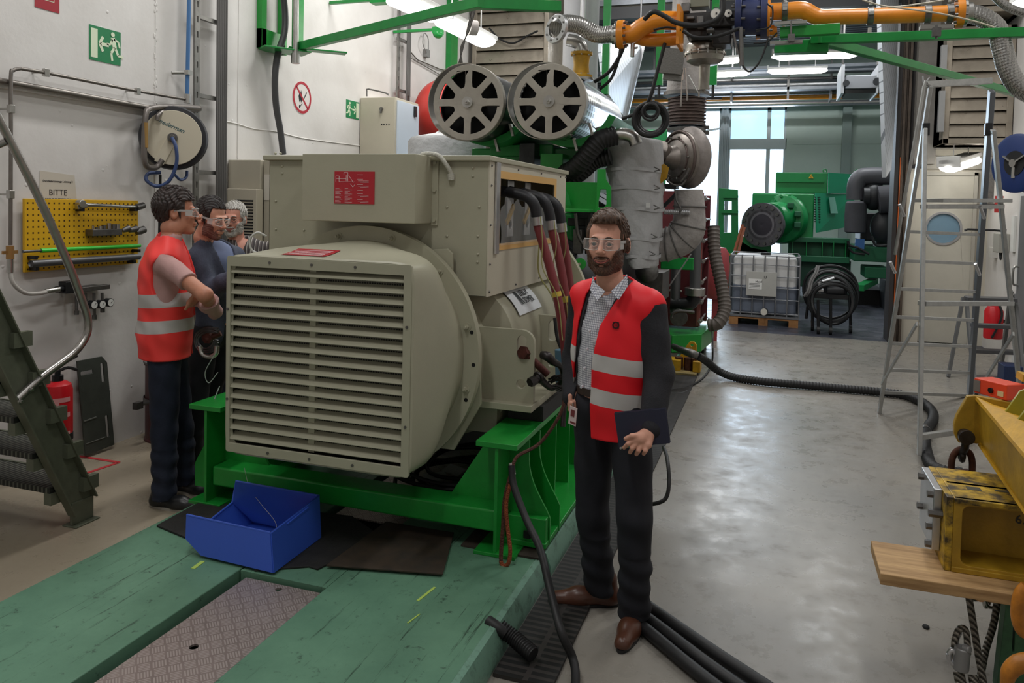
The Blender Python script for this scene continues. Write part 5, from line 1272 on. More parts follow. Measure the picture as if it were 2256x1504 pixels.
# corrugated conduit and bed bolts at the lower edge
t = thing('corrugated_conduit','short black corrugated conduit end lying over the black grating','conduit',at(1150,1420,Z=.05))
mb = MB().tube([at(1075,1368,Z=.12),at(1095,1382,Z=.11),at(1112,1395,Z=.09)],.024,14); part('cable_end',mb,BLACK,t)
mb = MB(); corr(mb,[at(1102,1382,Z=.10),at(1135,1408,Z=.07),at(1175,1442,Z=.05)],.03,.012,.003,16); part('ribbed_sleeve',mb,BLACK,t)
t = thing('hose_nipple','metal hose fitting beside the lower right edge of the green bed','fitting',at(1040,1450,Z=.0))
mb = MB().tube([at(1065,1400,Z=.08),at(1052,1430,Z=.06),at(1038,1460,Z=.05)],.025,14); part('hose_end',mb,BLACK,t)
mb = MB().cyl(at(1040,1440,Z=.06),at(1028,1470,Z=.05),.03,n=16); mb.torus(at(1034,1455,Z=.06),V((-.3,-1,0)),.03,.006,20,6); part('coupling',mb,DSTEEL,t)
mb = MB(); p = at(1010,1492,Z=.05); hexbolt(mb,p-Z_*.05,Z_,.022,.06); mb.cyl(p,p+Z_*.05,.010,n=8); single('anchor_bolt',mb,RUST,'rusty anchor bolt at the bottom edge beside the green bed','bolt')
# three rubber hoses at the bottom
for i,(x0,y0,x1,y1) in enumerate(((1425,1388,1600,1530),(1440,1372,1645,1525),(1452,1352,1700,1520))):
    P = [at(x0-40,y0-28,Z=.03),at(x0,y0,Z=.03),at((x0+x1)/2,(y0+y1)/2+2,Z=.03),at(x1,y1,Z=.03),at(x1+60,y1+45,Z=.03)]
    mb = MB().tube(P,.026,14); single('rubber_hose',mb,BLACK,['black rubber hose on the floor at the man\'s front shoe, nearest to the shoe','black rubber hose on the floor, middle one of three','black rubber hose on the floor, rightmost of three'][i],'hose','rubber hoses on the floor')
# ================================================================ LEFT WALL
WX0 = -4.5
def wl(x,y,off=0.0): return at(x,y,X=WX0+off)
SGREEN = mat('exit_sign_green',(20,122,72),.45); LUM = mat('luminous_cream',(214,224,196),.5)
def wall_frame(x0,y0,x1,y1):
    """corner points on the wall: returns origin (bottom-left as seen), width, height"""
    a = wl(x0,y1); b_ = wl(x1,y0); return a.y,b_.y,a.z,b_.z
def running_man(mb,fx_,fz_,s,mi,x,mirror=1):
    """simple running figure drawn in wall coordinates"""
    def P(u,v): return V((x,fx_+u*s*mirror,fz_+v*s))
    def limb(a,b_,w): mb.bar(P(*a),P(*b_),w*s,.002,up=X_,mi=mi)
    mb.cyl(P(-.02,.86),P(-.02,.86)+X_*.002,.075*s,n=16,mi=mi)
    limb((-.02,.76),(.06,.45),.16); limb((.02,.72),(.20,.66),.07); limb((.20,.66),(.26,.48),.07)
    limb((-.04,.70),(-.12,.52),.07); limb((-.12,.52),(-.26,.52),.07)
    limb((.06,.46),(-.08,.26),.09); limb((-.08,.26),(-.04,.02),.08); limb((.08,.44),(.20,.22),.09); limb((.20,.22),(.40,.20),.08)
# exit sign, arrow left
ya,yb,za,zb = wall_frame(196,72,265,130)
t = thing('exit_sign','green emergency exit sign with arrow pointing left on the left wall, the larger of two','sign',(WX0,(ya+yb)/2,za))
W_,H_ = yb-ya,zb-za; X0 = WX0+.004
mb = MB().bx(WX0,X0,ya,yb,za,zb); part('board',mb,SGREEN,t)
mb = MB().bx(X0,X0+.0015,ya+W_*.04,ya+W_*.25,za+H_*.08,zb-H_*.08)
mb.bar((X0+.001,ya+W_*.34,za+H_*.52),(X0+.001,ya+W_*.60,za+H_*.52),H_*.10,.002,up=X_)
mb.bar((X0+.001,ya+W_*.31,za+H_*.52),(X0+.001,ya+W_*.42,za+H_*.73),H_*.09,.002,up=X_); mb.bar((X0+.001,ya+W_*.31,za+H_*.52),(X0+.001,ya+W_*.42,za+H_*.31),H_*.09,.002,up=X_)
running_man(mb,ya+W_*.75,za+H_*.08,H_*.92,0,X0+.001); part('pictogram',mb,LUM,t)
# smaller exit sign, arrow right
ya,yb,za,zb = wall_frame(762,226,791,258)
t = thing('exit_sign','small green emergency exit sign with arrow pointing right beside the tall cabinet','sign',(WX0,(ya+yb)/2,za))
W_,H_ = yb-ya,zb-za
mb = MB().bx(WX0,X0,ya,yb,za,zb); part('board',mb,SGREEN,t)
mb = MB().bx(X0,X0+.0015,ya+W_*.76,ya+W_*.96,za+H_*.08,zb-H_*.08)
mb.bar((X0+.001,ya+W_*.45,za+H_*.5),(X0+.001,ya+W_*.70,za+H_*.5),H_*.10,.002,up=X_)
mb.bar((X0+.001,ya+W_*.72,za+H_*.5),(X0+.001,ya+W_*.60,za+H_*.72),H_*.09,.002,up=X_); mb.bar((X0+.001,ya+W_*.72,za+H_*.5),(X0+.001,ya+W_*.60,za+H_*.28),H_*.09,.002,up=X_)
running_man(mb,ya+W_*.24,za+H_*.08,H_*.88,0,X0+.001,-1); part('pictogram',mb,LUM,t)
# fire sign cut by the top edge
ya,yb,za,zb = wall_frame(76,-40,130,15)
t = thing('fire_sign','red fire equipment sign cut by the top edge of the picture','sign',(WX0,(ya+yb)/2,za))
mb = MB().bx(WX0,X0,ya,yb,za,zb); part('board',mb,mat('dark_red_sign',(158,30,44),.45),t)
mb = MB(); ym = (ya+yb)/2; mb.bx(X0,X0+.001,ym-.055,ym+.05,za+.06,za+.28); mb.bx(X0+.001,X0+.002,ym-.05,ym+.045,za+.065,za+.275,1)
mb.bar((X0+.003,ym-.03,za+.18),(X0+.003,ym+.02,za+.12),.03,.002,up=X_); mb.bar((X0+.003,ym-.03,za+.12),(X0+.003,ym+.03,za+.2),.02,.002,up=X_); mb.bx(X0+.002,X0+.003,ym-.03,ym+.03,za+.08,za+.095)
part('pictogram',mb,[LUM,mat('dark_red_sign',(158,30,44))],t)
# no open flame sign
c = wl(665,215); t = thing('no_flame_sign','round red and white no open flame sign on the left wall','sign',c)
rr = (wl(665,179)-c).z
mb = MB().cyl(c,c+X_*.003,rr*1.02,n=48); part('disc',mb,mat('sign_white',(216,210,206),.5),t)
mb = MB().lathe([(rr*.82,.003),(rr*.98,.003),(rr*.98,.005),(rr*.82,.005)],c,X_,48,closed=True); q = rr*.62; mb.bar(c+V((.004,-q,q)),c+V((.004,q,-q)),.022,.002,up=X_); part('prohibition_ring',mb,mat('sign_ring_red',(170,36,52),.45),t)
mb = MB()
s_ = rr
fl = [(-.30,-.25),(-.38,.05),(-.28,.30),(-.22,.15),(-.12,.45),(-.02,.15),(.02,.0),(.0,-.2),(-.1,-.32),(-.14,-.15),(-.22,-.32)]
mb.plate([(c.y+u*s_,c.z+v*s_) for u,v in fl],(c.x+.0035,0,0),Y_,Z_,.001)
mb.bar(c+V((.004,-.25*s_,-.62*s_)),c+V((.004,.02*s_,-.35*s_)),.008,.001,up=X_); mb.bar(c+V((.004,.15*s_,-.1*s_)),c+V((.004,.48*s_,.38*s_)),.012,.001,up=X_); mb.sphere(c+V((.004,-.25*s_,-.58*s_)),(.001,.012,.018),8,6)
part('pictogram',mb,BLACKP,t)

# pipes ------------------------------------------------------------------
PIPE = mat('zinc_pipe',(132,126,120),.4,.75,var=(10,.2))
o = .09
t = thing('thin_wall_pipe','thin steel pipe bending down the left wall with clamps, the upper one','pipe',wl(22,560,o))
mb = MB(); P = [wl(410,219,o),wl(300,200,o),wl(100,160,o),wl(45,151,o),wl(30,155,o),wl(24,170,o),wl(24,300,o),wl(23,540,o)]
mb.tube([P[0],P[1],P[2],P[3]],.0115,10,k=1); mb.tube(P[3:6]+[P[6]],.0115,10,k=6); mb.tube([P[6],P[7]],.0115,10,k=1); part('tube',mb,PIPE,t)
for (x,y) in ((101,160),(303,201),(24,240),(23,428)):
    p = wl(x,y,o); mb = MB().box(p,(.03,.035,.05)); mb.cyl(p,V((WX0,p.y-.02,p.z)),.007,n=8); part('clamp',mb,STEEL,t,bevel=.004)
mb = MB(); q = wl(22,552,o); mb.cyl(q+Z_*.03,q-Z_*.05,.022,n=14); mb.bar(q+V((0,-.05,-.01)),q+V((0,.05,-.01)),.012,.02); part('valve',mb,mat('brass_valve',(170,130,80),.4,.6),t)
t = thing('air_hose','grey air hose curving from the wall pipe to the pressure gauge block','hose',wl(60,640,o))
mb = MB().tube([wl(22,570,o),wl(22,595,o),wl(30,625,o+.02),wl(55,645,o+.03),wl(85,646,o+.02),wl(105,642,o)],.013,12); part('tube',mb,mat('translucent_grey',(168,164,158),.35),t)
mb = MB().cyl(wl(22,560,o),wl(22,600,o),.018,n=12); part('coupling',mb,STEEL,t); mb = MB().cyl(wl(100,642,o),wl(130,637,o),.017,n=12); part('coupling',mb,STEEL,t)
mb = MB().tube([wl(-20,174,.06),wl(0,178,.06),wl(150,205,.06),wl(320,236,.06),wl(420,250,.06)],.020,12,k=1); single('wall_conduit',mb,PIPE,'thick straight conduit along the left wall below the thin pipe','pipe')
mb = MB().bx(WX0,WX0+.035,wl(-20,0).y,wl(325,0).y,wl(20,190).z-.02,wl(20,190).z+.0); single('wall_ledge',mb,WALLM,'white painted ledge running along the left wall below the conduits','ledge')
# paper notice
p0,p1 = wl(86,437),wl(169,380)
t = thing('paper_notice','worn paper notice reading BITTE above the yellow tool board','notice',(WX0,(p0.y+p1.y)/2,p0.z))
mb = MB().plate([(p0.y,p0.z-.03),(p1.y,p0.z-.03),(p1.y-.02,p1.z-.02),(p0.y+.005,p1.z)],(WX0+.001,0,0),Y_,Z_,.002); part('sheet',mb,mat('aged_paper',(196,188,174),.7),t)
mb = MB(); c = wl(127,425); mb.text('BITTE',V((WX0+.004,c.y,c.z-.015)),Y_,Z_,.055,align='CENTER'); mb.text('NICHT ENTFERNEN',V((WX0+.004,c.y,c.z-.05)),Y_,Z_,.022,align='CENTER'); mb.text('Durchfahrtsmenge Leistung 2',V((WX0+.004,c.y,wl(127,398).z-.01)),Y_,Z_,.019,align='CENTER'); part('lettering',mb,mat('ink',(60,56,56),.7),t)

# yellow pegboard --------------------------------------------------------
by0,by1,bz0,bz1 = 3.615,4.53,1.31,1.775
g = NG('pegboard_yellow'); s_ = g.sep('Object')
px = g.math('SUBTRACT',g.math('FRACT',g.math('MULTIPLY',s_[1],1/.038)),.5); pz = g.math('SUBTRACT',g.math('FRACT',g.math('MULTIPLY',s_[2],1/.038)),.5)
hole = g.math('MULTIPLY',g.math('LESS_THAN',g.math('ABSOLUTE',px),.15),g.math('LESS_THAN',g.math('ABSOLUTE',pz),.15))
g.l(g.mix(hole,(214,166,24),(70,46,10)),g.b.inputs['Base Color']); g.b.inputs['Roughness'].default_value = .45
t = thing('tool_board','yellow perforated tool board on the left wall','tool board',(WX0,(by0+by1)/2,bz0))
mb = MB().bx(WX0+.03,WX0+.05,by0,by1,bz0,bz1); part('panel',mb,g.m,t,bevel=.003)
mb = MB().bx(WX0,WX0+.03,by0+.05,by1-.05,bz0+.05,bz1-.05); part('spacer',mb,DSTEEL,t)
XB = .05+.06
def bd(x,y,off=.09): return at(x,y,X=WX0+off)
t = thing('torque_wrench','long chrome torque wrench held across the top of the yellow tool board','wrench',bd(240,450))
mb = MB().cyl(bd(186,451),bd(300,456),.012,n=14); part('shaft',mb,STEEL,t)
mb = MB(); p = bd(177,449); mb.cyl(p-X_*.02,p+X_*.025,.028,n=20); mb.bar(bd(168,456),bd(190,452),.03,.03); part('ratchet_head',mb,STEEL,t,bevel=.004)
mb = MB(); a_,b_ = bd(300,457),bd(317,452); mb.lathe([(.012,0),(.024,0),(.024,.07),(.014,.07),(.014,.01)],a_,b_-a_,20); part('handle_end',mb,DSTEEL,t)
for x in (175,293):
    mb = MB(); p = bd(x,462,.07); mb.bx(WX0+.05,p.x+.03,p.y-.015,p.y+.015,p.z-.01,p.z+.02); single('tool_hook',mb,BLACKP,'black hook under the ' + ('ratchet head of the torque wrench' if x < 200 else 'handle end of the torque wrench'),'hook')
mb = MB(); a_,b_ = bd(200,520,.1),bd(265,508,.1); mb.bx(WX0+.05,WX0+.12,a_.y,b_.y,a_.z+.0,a_.z+.045); single('socket_rail',mb,DSTEEL,'grey metal rail holding small sockets on the yellow tool board','rail',bevel=.003)
for i,(x,y,r_,h_) in enumerate(((205,510,.008,.05),(213,510,.010,.04),(221,509,.012,.045),(230,508,.013,.05),(240,507,.014,.06),(250,506,.014,.05),(259,506,.015,.05))):
    mb = MB(); p = bd(x,y,.085); mb.lathe([(0,0),(r_,0),(r_,h_),(r_*.6,h_),(r_*.6,h_*.5),(0,h_*.5)],p-Z_*.01,Z_,16); single('socket',mb,DSTEEL if i % 2 else STEEL,['tiny socket at the left end of the socket rail','second socket from the left on the socket rail','third socket from the left on the socket rail','middle socket on the socket rail','fifth socket from the left on the socket rail','sixth socket from the left on the socket rail','rightmost socket standing on the socket rail'][i],'socket','small sockets on the rail')
for i,(x0,y0,x1,y1,r_) in enumerate(((270,508,286,502,.022),(284,508,302,503,.022),(300,512,318,505,.027))):
    a_,b_ = bd(x0,y0,.09+.015*i),bd(x1,y1,.11+.01*i); mb = MB().lathe([(0,0),(r_*.7,0),(r_,.03),(r_,(b_-a_).length),(r_*.65,(b_-a_).length),(r_*.65,.03),(0,.03)],a_,b_-a_,24)
    single('large_socket',mb,DSTEEL,['large socket sticking out of the tool board, left of three','large socket sticking out of the tool board, middle one','large socket sticking out of the tool board, rightmost'][i],'socket','large sockets on the tool board')
t = thing('green_bar','bright green bar with a bare steel tip lying across the yellow tool board','bar',bd(180,550))
mb = MB().cyl(bd(90,552),bd(308,541),.014,n=14); part('sleeve',mb,mat('bright_green_plastic',(60,190,60),.35),t)
mb = MB().cyl(bd(50,554),bd(90,552),.009,n=12); part('tip',mb,DSTEEL,t)
mb = MB(); a_,b_ = bd(68,581,.1),bd(306,565,.1); mb.lathe([(.016,.01),(.023,0),(.023,(b_-a_).length),(.0,(b_-a_).length)],a_,b_-a_,20); mb.cyl(a_+(b_-a_)*.02,a_+(b_-a_)*.03,.018,n=14)
single('steel_tube',mb,mat('grey_steel_tube',(98,98,100),.4,.6),'dark grey steel tube on the lower edge of the yellow tool board','tube')
for x,y in ((72,566),(300,551),(75,590),(290,575)):
    p = bd(x,y,.08); mb = MB().bx(WX0+.05,p.x+.03,p.y-.012,p.y+.012,p.z-.015,p.z+.008)
    single('tool_hook',mb,BLACKP,{72: 'black hook under the bare tip of the green bar',300: 'black hook under the right end of the green bar',75: 'black hook under the open end of the grey steel tube',290: 'black hook under the right end of the grey steel tube'}[x],'hook')
# pressure gauge block
t = thing('pressure_gauge_block','compressed air manifold with three round gauges below the yellow tool board','gauge block',bd(200,640))
mb = MB(); a_,b_ = bd(165,644,.08),bd(238,626,.08); mb.bx(WX0+.05,WX0+.10,a_.y,b_.y,a_.z,b_.z); mb.bx(WX0,WX0+.05,a_.y+.1,b_.y-.05,a_.z,b_.z); part('manifold',mb,DSTEEL,t,bevel=.003)
mb = MB(); p = bd(150,632,.08); mb.box(p,(.07,.09,.08)); mb.cyl(bd(122,638,.08),bd(140,636,.08),.022,n=14); part('connector',mb,BLACKP,t,bevel=.006)
for (x,y) in ((203,671),(221,670),(239,666)):
    p = bd(x,y,.10); mb = MB().cyl(p-X_*.02,p+X_*.02,.030,n=24); ga = part('gauge',mb,BLACKP,t)
    mb = MB().cyl(p+X_*.0205,p+X_*.022,.025,n=24); part('dial',mb,mat('gauge_white',(205,205,200),.4),ga)
    mb = MB().bar(p+X_*.024,p+V((.024,.012,.012)),.003,.001); part('needle',mb,BLACKP,ga)
for (x,y0,y1) in ((168,645,690),(188,645,665),(207,645,700),(225,645,685)):
    mb = MB().tube([bd(x,y0,.08),bd(x+1,y1,.08)],.010,10,k=1); mb.cyl(bd(x+1,y1-6,.08),bd(x+1,y1+3,.08),.015,n=10); part('outlet',mb,DSTEEL,t)
# cable ladders ----------------------------------------------------------
TRAY = mat('galvanised_tray',(138,136,132),.45,.7,var=(12,.25))
CABG = mat('grey_cable',(92,90,88),.6)
def ladder(xl,xr,yb_px,label,rungs,off=.06,ncab=6):
    a_,b_ = wl(xl,250,off),wl(xr,250,off); zb = wl((xl+xr)/2,yb_px,off).z
    t = thing('cable_ladder',label,'cable ladder',V((WX0,(a_.y+b_.y)/2,zb)))
    for y,w_ in ((a_.y,.055),(b_.y,.045)):
        mb = MB().plate([(y-w_/2,zb),(y+w_/2,zb),(y+w_/2,6.1),(y-w_/2,6.1)],(WX0+off,0,0),Y_,Z_,.02,[rrect(y-.008,y+.008,zb+.1+i*.12,zb+.15+i*.12,.004,2) for i in range(22)]); part('side_rail',mb,TRAY,t)
    for yy in rungs:
        z = wl((xl+xr)/2,yy,off).z; mb = MB().bx(WX0+off-.02,WX0+off+.015,a_.y,b_.y+.03,z-.016,z+.016); part('rung',mb,TRAY,t)
    for i in range(ncab):
        y = b_.y-.07+.022*i; mb = MB().tube([V((WX0+off+.035+.008*(i % 2),y,zb+.0+.06*(i % 3))),V((WX0+off+.03,y+.006,zb+.6)),V((WX0+off+.035,y-.004,zb+1.2)),V((WX0+off+.03,y,6.1))],.009,8,k=4)
        single('ladder_cable',mb,CABG,'grey cable strapped to the ' + ('near' if xl < 600 else 'far') + ' cable ladder','cable',('near' if xl < 600 else 'far') + ' cable ladder bundle')
    return t
ladder(430,484,600,'galvanised vertical cable ladder behind the hose reel and the two men',(43,214,380,470))
ladder(874,895,220,'galvanised vertical cable ladder above the tall cabinet',(88,200),ncab=5)
mb = MB().cyl(wl(412,215,.09),wl(418,-60,.09),.016,n=12); single('blue_air_pipe',mb,mat('blue_pipe',(64,110,160),.45),'blue vertical pipe along the near cable ladder','pipe')
mb = MB().cyl(wl(378,160,.02),wl(420,160,.10),.014,n=10); mb.box(wl(415,160,.1),(.04,.05,.035)); mb.cyl(wl(412,216,.09)+Z_*.03,wl(412,216,.09)-Z_*.04,.026,n=12); single('pipe_clamp',mb,STEEL,'steel clamp arm holding the blue pipe','clamp')
# hose reel --------------------------------------------------------------
t = thing('hose_reel','wall-mounted hose reel with cream disc between black flanges','hose reel',at(380,310,X=-4.3))
ax_ = V((.62,-.78,-.04)).normalized(); c = at(380,303,X=-4.22)
Rr = .235
mb = MB().lathe([(.05,.0),(Rr*.80,.0),(Rr,.01),(Rr*1.02,.03),(Rr*.98,.055),(Rr*.80,.06),(Rr*.78,.075),(.05,.075)],c-ax_*.13,ax_,48); mb.lathe([(.05,0),(Rr*.8,0),(Rr,.01),(Rr*1.02,.03),(Rr,.05),(Rr*.8,.055),(.05,.055)],c-ax_*.30,ax_,48); mb.cyl(c-ax_*.3,c-ax_*.1,Rr*.7,n=40); part('drum',mb,mat('black_flange',(36,36,42),.5),t)
mb = MB().cyl(c-ax_*.06,c-ax_*.035,Rr*.86,n=48); disc = part('cream_disc',mb,mat('cream_disc',(204,196,176),.5),t,bevel=.003)
mb = MB(); x,y,d = basis(ax_,Z_); cc = c-ax_*.034
mb.text('nederman',cc+y*.085+x*.09,-x*1.0-y*.25 if False else (-x-y*.35),(y-x*.35),.055,ext=.001,shear=.3) if False else mb.text('nederman',cc-x*.10+y*.11,(x-y*.42),(y+x*.42),.046,ext=.001,shear=.35)
part('lettering',mb,mat('teal_print',(30,90,100),.5),disc)
mb = MB().cyl(c-ax_*.04,c+ax_*.01,.035,n=20); mb.cyl(c,c+ax_*.04,.02,n=14); part('hub',mb,DSTEEL,t,bevel=.003)
mb = MB(); R = Matrix((x,y,d)).transposed(); mb.box(cc-y*.10-x*.05+ax_*.006,(.07,.20,.014),R @ Matrix.Rotation(-.45,3,'Z')); part('guide_plate',mb,mat('cream_disc',(204,196,176),.5),t,bevel=.003)
mb = MB(); P = [c+ax_*.05,c+ax_*.07-Z_*.08+x*.03,c+ax_*.06-Z_*.20+x*.03,c+ax_*.05-Z_*.32-x*.02,c+ax_*.04-Z_*.36-x*.10,c+ax_*.03-Z_*.32-x*.17,c+ax_*.0-Z_*.27-x*.16,c-ax_*.02-Z_*.26-x*.08]; mb.tube(P,.013,12); part('blue_hose',mb,mat('blue_hose',(54,74,120),.45),t)
mb = MB(); a1_ = at(385,385,X=-4.3); mb.tube([a1_,at(398,396,X=-4.3),at(410,390,X=-4.3),at(412,376,X=-4.3)],.011,10); part('outlet_hose',mb,mat('blue_hose',(54,74,120)),t)
mb = MB(); P = [at(438,238,X=-4.36),at(380,235,X=-4.33),at(335,238,X=-4.3),at(322,250,X=-4.28),at(318,300,X=-4.28),at(318,350,X=-4.28),at(326,368,X=-4.28),at(345,368,X=-4.28),at(358,352,X=-4.26)]; mb.tube(P,.020,14); mb.tube([P[0],at(440,240,X=-4.42)],.02,12,k=1); mb.tube([at(436,242,X=-4.4),at(370,243,X=-4.33),at(350,252,X=-4.3),at(346,265,X=-4.3)],.016,12)
part('tube_frame',mb,mat('grey_tube_frame',(118,112,108),.4,.6),t)
mb = MB().cyl(at(321,270,X=-4.27),at(321,325,X=-4.27),.016,n=12); part('yellow_sleeve',mb,mat('mustard_sleeve',(150,116,60),.6),t)
mb = MB().tube([at(353,385,X=-4.4),at(353,420,X=-4.42),at(352,470,X=-4.44),at(351,520,X=-4.44)],.010,8,k=1); single('black_cable',mb,BLACK,'black vertical cable hanging below the hose reel behind the man','cable')
# fat black cable down the wall
mb = MB().tube([wl(622,-30,.12),wl(628,30,.12),wl(626,75,.13),wl(612,120,.12),wl(606,170,.1),wl(608,230,.08),wl(618,290,.07),wl(624,340,.07)],.030,14); single('black_cable',mb,mat('dark_grey_cable',(70,70,72),.5),'fat dark grey cable hanging down the wall beside the green bracket','cable')
# small socket outlet with wire
mb = MB(); p = wl(938,118,.02); mb.bx(WX0,p.x+.04,p.y-.05,p.y+.05,p.z-.05,p.z+.05); mb.tube([p+V((.03,-.05,0)),p+V((.04,-.18,.1)),p+V((.03,-.12,.24)),p+V((.03,0,.2)),p+V((.03,.02,.05))],.007,6); single('wall_socket',mb,GREYPL,'small wall socket with looped wire between the strip lamp and filters','socket outlet')
mb = MB().tube([wl(905,115,.02),wl(920,132,.02),wl(945,142,.02),wl(968,152,.02),wl(985,156,.02)],.008,8,k=1); mb.tube([wl(905,128,.02),wl(935,145,.02),wl(970,165,.02)],.006,8,k=1); single('wall_conduit',mb,PIPE,'thin conduit on the wall beside the small wall socket','pipe')
# cabinets ---------------------------------------------------------------
t = thing('control_cabinet','low grey cabinet with a slatted vent behind the bearded older man','cabinet',(-4.2,5.5,0))
yc_ = at(502,400,X=-4.49).y; cr = at(574,352,Y=yc_); cz = cr.z
mb = MB().bx(-4.49,cr.x,yc_,yc_+.5,0,cz); part('body',mb,CABCREAM,t,bevel=.006)
mb = MB().bx(cr.x+.012,cr.x+.35,yc_+.03,yc_+.5,0,cz-.0); part('side_body',mb,CABCREAM,t,bevel=.006)
a2,b2 = at(500,415,Y=yc_-.09),at(565,416,Y=yc_-.09)
mb = MB().bx(a2.x,b2.x,yc_-.09,yc_,a2.z-.9,a2.z); vent = part('cooling_unit',mb,mat('vent_cream',(186,178,160),.5),t,bevel=.005)
for i in range(13):
    z = a2.z-.10-i*.026; mb = MB().bx(a2.x+.09,b2.x-.03,yc_-.094,yc_-.088,z-.007,z+.006); part('vent_slot',mb,BLACKP,vent)
mb = MB(); pp_ = at(587,415,Y=yc_+.03); mb.bx(pp_.x-.02,pp_.x+.05,yc_+.024,yc_+.03,pp_.z-.1,pp_.z+.12); part('label_strip',mb,mat('label_cream',(206,200,188),.5),t)
t = thing('control_cabinet','tall grey wall cabinet with a lock and pale blue side above the generator lid','cabinet',(-4.3,8,1.6))
c0,c1,c2 = at(806,215,X=-4.42),at(868,212,Y=at(806,215,X=-4.42).y),at(922,222,X=-3.98)
y0_ = c0.y; x1_ = at(869,300,Y=y0_).x; y1_ = at(922,222,X=x1_).y; zt = c0.z
mb = MB().bx(-4.49,x1_,y0_,y1_,1.5,zt); part('body',mb,CABCREAM,t,bevel=.006)
mb = MB().bx(x1_,x1_+.02,y0_+.04,y1_-.02,1.52,zt-.03); part('door',mb,mat('pale_blue_door',(186,196,208),.35),t,bevel=.005)
for (x,y) in ((841,240),):
    p = at(x,y,Y=y0_); mb = MB().cyl(p,p-Y_*.02,.02,n=14); mb.bar(p-Y_*.02,p-Y_*.02-Z_*.05,.02,.012,up=Y_); part('lock',mb,DSTEEL,t)
for (x,y) in ((841,274),(846,274),(852,274),(857,274)):
    p = at(x,y,Y=y0_); mb = MB().cyl(p+Y_*.001,p-Y_*.003,.008,n=8); part('hole',mb,BLACKP,t)
mb = MB(); P = [at(x,y,Y=y0_+.05) for x,y in ((808,212),(808,200),(812,196),(850,205),(856,210))]; mb.tube(P,.009,8,k=2); part('conduit',mb,DSTEEL,t)
mb = MB(); p = at(915,246,X=x1_+.03); mb.box(p,(.02,.05,.12)); part('door_latch',mb,BLACKP,t)
# floor items at the left ------------------------------------------------
# red fire extinguisher
t = thing('fire_extinguisher','red fire extinguisher hung on the left wall behind the metal stairs','fire extinguisher',at(125,975,X=-4.38))
c = at(127,905,X=-4.38); zt = at(127,838,X=-4.38).z; zb = at(127,968,X=-4.38).z; cx_,cy_ = c.x,c.y; r_ = .088
mb = MB(); h_ = zt-zb; mb.lathe([(0,0),(r_*.92,0),(r_,.02),(r_,h_-.06),(r_*.9,h_-.025),(r_*.6,h_-.005),(.03,h_),(0,h_)],V((cx_,cy_,zb)),Z_,32); part('cylinder',mb,RED,t)
mb = MB().lathe([(r_*.95,0),(r_*1.02,.005),(r_*1.02,.05),(r_*.95,.055)],V((cx_,cy_,zb-.005)),Z_,32); part('foot_ring',mb,BLACKP,t)
mb = MB().cyl((cx_,cy_,zt-.01),(cx_,cy_,zt+.035),.034,n=20); mb.cyl((cx_,cy_,zt+.03),(cx_,cy_,zt+.07),.018,n=12); part('valve',mb,BLACKP,t)
mb = MB(); q = V((cx_,cy_,zt+.07)); mb.tube([q+V((0,-.06,.0)),q+V((0,0,.02)),q+V((.02,.06,.05)),q+V((.03,.12,.075))],.011,8,k=3); mb.tube([q+V((0,0,-.01)),q+V((.02,.06,.005)),q+V((.03,.12,-.02))],.010,8,k=3); part('handle',mb,BLACKP,t)
mb = MB().tube([q+V((0,-.04,0)),q+V((.0,-.09,-.05)),q+V((.0,-.105,-.15)),q+V((.0,-.10,-.32)),q+V((0,-.10,-.4))],.011,10); part('hose',mb,BLACKP,t)
lab_r = r_+.0015
def cyl_patch(mb,a0,a1,z0,z1,r,n=10,mi=0):
    vs = []
    for i in range(n+1):
        a = math.radians(a0+(a1-a0)*i/n)
        for z in (z0,z1): vs.append(V((cx_+r*math.cos(a),cy_+r*math.sin(a),z)))
    mb.add(vs,[(2*i,2*i+2,2*i+3,2*i+1) for i in range(n)],mi)
mb = MB(); 
for (z0,z1) in ((.28,.31),(.18,.21),(.06,.085)): cyl_patch(mb,-75,10,zb+z0-.02,zb+z1-.02,lab_r)
cyl_patch(mb,-55,-35,zb+.21,zb+.27,lab_r); part('label',mb,mat('label_pale_red',(214,150,150),.5),t)
# dark slotted plate leaning on the wall
a_,b_,c_,d_ = at(186,1003,X=-4.42),at(250,982,X=-4.42),at(235,782,X=-4.47),at(167,795,X=-4.47)
t = thing('slotted_plate','dark olive slotted plate leaning against the left wall','plate',((a_+b_)/2))
u_ = (b_-a_).normalized(); v_ = (d_-a_); L_ = v_.length; v_ = v_.normalized(); Wp = (b_-a_).length
mb = MB().plate([(0,0),(Wp,.01),(Wp,L_-.05),(Wp-.04,L_),(0,L_)],a_,u_,v_,.012,[rrect(Wp*.76,Wp*.86,L_*.12,L_*.36,.01,3),rrect(Wp*.76,Wp*.86,L_*.72,L_*.93,.01,3),rrect(.02,Wp*.5,L_*.84,L_*.88,.006,3)])
part('plate',mb,mat('olive_dark',(62,66,60),.5,var=(12,.25)),t,bevel=.002)
mb = MB(); n_ = u_.cross(v_); mb.bar(a_+u_*.01+v_*L_*.36+n_*.014,a_+u_*Wp*.45+v_*L_*.37+n_*.014,.004,.008); part('seam',mb,mat('seam_grey2',(110,112,106),.6),t); mb = MB().bar(a_+u_*.01+v_*L_*.12+n_*.014,a_+u_*Wp*.7+v_*L_*.13+n_*.014,.003,.005); part('seam',mb,mat('seam_grey2',(110,112,106),.6),t)
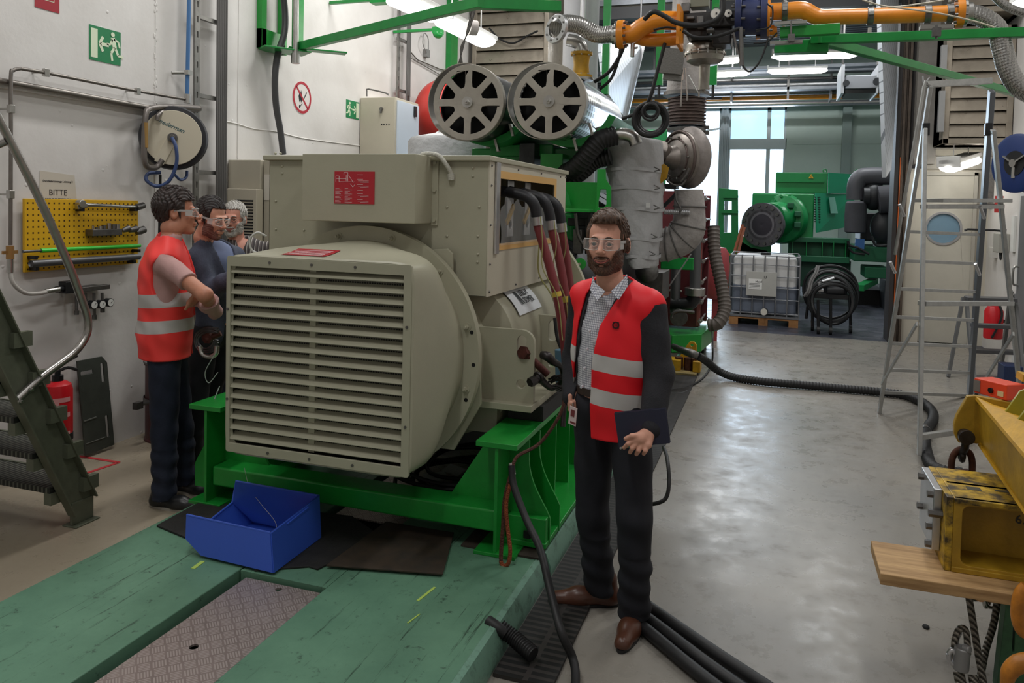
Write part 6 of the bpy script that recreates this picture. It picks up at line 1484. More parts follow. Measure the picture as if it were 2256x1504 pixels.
# maroon barrel
t = thing('steel_drum','maroon steel drum with clamp band against the left wall behind the man in the vest','drum',(-4.25,4.55,0))
cx2,cy2 = -4.24,4.66
mb = MB().lathe([(0,0),(.2,0),(.2,.012),(.192,.02),(.192,.29),(.2,.3),(.192,.31),(.192,.555),(.2,.565),(.2,.58),(0,.585)],(cx2,cy2,0),Z_,40); part('body',mb,mat('dark_maroon_drum',(74,30,34),.45,var=(7,.2)),t)
mb = MB().lathe([(.2,0),(.206,0),(.206,.03),(.2,.03)],(cx2,cy2,.29),Z_,40,closed=True); p = V((cx2-.02,cy2-.2,.305)); mb.cyl(p,p+V((-.03,-.13,0)),.012,n=8); mb.box(p+V((-.02,-.1,0)),(.04,.06,.05)); part('clamp_band',mb,DSTEEL,t)
mb = MB().lathe([(0,0),(.205,0),(.205,.012),(0,.012)],(cx2,cy2,.58),Z_,40); mb.bx(cx2-.02,cx2+.02,cy2-.21,cy2-.195,.54,.6); part('lid',mb,mat('drum_lid_grey',(90,88,88),.5),t)
# red floor marking
RT = mat('red_floor_tape',(190,50,56),.6)
P = [at(172,1004,Z=.002),at(262,1018,Z=.002),at(172,1048,Z=.002)]
mb = MB().bar(P[0],P[1],.028,.002,up=Z_); mb.bar(P[1],P[2],.028,.002,up=Z_); single('floor_marking',mb,RT,'red angled tape marking on the floor in front of the leaning plate','floor marking')
# stairs -----------------------------------------------------------------
OLV = mat('olive_stair_paint',(96,100,84),.5,var=(9,.2))
t = thing('metal_stairs','olive metal stairs with a bent tubular handrail at the left edge','stairs',at(180,1140,Z=0))
e0 = at(176,1112,Z=.10); e1 = at(-60,632,X=e0.x); e1 = e0+(e1-e0)*1.15
d_ = (e1-e0).normalized(); upv = V((0,d_.z,-d_.y)); upv = upv if upv.z > 0 else -upv
def stringer(dx,s_side):
    o_ = V((dx,0,0)); mb = MB().bar(e0+o_,e1+o_,.008,.16,up=upv)
    for s_ in (-1,1): mb.bar(e0+o_+upv*.077*s_+X_*s_side*.025,e1+o_+upv*.077*s_+X_*s_side*.025,.055,.007,up=upv)
    part('stringer',mb,OLV,t)
    mb = MB().bx(e0.x-.05+dx,e0.x+.05+dx,e0.y-.07,e0.y+.09,0,.008); mb.bx(e0.x-.006+dx,e0.x+.012+dx,e0.y-.06,e0.y+.08,.008,.13); part('foot_plate',mb,OLV,t,bevel=.003)
stringer(0,1); stringer(-.80,-1)
TRD = NG('stair_grating'); s_ = TRD.sep('Object'); ff = TRD.math('LESS_THAN',TRD.math('FRACT',TRD.math('MULTIPLY',s_[0],34.0)),.4); TRD.l(TRD.mix(ff,(30,32,28),(92,94,84)),TRD.b.inputs['Base Color']); TRD.b.inputs['Roughness'].default_value = .6; TRD.bump(ff,.8,.01)
for i in range(5):
    zz = .23+.215*i; c = e0.lerp(e1,(zz-e0.z)/(e1.z-e0.z))
    mb = MB().bx(c.x-.78,c.x-.02,c.y-.11,c.y+.12,zz-.012,zz+.018); part('tread',mb,TRD.m,t)
    mb = MB().bx(c.x-.78,c.x-.02,c.y+.12,c.y+.135,zz-.05,zz+.022); part('tread_nosing',mb,OLV,t)
    mb = MB().bx(c.x-.06,c.x-.01,c.y-.11,c.y+.135,zz-.075,zz-.012); mb.bx(c.x+.006,c.x+.04,c.y+.05,c.y+.15,zz-.05,zz+.025); part('tread_bracket',mb,OLV,t)
RAIL = mat('steel_handrail',(170,166,162),.28,.9,var=(14,.12))
xr_ = e0.x+.035
P = [at(x,y,X=xr_) for x,y in ((38,880),(90,832),(140,795),(165,775),(183,752),(193,728),(192,698),(180,660),(150,580),(90,445),(30,325),(-40,190))]
mb = MB().tube(P,.021,16); part('handrail',mb,RAIL,t)
mb = MB().tube([at(12,312,X=xr_),at(-30,330,X=xr_-.05)],.018,12,k=1); part('rail_strut',mb,RAIL,t)
mb = MB(); hexbolt(mb,at(43,884,X=xr_+.02),X_,.008,.02); hexbolt(mb,at(66,858,X=xr_+.02),X_,.008,.02); part('rail_bolt',mb,STEEL,t)
# ================================================================ RIGHT SIDE
# large stepladder -------------------------------------------------------
LAL = mat('ladder_aluminium',(178,178,176),.4,.75,var=(16,.15))
t = thing('stepladder','tall aluminium stepladder with guard rail standing right of the opening','ladder',(1.5,7.2,0))
fl0 = at(2025,1018,Z=.0); fr0 = V((fl0.x+.98,fl0.y+.42,0))
fr0 = at(2252,930,Z=0)
tl = at(2038,284,Y=fl0.y+.55); tr = at(2188,286,Y=fl0.y+.75)
mb = MB().bar(fl0+Z_*.05,tl,.028,.06,up=Y_); part('front_leg',mb,LAL,t,bevel=.004)
mb = MB().bar(fr0+Z_*.05,tr,.028,.06,up=Y_); part('front_leg',mb,LAL,t,bevel=.004)
bl0 = at(1937,910,Z=0); bltop = at(2050,190,Y=7.05); br0 = at(2136,872,Z=0.0)
brtop = at(2185,200,Y=7.35)
mb = MB().bar(bl0,bltop,.028,.075,up=Y_); part('rear_leg',mb,LAL,t,bevel=.004)
mb = MB().bar(br0,brtop,.04,.085,up=Y_); part('rear_leg',mb,mat('ladder_grey_rail',(120,124,130),.35,.7),t,bevel=.004)
mb = MB().tube([bltop,at(2042,185,Y=7.0),at(2036,190,Y=7.0),at(2012,330,Y=7.0),at(1985,480,Y=7.1),at(1972,560,Y=7.2)],.014,10,k=2); part('safety_hoop',mb,LAL,t)
mb = MB().bar(at(2040,186,Y=7.05),at(2182,178,Y=7.35),.05,.05,up=Z_); part('top_crossbar',mb,LAL,t,bevel=.004)
# rear rungs
for y_ in (514,578,640,702,760,818,868):
    q = (y_-bl0.z)
    def onl(p0,p1,ypx):
        lo,hi = 0.0,1.0
        for _ in range(30):
            m = (lo+hi)/2; p = p0.lerp(p1,m); d = p-V((0,0,H)); z = d.dot(_f); yy = CY-F*d.dot(_u)/z
            if yy > ypx: lo = m
            else: hi = m
        return p0.lerp(p1,lo)
    a_,b_ = onl(bl0,bltop,y_-4),onl(br0,brtop,y_+3)
    mb = MB().bar(a_,b_,.035,.028,up=Z_); part('rung',mb,LAL,t,bevel=.003)
for y_ in (455,668):
    a_,b_ = onl(fl0,tl,y_),onl(fr0,tr,y_)
    mb = MB().bar(a_,b_,.07,.035,up=Z_)
    if y_ == 455: mb.bar(a_+V((.05,.1,.05)),b_+V((0,.1,.05)),.25,.03,up=Z_)
    part('platform' if y_ == 455 else 'step',mb,LAL,t,bevel=.003)
a_,b_ = onl(fl0,tl,962),onl(fr0,tr,962); mb = MB().bar(a_,b_,.045,.04,up=Z_); part('bottom_bar',mb,LAL,t,bevel=.003)
mb = MB().cyl(fl0+V((.03,-.0,.05)),fl0+V((.07,0,.05)),.05,n=20); part('wheel',mb,BLACK,t,bevel=.006)
mb = MB().cyl(fr0+V((.03,-.0,.05)),fr0+V((.07,0,.05)),.05,n=20); part('wheel',mb,BLACK,t,bevel=.006)
for a_,b_ in ((at(2020,713,Y=6.5),at(1943,845,Y=7.4)),(at(2233,735,Y=7.2),at(2158,855,Y=8.0))):
    mb = MB().bar(a_,b_,.014,.035,up=Y_); part('brace',mb,LAL,t)
for (x,y,Y) in ((2050,285,6.95),(2187,285,7.2)):
    mb = MB().box(at(x-10,y,Y=Y-.1),(.05,.06,.1)); part('joint',mb,BLACKP,t,bevel=.006)
for (x,y) in ((1992,475),(1972,600),(2168,480),(2158,605)):
    p = at(x,y,Y=7.0); mb = MB().tube([p,p+V((-.02,-.05,.03)),p+V((-.05,-.08,.09))],.013,8,k=2); part('hook',mb,ALU,t)
# second small stepladder behind
t = thing('small_stepladder','small grey stepladder standing behind the tall ladder near the red extinguisher','ladder',(2.2,9.3,0))
a0_,a1_ = at(2089,830,Z=0),at(2122,655,Y=9.9); b0_,b1_ = at(2205,815,Z=0),at(2228,640,Y=9.9)
f0_,f1_ = at(2150,870,Z=.0),at(2128,655,Y=9.9)
for p,q,nm in ((a0_,a1_,'rear_leg'),(b0_,b1_,'rear_leg'),(f0_,f1_,'front_leg'),(at(2258,860,Z=0),at(2236,650,Y=9.9),'front_leg')):
    mb = MB().bar(p,q,.03,.06,up=Y_); part(nm,mb,mat('ladder_grey',(116,116,116),.45,.6),t)
for i,(y,dx) in enumerate(((716,0),(772,4),(832,8))):
    mb = MB().bar(at(2140+dx,y,Y=9.3),at(2236+dx,y+4,Y=9.3),.12,.04,up=Z_); part('step',mb,mat('ladder_dark_step',(88,88,90),.5,.5),t,bevel=.004)
mb = MB().bar(at(2128,657,Y=9.8),at(2236,660,Y=9.8),.2,.04,up=Z_); part('top_tread',mb,mat('ladder_dark_step',(88,88,90)),t,bevel=.004)
mb = MB(); a_,b_ = at(2210,865,Z=0),at(2260,800,Y=9.0); mb.bx(a_.x,b_.x,a_.y,a_.y+.25,0.0,.28); single('blue_crate',mb,mat('dark_blue_plastic',(30,46,84),.5),'dark blue crate on the floor at the right edge behind the ladders','crate',bevel=.01)
# right wall things ------------------------------------------------------
t = thing('hose_reel','dark blue cable reel cut by the right edge of the picture','hose reel',(2.7,10.0,2.3))
c = at(2246,360,X=2.35); ax2 = V((-.85,-.5,0)).normalized(); R2 = .30
mb = MB().lathe([(.1,0),(R2*.9,0),(R2,.02),(R2,.05),(R2*.9,.06),(.1,.06)],c,ax2,44); mb.lathe([(.1,0),(R2*.9,0),(R2,.02),(R2,.05),(R2*.9,.06),(.1,.06)],c-ax2*.2,ax2,44); part('flange',mb,mat('reel_blue',(24,46,98),.4),t)
mb = MB().cyl(c-ax2*.2,c+ax2*.02,R2*.6,n=36); part('cable_winding',mb,BLACK,t)
mb = MB().cyl(c+ax2*.05,c+ax2*.066,R2*.42,n=36); part('recess',mb,DARK,t)
mb = MB().cyl(c+ax2*.05,c+ax2*.09,.04,n=16)
x,y,d = basis(ax2)
for k in range(3):
    a = 2*math.pi*k/3+.5; mb.bar(c+ax2*.07,c+ax2*.07+(x*math.cos(a)+y*math.sin(a))*R2*.5,.03,.015)
part('hub',mb,STEEL,t)
mb = MB().bar(c-ax2*.1,V((2.8,c.y+.1,c.z)),.05,.05); part('wall_arm',mb,DSTEEL,t)
p = at(2208,450,X=2.79); mb = MB(); t = thing('fire_sign','red fire hose sign on the right wall behind the ladder','sign',p)
a_,b_ = at(2190,468,Y=p.y),at(2228,432,Y=p.y)
mb.bx(a_.x-.0,b_.x+.0,p.y-.004,p.y,a_.z,b_.z); part('board',mb,mat('sign_red',(176,44,44),.45),t)
mb = MB(); cc = at(2214,450,Y=p.y-.006); mb.torus(cc,Y_,.075,.009,24,6,a0=-60,a1=200); mb.torus(cc,Y_,.035,.008,20,6); part('pictogram',mb,LUM,t)
mb = MB().bar(V((2.8,p.y+.02,p.z)),V((2.6,p.y+.02,p.z)),.02,.02); part('sign_arm',mb,DSTEEL,t)
t = thing('fire_extinguisher','red fire extinguisher on the right wall behind the small stepladder','fire extinguisher',at(2188,770,X=2.62))
q = at(2187,745,X=2.62); mb = MB().lathe([(0,0),(.10,0),(.105,.02),(.105,.34),(.07,.4),(0,.41)],V((q.x,q.y,q.z)),Z_,28); part('cylinder',mb,RED,t)
mb = MB().bx(q.x-.04,q.x+.04,q.y-.03,q.y+.03,q.z+.40,q.z+.46); mb.bar(q+V((-.08,0,.47)),q+V((.05,0,.47)),.03,.02); part('valve',mb,RED,t)
mb = MB().tube([q+V((.04,-.04,.44)),q+V((.06,-.11,.3)),q+V((.0,-.13,.12)),q+V((-.04,-.12,.02))],.014,8); part('hose',mb,BLACKP,t)
mb = MB().bx(q.x-.06,2.8,q.y-.02,q.y+.02,q.z+.2,q.z+.24); part('wall_mount',mb,BLACKP,t)
# wall boxes
p = at(2205,535,X=2.74); mb = MB().bx(2.68,2.8,p.y-.15,p.y+.12,p.z-.12,p.z+.12); single('switch_box',mb,mat('grey_switch_box',(160,158,150),.5),'grey switch box with cables on the right wall','switch box',bevel=.008)
mb = MB().tube([V((2.74,p.y-.05,p.z-.12)),V((2.73,p.y-.08,p.z-.2)),V((2.74,p.y-.0,p.z-.2)),V((2.74,p.y+.03,p.z-.12))],.009,8); single('black_cable',mb,BLACK,'short black cable loop under the grey switch box','cable')
p = at(2188,556,X=2.76); mb = MB().bx(2.72,2.8,p.y-.06,p.y+.06,p.z-.07,p.z+.07); single('socket_outlet',mb,mat('pale_socket',(196,194,188),.5),'small pale socket outlet beside the grey switch box','socket outlet',bevel=.004)
p = at(2232,515,X=2.78); mb = MB().bx(2.77,2.8,p.y-.06,p.y+.06,p.z-.22,p.z+.22); single('white_box',mb,mat('white_plastic',(214,214,210),.5),'narrow white box high beside the pale door on the right wall','wall box',bevel=.004)
mb = MB().tube([at(2125,508,Y=11.5),at(2132,505,Y=11.5),at(2190,507,Y=11.5),at(2222,510,Y=11.3)],.014,8,k=1); mb.box(at(2222,511,Y=11.3),(.08,.06,.08)); mb.bar(at(2222,511,Y=11.3),V((2.8,11.3,at(2222,511,Y=11.3).z)),.03,.03); single('door_holder_arm',mb,BLACKP,'black horizontal arm in front of the porthole door','arm')
mb = MB().bx(2.70,2.8,11.95,12.08,2.0,2.5); single('grey_conduit_box',mb,DSTEEL,'narrow grey casing in the corner right of the porthole door','casing',bevel=.004)
for i,(x,y0,y1) in enumerate(((2052,100,170),(2048,200,290))):
    p,q_ = at(x,y0,Y=11.15),at(x,y1,Y=11.15); mb = MB().bx(1.955,2.022,11.16,11.24,q_.z,p.z); mb.tube([q_+V((-.02,0,0)),q_+V((-.08,0,-.08)),q_+V((-.1,0,.02))],.01,8); single('valve_actuator',mb,mat('actuator_grey',(150,150,150),.5),['small grey actuator box on the upper left edge of the louvred vent box','small grey actuator box on the lower left edge of the louvred vent box'][i],'actuator')

# lower right foreground: yellow lifting frame ---------------------------
YD = mat('dull_yellow_frame',(176,138,34),.5,var=(6,.3),bump=(40,.08)); YB = mat('yellow_black_edges',(198,160,40),.5,var=(16,.5),rgb2=(60,48,26))
# steel block with bolts, on the wooden plank
zb_ = .44
t = thing('yellow_steel_box','yellow bolted hollow steel box resting on the wooden plank','steel box',at(2160,1250,Z=zb_))
A = at(2098,1258,Z=zb_); Yf = A.y
fr_ = lambda x,y: (lambda p: (p.x,p.z))(at(x,y,Y=Yf))
x0_,z0_ = fr_(2095,1258); x1_,z1_ = fr_(2094,1095)
W2 = .75
mb = MB().plate([(x0_,z0_),(x0_+W2,z0_),(x0_+W2,z1_),(x0_,z1_)],(0,Yf+.02,0),X_,Z_,.02,[rrect(x0_+.03,x0_+W2-.03,z0_+.03,z1_-.025,.03)]); part('front_frame',mb,YD,t,bevel=.003)
mb = MB().bx(x0_+.01,x0_+W2,Yf+.18,Yf+.20,z0_,z1_); part('web_plate',mb,YD,t)
mb = MB().bx(x0_,x0_+W2,Yf-.006,Yf+.38,z1_-.02,z1_); part('top_plate',mb,YB,t,bevel=.004)
mb = MB().bx(x0_,x0_+W2,Yf-.006,Yf+.38,z0_,z0_+.02); part('bottom_plate',mb,YD,t,bevel=.003)
mb = MB().bx(x0_-.025,x0_,Yf,Yf+.38,z0_,z1_+.0); part('end_plate',mb,YB,t,bevel=.003)
mb = MB().bx(x0_-.055,x0_-.025,Yf+.08,Yf+.36,z0_+.04,z1_-.0); part('end_plate',mb,ALU,t,bevel=.004)
for (yy,zz) in ((.10,.90),(.30,.92),(.10,.45),(.30,.48),(.1,.2),(.06,.68)):
    p = V((x0_-.055,Yf+yy,z0_+(z1_-z0_)*zz)); mb = MB().cyl(p+X_*.03,p-X_*.02,.015,n=6); part('bolt',mb,DSTEEL,t)
for k in range(4): mb = MB().bx(x0_+.07+.1*k,x0_+.12+.1*k,Yf+.12+.02*(k % 2),Yf+.16,z1_,z1_+.001); part('black_marking',mb,mat('faded_black_paint',(70,66,50),.7),t)
mb = MB(); q = at(2236,1152,Y=Yf+.178); mb.text('6.3',q,X_,Z_,.05); part('handwriting',mb,BLACKP,t)
# plank
WD = NG('worn_wood'); m_ = WD.n('Mapping'); WD.l(WD.tc.outputs['Object'],m_.inputs[0]); m_.inputs['Scale'].default_value = (1.2,14,14)
nz = WD.noise(2.2,8,.65,m_.outputs[0]); WD.l(WD.mix(WD.ramp(nz,.35,.65),(150,116,76),(196,160,112)),WD.b.inputs['Base Color']); WD.b.inputs['Roughness'].default_value = .7; WD.bump(nz,.25,.004)
pl = [at(1940,1192,Z=zb_),at(1940,1262,Z=zb_)]
mb = MB().bx(pl[1].x,pl[1].x+1.5,pl[1].y,pl[0].y,zb_-.045,zb_-.001)
single('wooden_plank',mb,WD.m,'worn wooden plank sticking out left under the yellow steel box','plank',bevel=.004)
# supports under the plank
GW = NG('green_painted_wood'); nz = GW.noise(4,7,.7); GW.l(GW.mix(GW.ramp(nz,.4,.6),(52,84,60),(66,112,74)),GW.b.inputs['Base Color']); GW.b.inputs['Roughness'].default_value = .6
px0 = at(2208,1330,Y=Yf+.0).x
mb = MB().plate([(px0,0),(px0+.5,0),(px0+.5,zb_-.046),(px0+.02,zb_-.046)],(0,Yf+.08,0),X_,Z_,.06,[[(px0+.045,.16),(px0+.052,.16),(px0+.052,.30),(px0+.045,.30)],[(px0+.12,.10),(px0+.127,.10),(px0+.127,.22),(px0+.12,.22)]])
mb.bx(px0+.2,px0+.5,Yf+.08,Yf+.35,0,zb_-.046)
single('green_trestle',mb,GW.m,'dark green wooden trestle leg at the lower right corner','trestle',bevel=.003)
mb = MB(); q = at(2125,1300,Z=zb_-.06); mb.bx(q.x-.02,q.x+.45,q.y+.25,q.y+.33,zb_-.10,zb_-.046); mb.bx(q.x+.28,q.x+.35,q.y+.25,q.y+.33,0,zb_-.1); single('cross_bearer',mb,RUST,'dark rusty bearer under the wooden plank','bearer')
# yellow lifting beam (plates meeting at an eye)
t = thing('yellow_lifting_beam','large yellow welded lifting beam reaching in from the right edge','lifting beam',at(2230,1000,Z=.75))
Yb = Yf+.50
T = lambda x,y,Y=Yb: (lambda p: (p.x,p.z))(at(x,y,Y=Y))
nose = [T(2102,935),T(2108,915),T(2132,873),T(2150,872),T(2300,900),T(2300,985),T(2170,978),T(2112,975),T(2102,955)]
eye = T(2124,962); mb = MB().plate(nose,(0,Yb+.03,0),X_,Z_,.03,[circ(eye[0],eye[1]+.01,.018,16)]); part('nose_plate',mb,YD,t,bevel=.003)
P = [at(2150,873,Y=Yb),at(2193,872,Y=Yb+.25),at(2420,1075,Y=2.5),at(2350,1090,Y=2.5)]
P = [at(2150,873,Y=Yb),at(2215,880,Y=Yb+.25),at(2420,1010,Y=Yf-.5),at(2330,1085,Y=Yf-.5)]
def slabp(mb,P,t_):
    P = [V(p) for p in P]; n_ = (P[1]-P[0]).cross(P[2]-P[0]).normalized(); m = len(P)
    return mb.add(P+[p+n_*t_ for p in P],[tuple(reversed(range(m))),tuple(range(m,2*m))]+[(i,(i+1) % m,m+(i+1) % m,m+i) for i in range(m)])
mb = MB(); slabp(mb,P,.014); part('top_flange',mb,YELLOW,t)
mb = MB(); slabp(mb,[at(2155,882,Y=Yb),at(2330,1100,Y=Yf-.5),at(2330,1225,Y=Yf-.5),at(2160,985,Y=Yb)],.012); part('web',mb,YD,t)
mb = MB(); slabp(mb,[at(2157,975,Y=Yb-.02),at(2195,975,Y=Yb+.1),at(2420,1240,Y=Yf-.3),at(2330,1230,Y=Yf-.5)],.012); part('lower_flange',mb,YELLOW,t)
for (pts,Y) in (([(2208,945),(2208,912),(2245,860),(2300,840),(2300,1010),(2222,968)],Yb-.15),([(2230,985),(2230,935),(2262,895),(2310,890),(2310,1030)],Yb-.32)):
    mb = MB().plate([(lambda p: (p.x,p.z))(at(x,y,Y=Y)) for x,y in pts],(0,Y,0),X_,Z_,.016); part('gusset',mb,mat('yellow_green_plate',(156,148,40),.45,var=(6,.2)),t,bevel=.002)
mb = MB(); slabp(mb,[at(2212,990,Y=Yb-.15),at(2212,1060,Y=Yb-.15),at(2226,1085,Y=Yb-.15),at(2236,1090,Y=Yb-.3),at(2236,1010,Y=Yb-.3)],.012); part('rib',mb,YD,t)
mb = MB(); a_,b_ = at(2246,828,Y=Yb+.1),at(2300,840,Y=Yb+.1); mb.bar(a_,b_,.1,.03); part('top_tab',mb,YELLOW,t)
# bow shackle on the eye
ec = V((eye[0],Yb,eye[1]+.01))
t = thing('shackle','dark bow shackle pinned to the nose of the yellow lifting beam','shackle',ec)
mb = MB().cyl(ec+V((0,-.03,.0)),ec+V((0,.09,0)),.027,n=18); mb.cyl(ec+V((0,-.055,.0)),ec+V((0,-.03,0)),.032,n=20); part('pin',mb,IRON,t,bevel=.003)
mb = MB(); lo = at(2119,1001,Y=Yb+.02); mb.tube([ec+V((-.0,-.03,-.01)),ec+V((0,-.025,-.05)),lo+V((0,0,0))],.016,12,k=3); mb.torus(lo+V((0,0,-.0)),X_,.024,.012,20,8); part('eye_bolt',mb,IRON,t)
t = thing('shackle','rusty brown bow shackle standing on the yellow steel box','shackle',at(2118,1040,Y=Yb))
mb = MB(); P = [at(2097,1050,Y=Yb+.02),at(2096,1025,Y=Yb+.02),at(2100,1004,Y=Yb+.02),at(2110,992,Y=Yb+.02),at(2122,990,Y=Yb+.02),at(2136,998,Y=Yb+.02),at(2142,1018,Y=Yb+.02),at(2141,1050,Y=Yb+.02)]; mb.tube(P,.014,12); part('bow',mb,RUST,t)
mb = MB().cyl(at(2106,1045,Y=Yb),at(2134,1045,Y=Yb),.026,n=6); part('nut',mb,RUST,t)
# orange device on the beam
t = thing('orange_tool_box','orange-red box instrument with a dark window lying on the yellow beam','instrument',at(2210,880,Y=Yb+.12))
a_ = at(2169,850,Y=Yb+.15); b_ = at(2243,868,Y=Yb-.0); dd = (b_-a_).normalized(); R = Matrix((dd,Z_.cross(dd).normalized(),Z_)).transposed()
c = (a_+b_)/2+V((0,.03,.0)); mb = MB().box(c,((b_-a_).length,.10,.07),R); part('housing',mb,mat('orange_red_plastic',(224,72,44),.4),t,bevel=.006)
mb = MB().box(c-dd*((b_-a_).length/2-.02)-R.col[1]*.051,(.035,.004,.05),R); part('window',mb,mat('grey_pane',(120,112,108),.3),t)
mb = MB().cyl(c+dd*.01-R.col[1]*.05-Z_*.005,c+dd*.01-R.col[1]*.058-Z_*.005,.012,n=16); part('knob',mb,BLACKP,t)
mb = MB().box(c+dd*.06-R.col[1]*.051-Z_*.01,(.03,.004,.022),R); part('sticker',mb,mat('sticker_cream',(210,190,150),.5),t)
# wire ropes and ferrule
WR = NG('wire_rope'); s_ = WR.sep('Object'); wv = WR.math('SINE',WR.math('MULTIPLY',WR.math('ADD',s_[2],WR.math('MULTIPLY',WR.math('ADD',s_[0],s_[1]),.8)),260.0))
WR.l(WR.mix(WR.math('GREATER_THAN',wv,-.3),(70,66,60),(150,144,134)),WR.b.inputs['Base Color']); WR.b.inputs['Metallic'].default_value = .6; WR.b.inputs['Roughness'].default_value = .5; WR.bump(wv,.8,.004)
t = thing('wire_rope_sling','twisted steel wire rope sling with ferrule hanging under the wooden plank','wire rope',at(2160,1480,Z=0))
Yr = Yf+.05
mb = MB().tube([at(2132,1300,Y=Yr),at(2142,1360,Y=Yr),at(2155,1440,Y=Yr-.02),at(2166,1500,Y=Yr-.04),at(2172,1560,Y=Yr-.05)],.013,12); part('rope',mb,WR.m,t)
mb = MB().tube([at(2200,1300,Y=Yr+.1),at(2190,1370,Y=Yr+.08),at(2172,1430,Y=Yr+.05),at(2162,1480,Y=Yr),at(2150,1540,Y=Yr)],.013,12); part('rope',mb,WR.m,t)
mb = MB(); P = [at(2105,1450,Y=Yr-.08),at(2103,1415,Y=Yr-.08),at(2112,1388,Y=Yr-.08),at(2124,1384,Y=Yr-.08),at(2130,1400,Y=Yr-.08),at(2132,1440,Y=Yr-.08)]; mb.tube(P,.012,12); part('rope_eye',mb,WR.m,t)
mb = MB(); P = [at(2110,1440,Y=Yr-.08),at(2108,1410,Y=Yr-.08),at(2116,1393,Y=Yr-.08)]; mb.tube(P,.008,8); mb.tube([at(2090,1440,Y=Yr-.1),at(2098,1432,Y=Yr-.1),at(2108,1445,Y=Yr-.1),at(2102,1462,Y=Yr-.1),at(2092,1455,Y=Yr-.1),at(2090,1440,Y=Yr-.1)],.010,10); part('thimble',mb,ALU,t)
mb = MB().cyl(at(2121,1425,Y=Yr-.1),at(2116,1475,Y=Yr-.1),.028,n=20); mb.cyl(at(2121,1425,Y=Yr-.1),at(2138,1432,Y=Yr-.12),.015,n=10); part('ferrule',mb,mat('lead_grey',(150,150,150),.45,.6),t,bevel=.006)
mb = MB(); P = [at(2112,1480,Y=Yr-.08),at(2118,1510,Y=Yr-.1),at(2130,1560,Y=Yr-.1)]; mb.tube(P,.02,10); mb.tube([p+V((.045,0,-.0)) for p in P],.016,10); part('rope_tail',mb,WR.m,t)
t = thing('steel_chain','bright steel chain links behind the wire rope under the plank','chain',at(2185,1320,Y=Yr+.3))
for i,(x,y,a) in enumerate(((2160,1300,.3),(2178,1308,1.2),(2196,1316,.4),(2212,1322,1.3))):
    p = at(x,y,Y=Yr+.3); dx = V((.045*math.cos(a),.02,.03*math.sin(a))); dz = V((0,.01,.03)); mb = MB()
    mb.tube([p-dx-dz*.5,p-dx*.3-dz,p+dx-dz*.6,p+dx+dz*.4,p+dx*.3+dz,p-dx+dz*.6],.009,10,k=4,closed=True); part('link',mb,STEEL,t)
mb = MB(); p = at(2160,1312,Y=Yr-.05); mb.cyl(p,p-Y_*.004,.022,n=24); single('copper_disc',mb,mat('peach_tag',(206,150,100),.5),'round peach-coloured tag hanging beside the wire rope','tag')
# orange hook parts at the edge
OH = mat('orange_hook_paint',(206,130,40),.45,var=(12,.4))
mb = MB(); P = [at(2262,1290,Y=Yf-.2),at(2248,1310,Y=Yf-.2),at(2243,1350,Y=Yf-.2),at(2250,1385,Y=Yf-.2),at(2270,1400,Y=Yf-.2)]; mb.tube(P,[.02,.022,.024,.022,.02],14); single('orange_hook',mb,OH,'chipped orange hook at the right edge beside the green trestle','hook')
mb = MB(); P = [at(2216,1510,Y=Yf-.35),at(2224,1480,Y=Yf-.35),at(2245,1462,Y=Yf-.35),at(2280,1455,Y=Yf-.35)]; mb.tube(P,[.018,.026,.03,.03],14); single('orange_hook',mb,OH,'orange hook tip in the bottom right corner','hook')
mb = MB(); p = at(2040,1380,Z=.004); mb.sphere(p,(.015,.02,.008),8,6); single('debris_scrap',mb,DARK,'small dark scrap lying alone on the open floor','scrap')

# ================================================================ FAR HALL
# green generator set ----------------------------------------------------
FG = mat('far_green_paint',(24,132,70),.35,var=(2,.12)); FGD = mat('far_green_dark',(18,92,60),.45)
YG_ = 16.4
AXG = V((.42,.9,0)).normalized()
t = thing('green_generator','big green generator with a grey drive flange standing in the far hall','generator',(0.8,17,.1))
def fbx(mb,x0,y0,x1,y1,Y,d,mi=0):
    a,b_ = at(x0,y1,Y=Y),at(x1,y0,Y=Y); return mb.bx(a.x,b_.x,Y,Y+d,a.z,b_.z,mi)
mb = MB(); fbx(mb,1708,380,1824,425,YG_+.4,1.6); top = part('terminal_box',mb,FG,t,bevel=.02)
mb = MB(); a0_ = at(1824,380,Y=YG_+.4); a1_ = at(1895,385,Y=YG_+1.8); a2_ = at(1893,424,Y=YG_+1.8); a3_ = at(1824,426,Y=YG_+.4); slabp(mb,[a3_,a2_,a1_,a0_],.02); part('terminal_side',mb,mat('far_green_light',(30,150,108),.35),t)
mb = MB(); a,b_ = at(1712,401,Y=YG_+.38),at(1815,399,Y=YG_+.38); mb.bx(a.x,b_.x,YG_+.36,YG_+.4,a.z,b_.z+.02); part('rail',mb,FG,t)
mb = MB(); p = at(1787,388,Y=YG_+.38); mb.plate([(p.x-.05,p.z-.045),(p.x+.05,p.z-.045),(p.x,p.z+.045)],(0,p.y+.01,0),X_,Z_,.01); wl_ = part('warning_triangle',mb,mat('warning_yellow',(226,170,40),.5),t)
mb = MB().bar(p+V((.01,-.008,.02)),p+V((-.008,-.008,-.0)),.008,.004); mb.bar(p+V((-.008,-.008,0)),p+V((.004,-.008,-.03)),.008,.004); part('flash_mark',mb,BLACKP,wl_)
mb = MB(); p = at(1881,403,Y=YG_+1.5); mb.plate([(p.x-.05,p.z-.05),(p.x+.05,p.z-.05),(p.x,p.z+.06)],(0,p.y-.1,0),X_,Z_,.01); part('warning_triangle',mb,mat('sticker_white',(215,220,215),.5),t,'white triangular sticker')
mb = MB(); fbx(mb,1654,427,1795,530,YG_,.6); part('end_frame',mb,FG,t,bevel=.03)
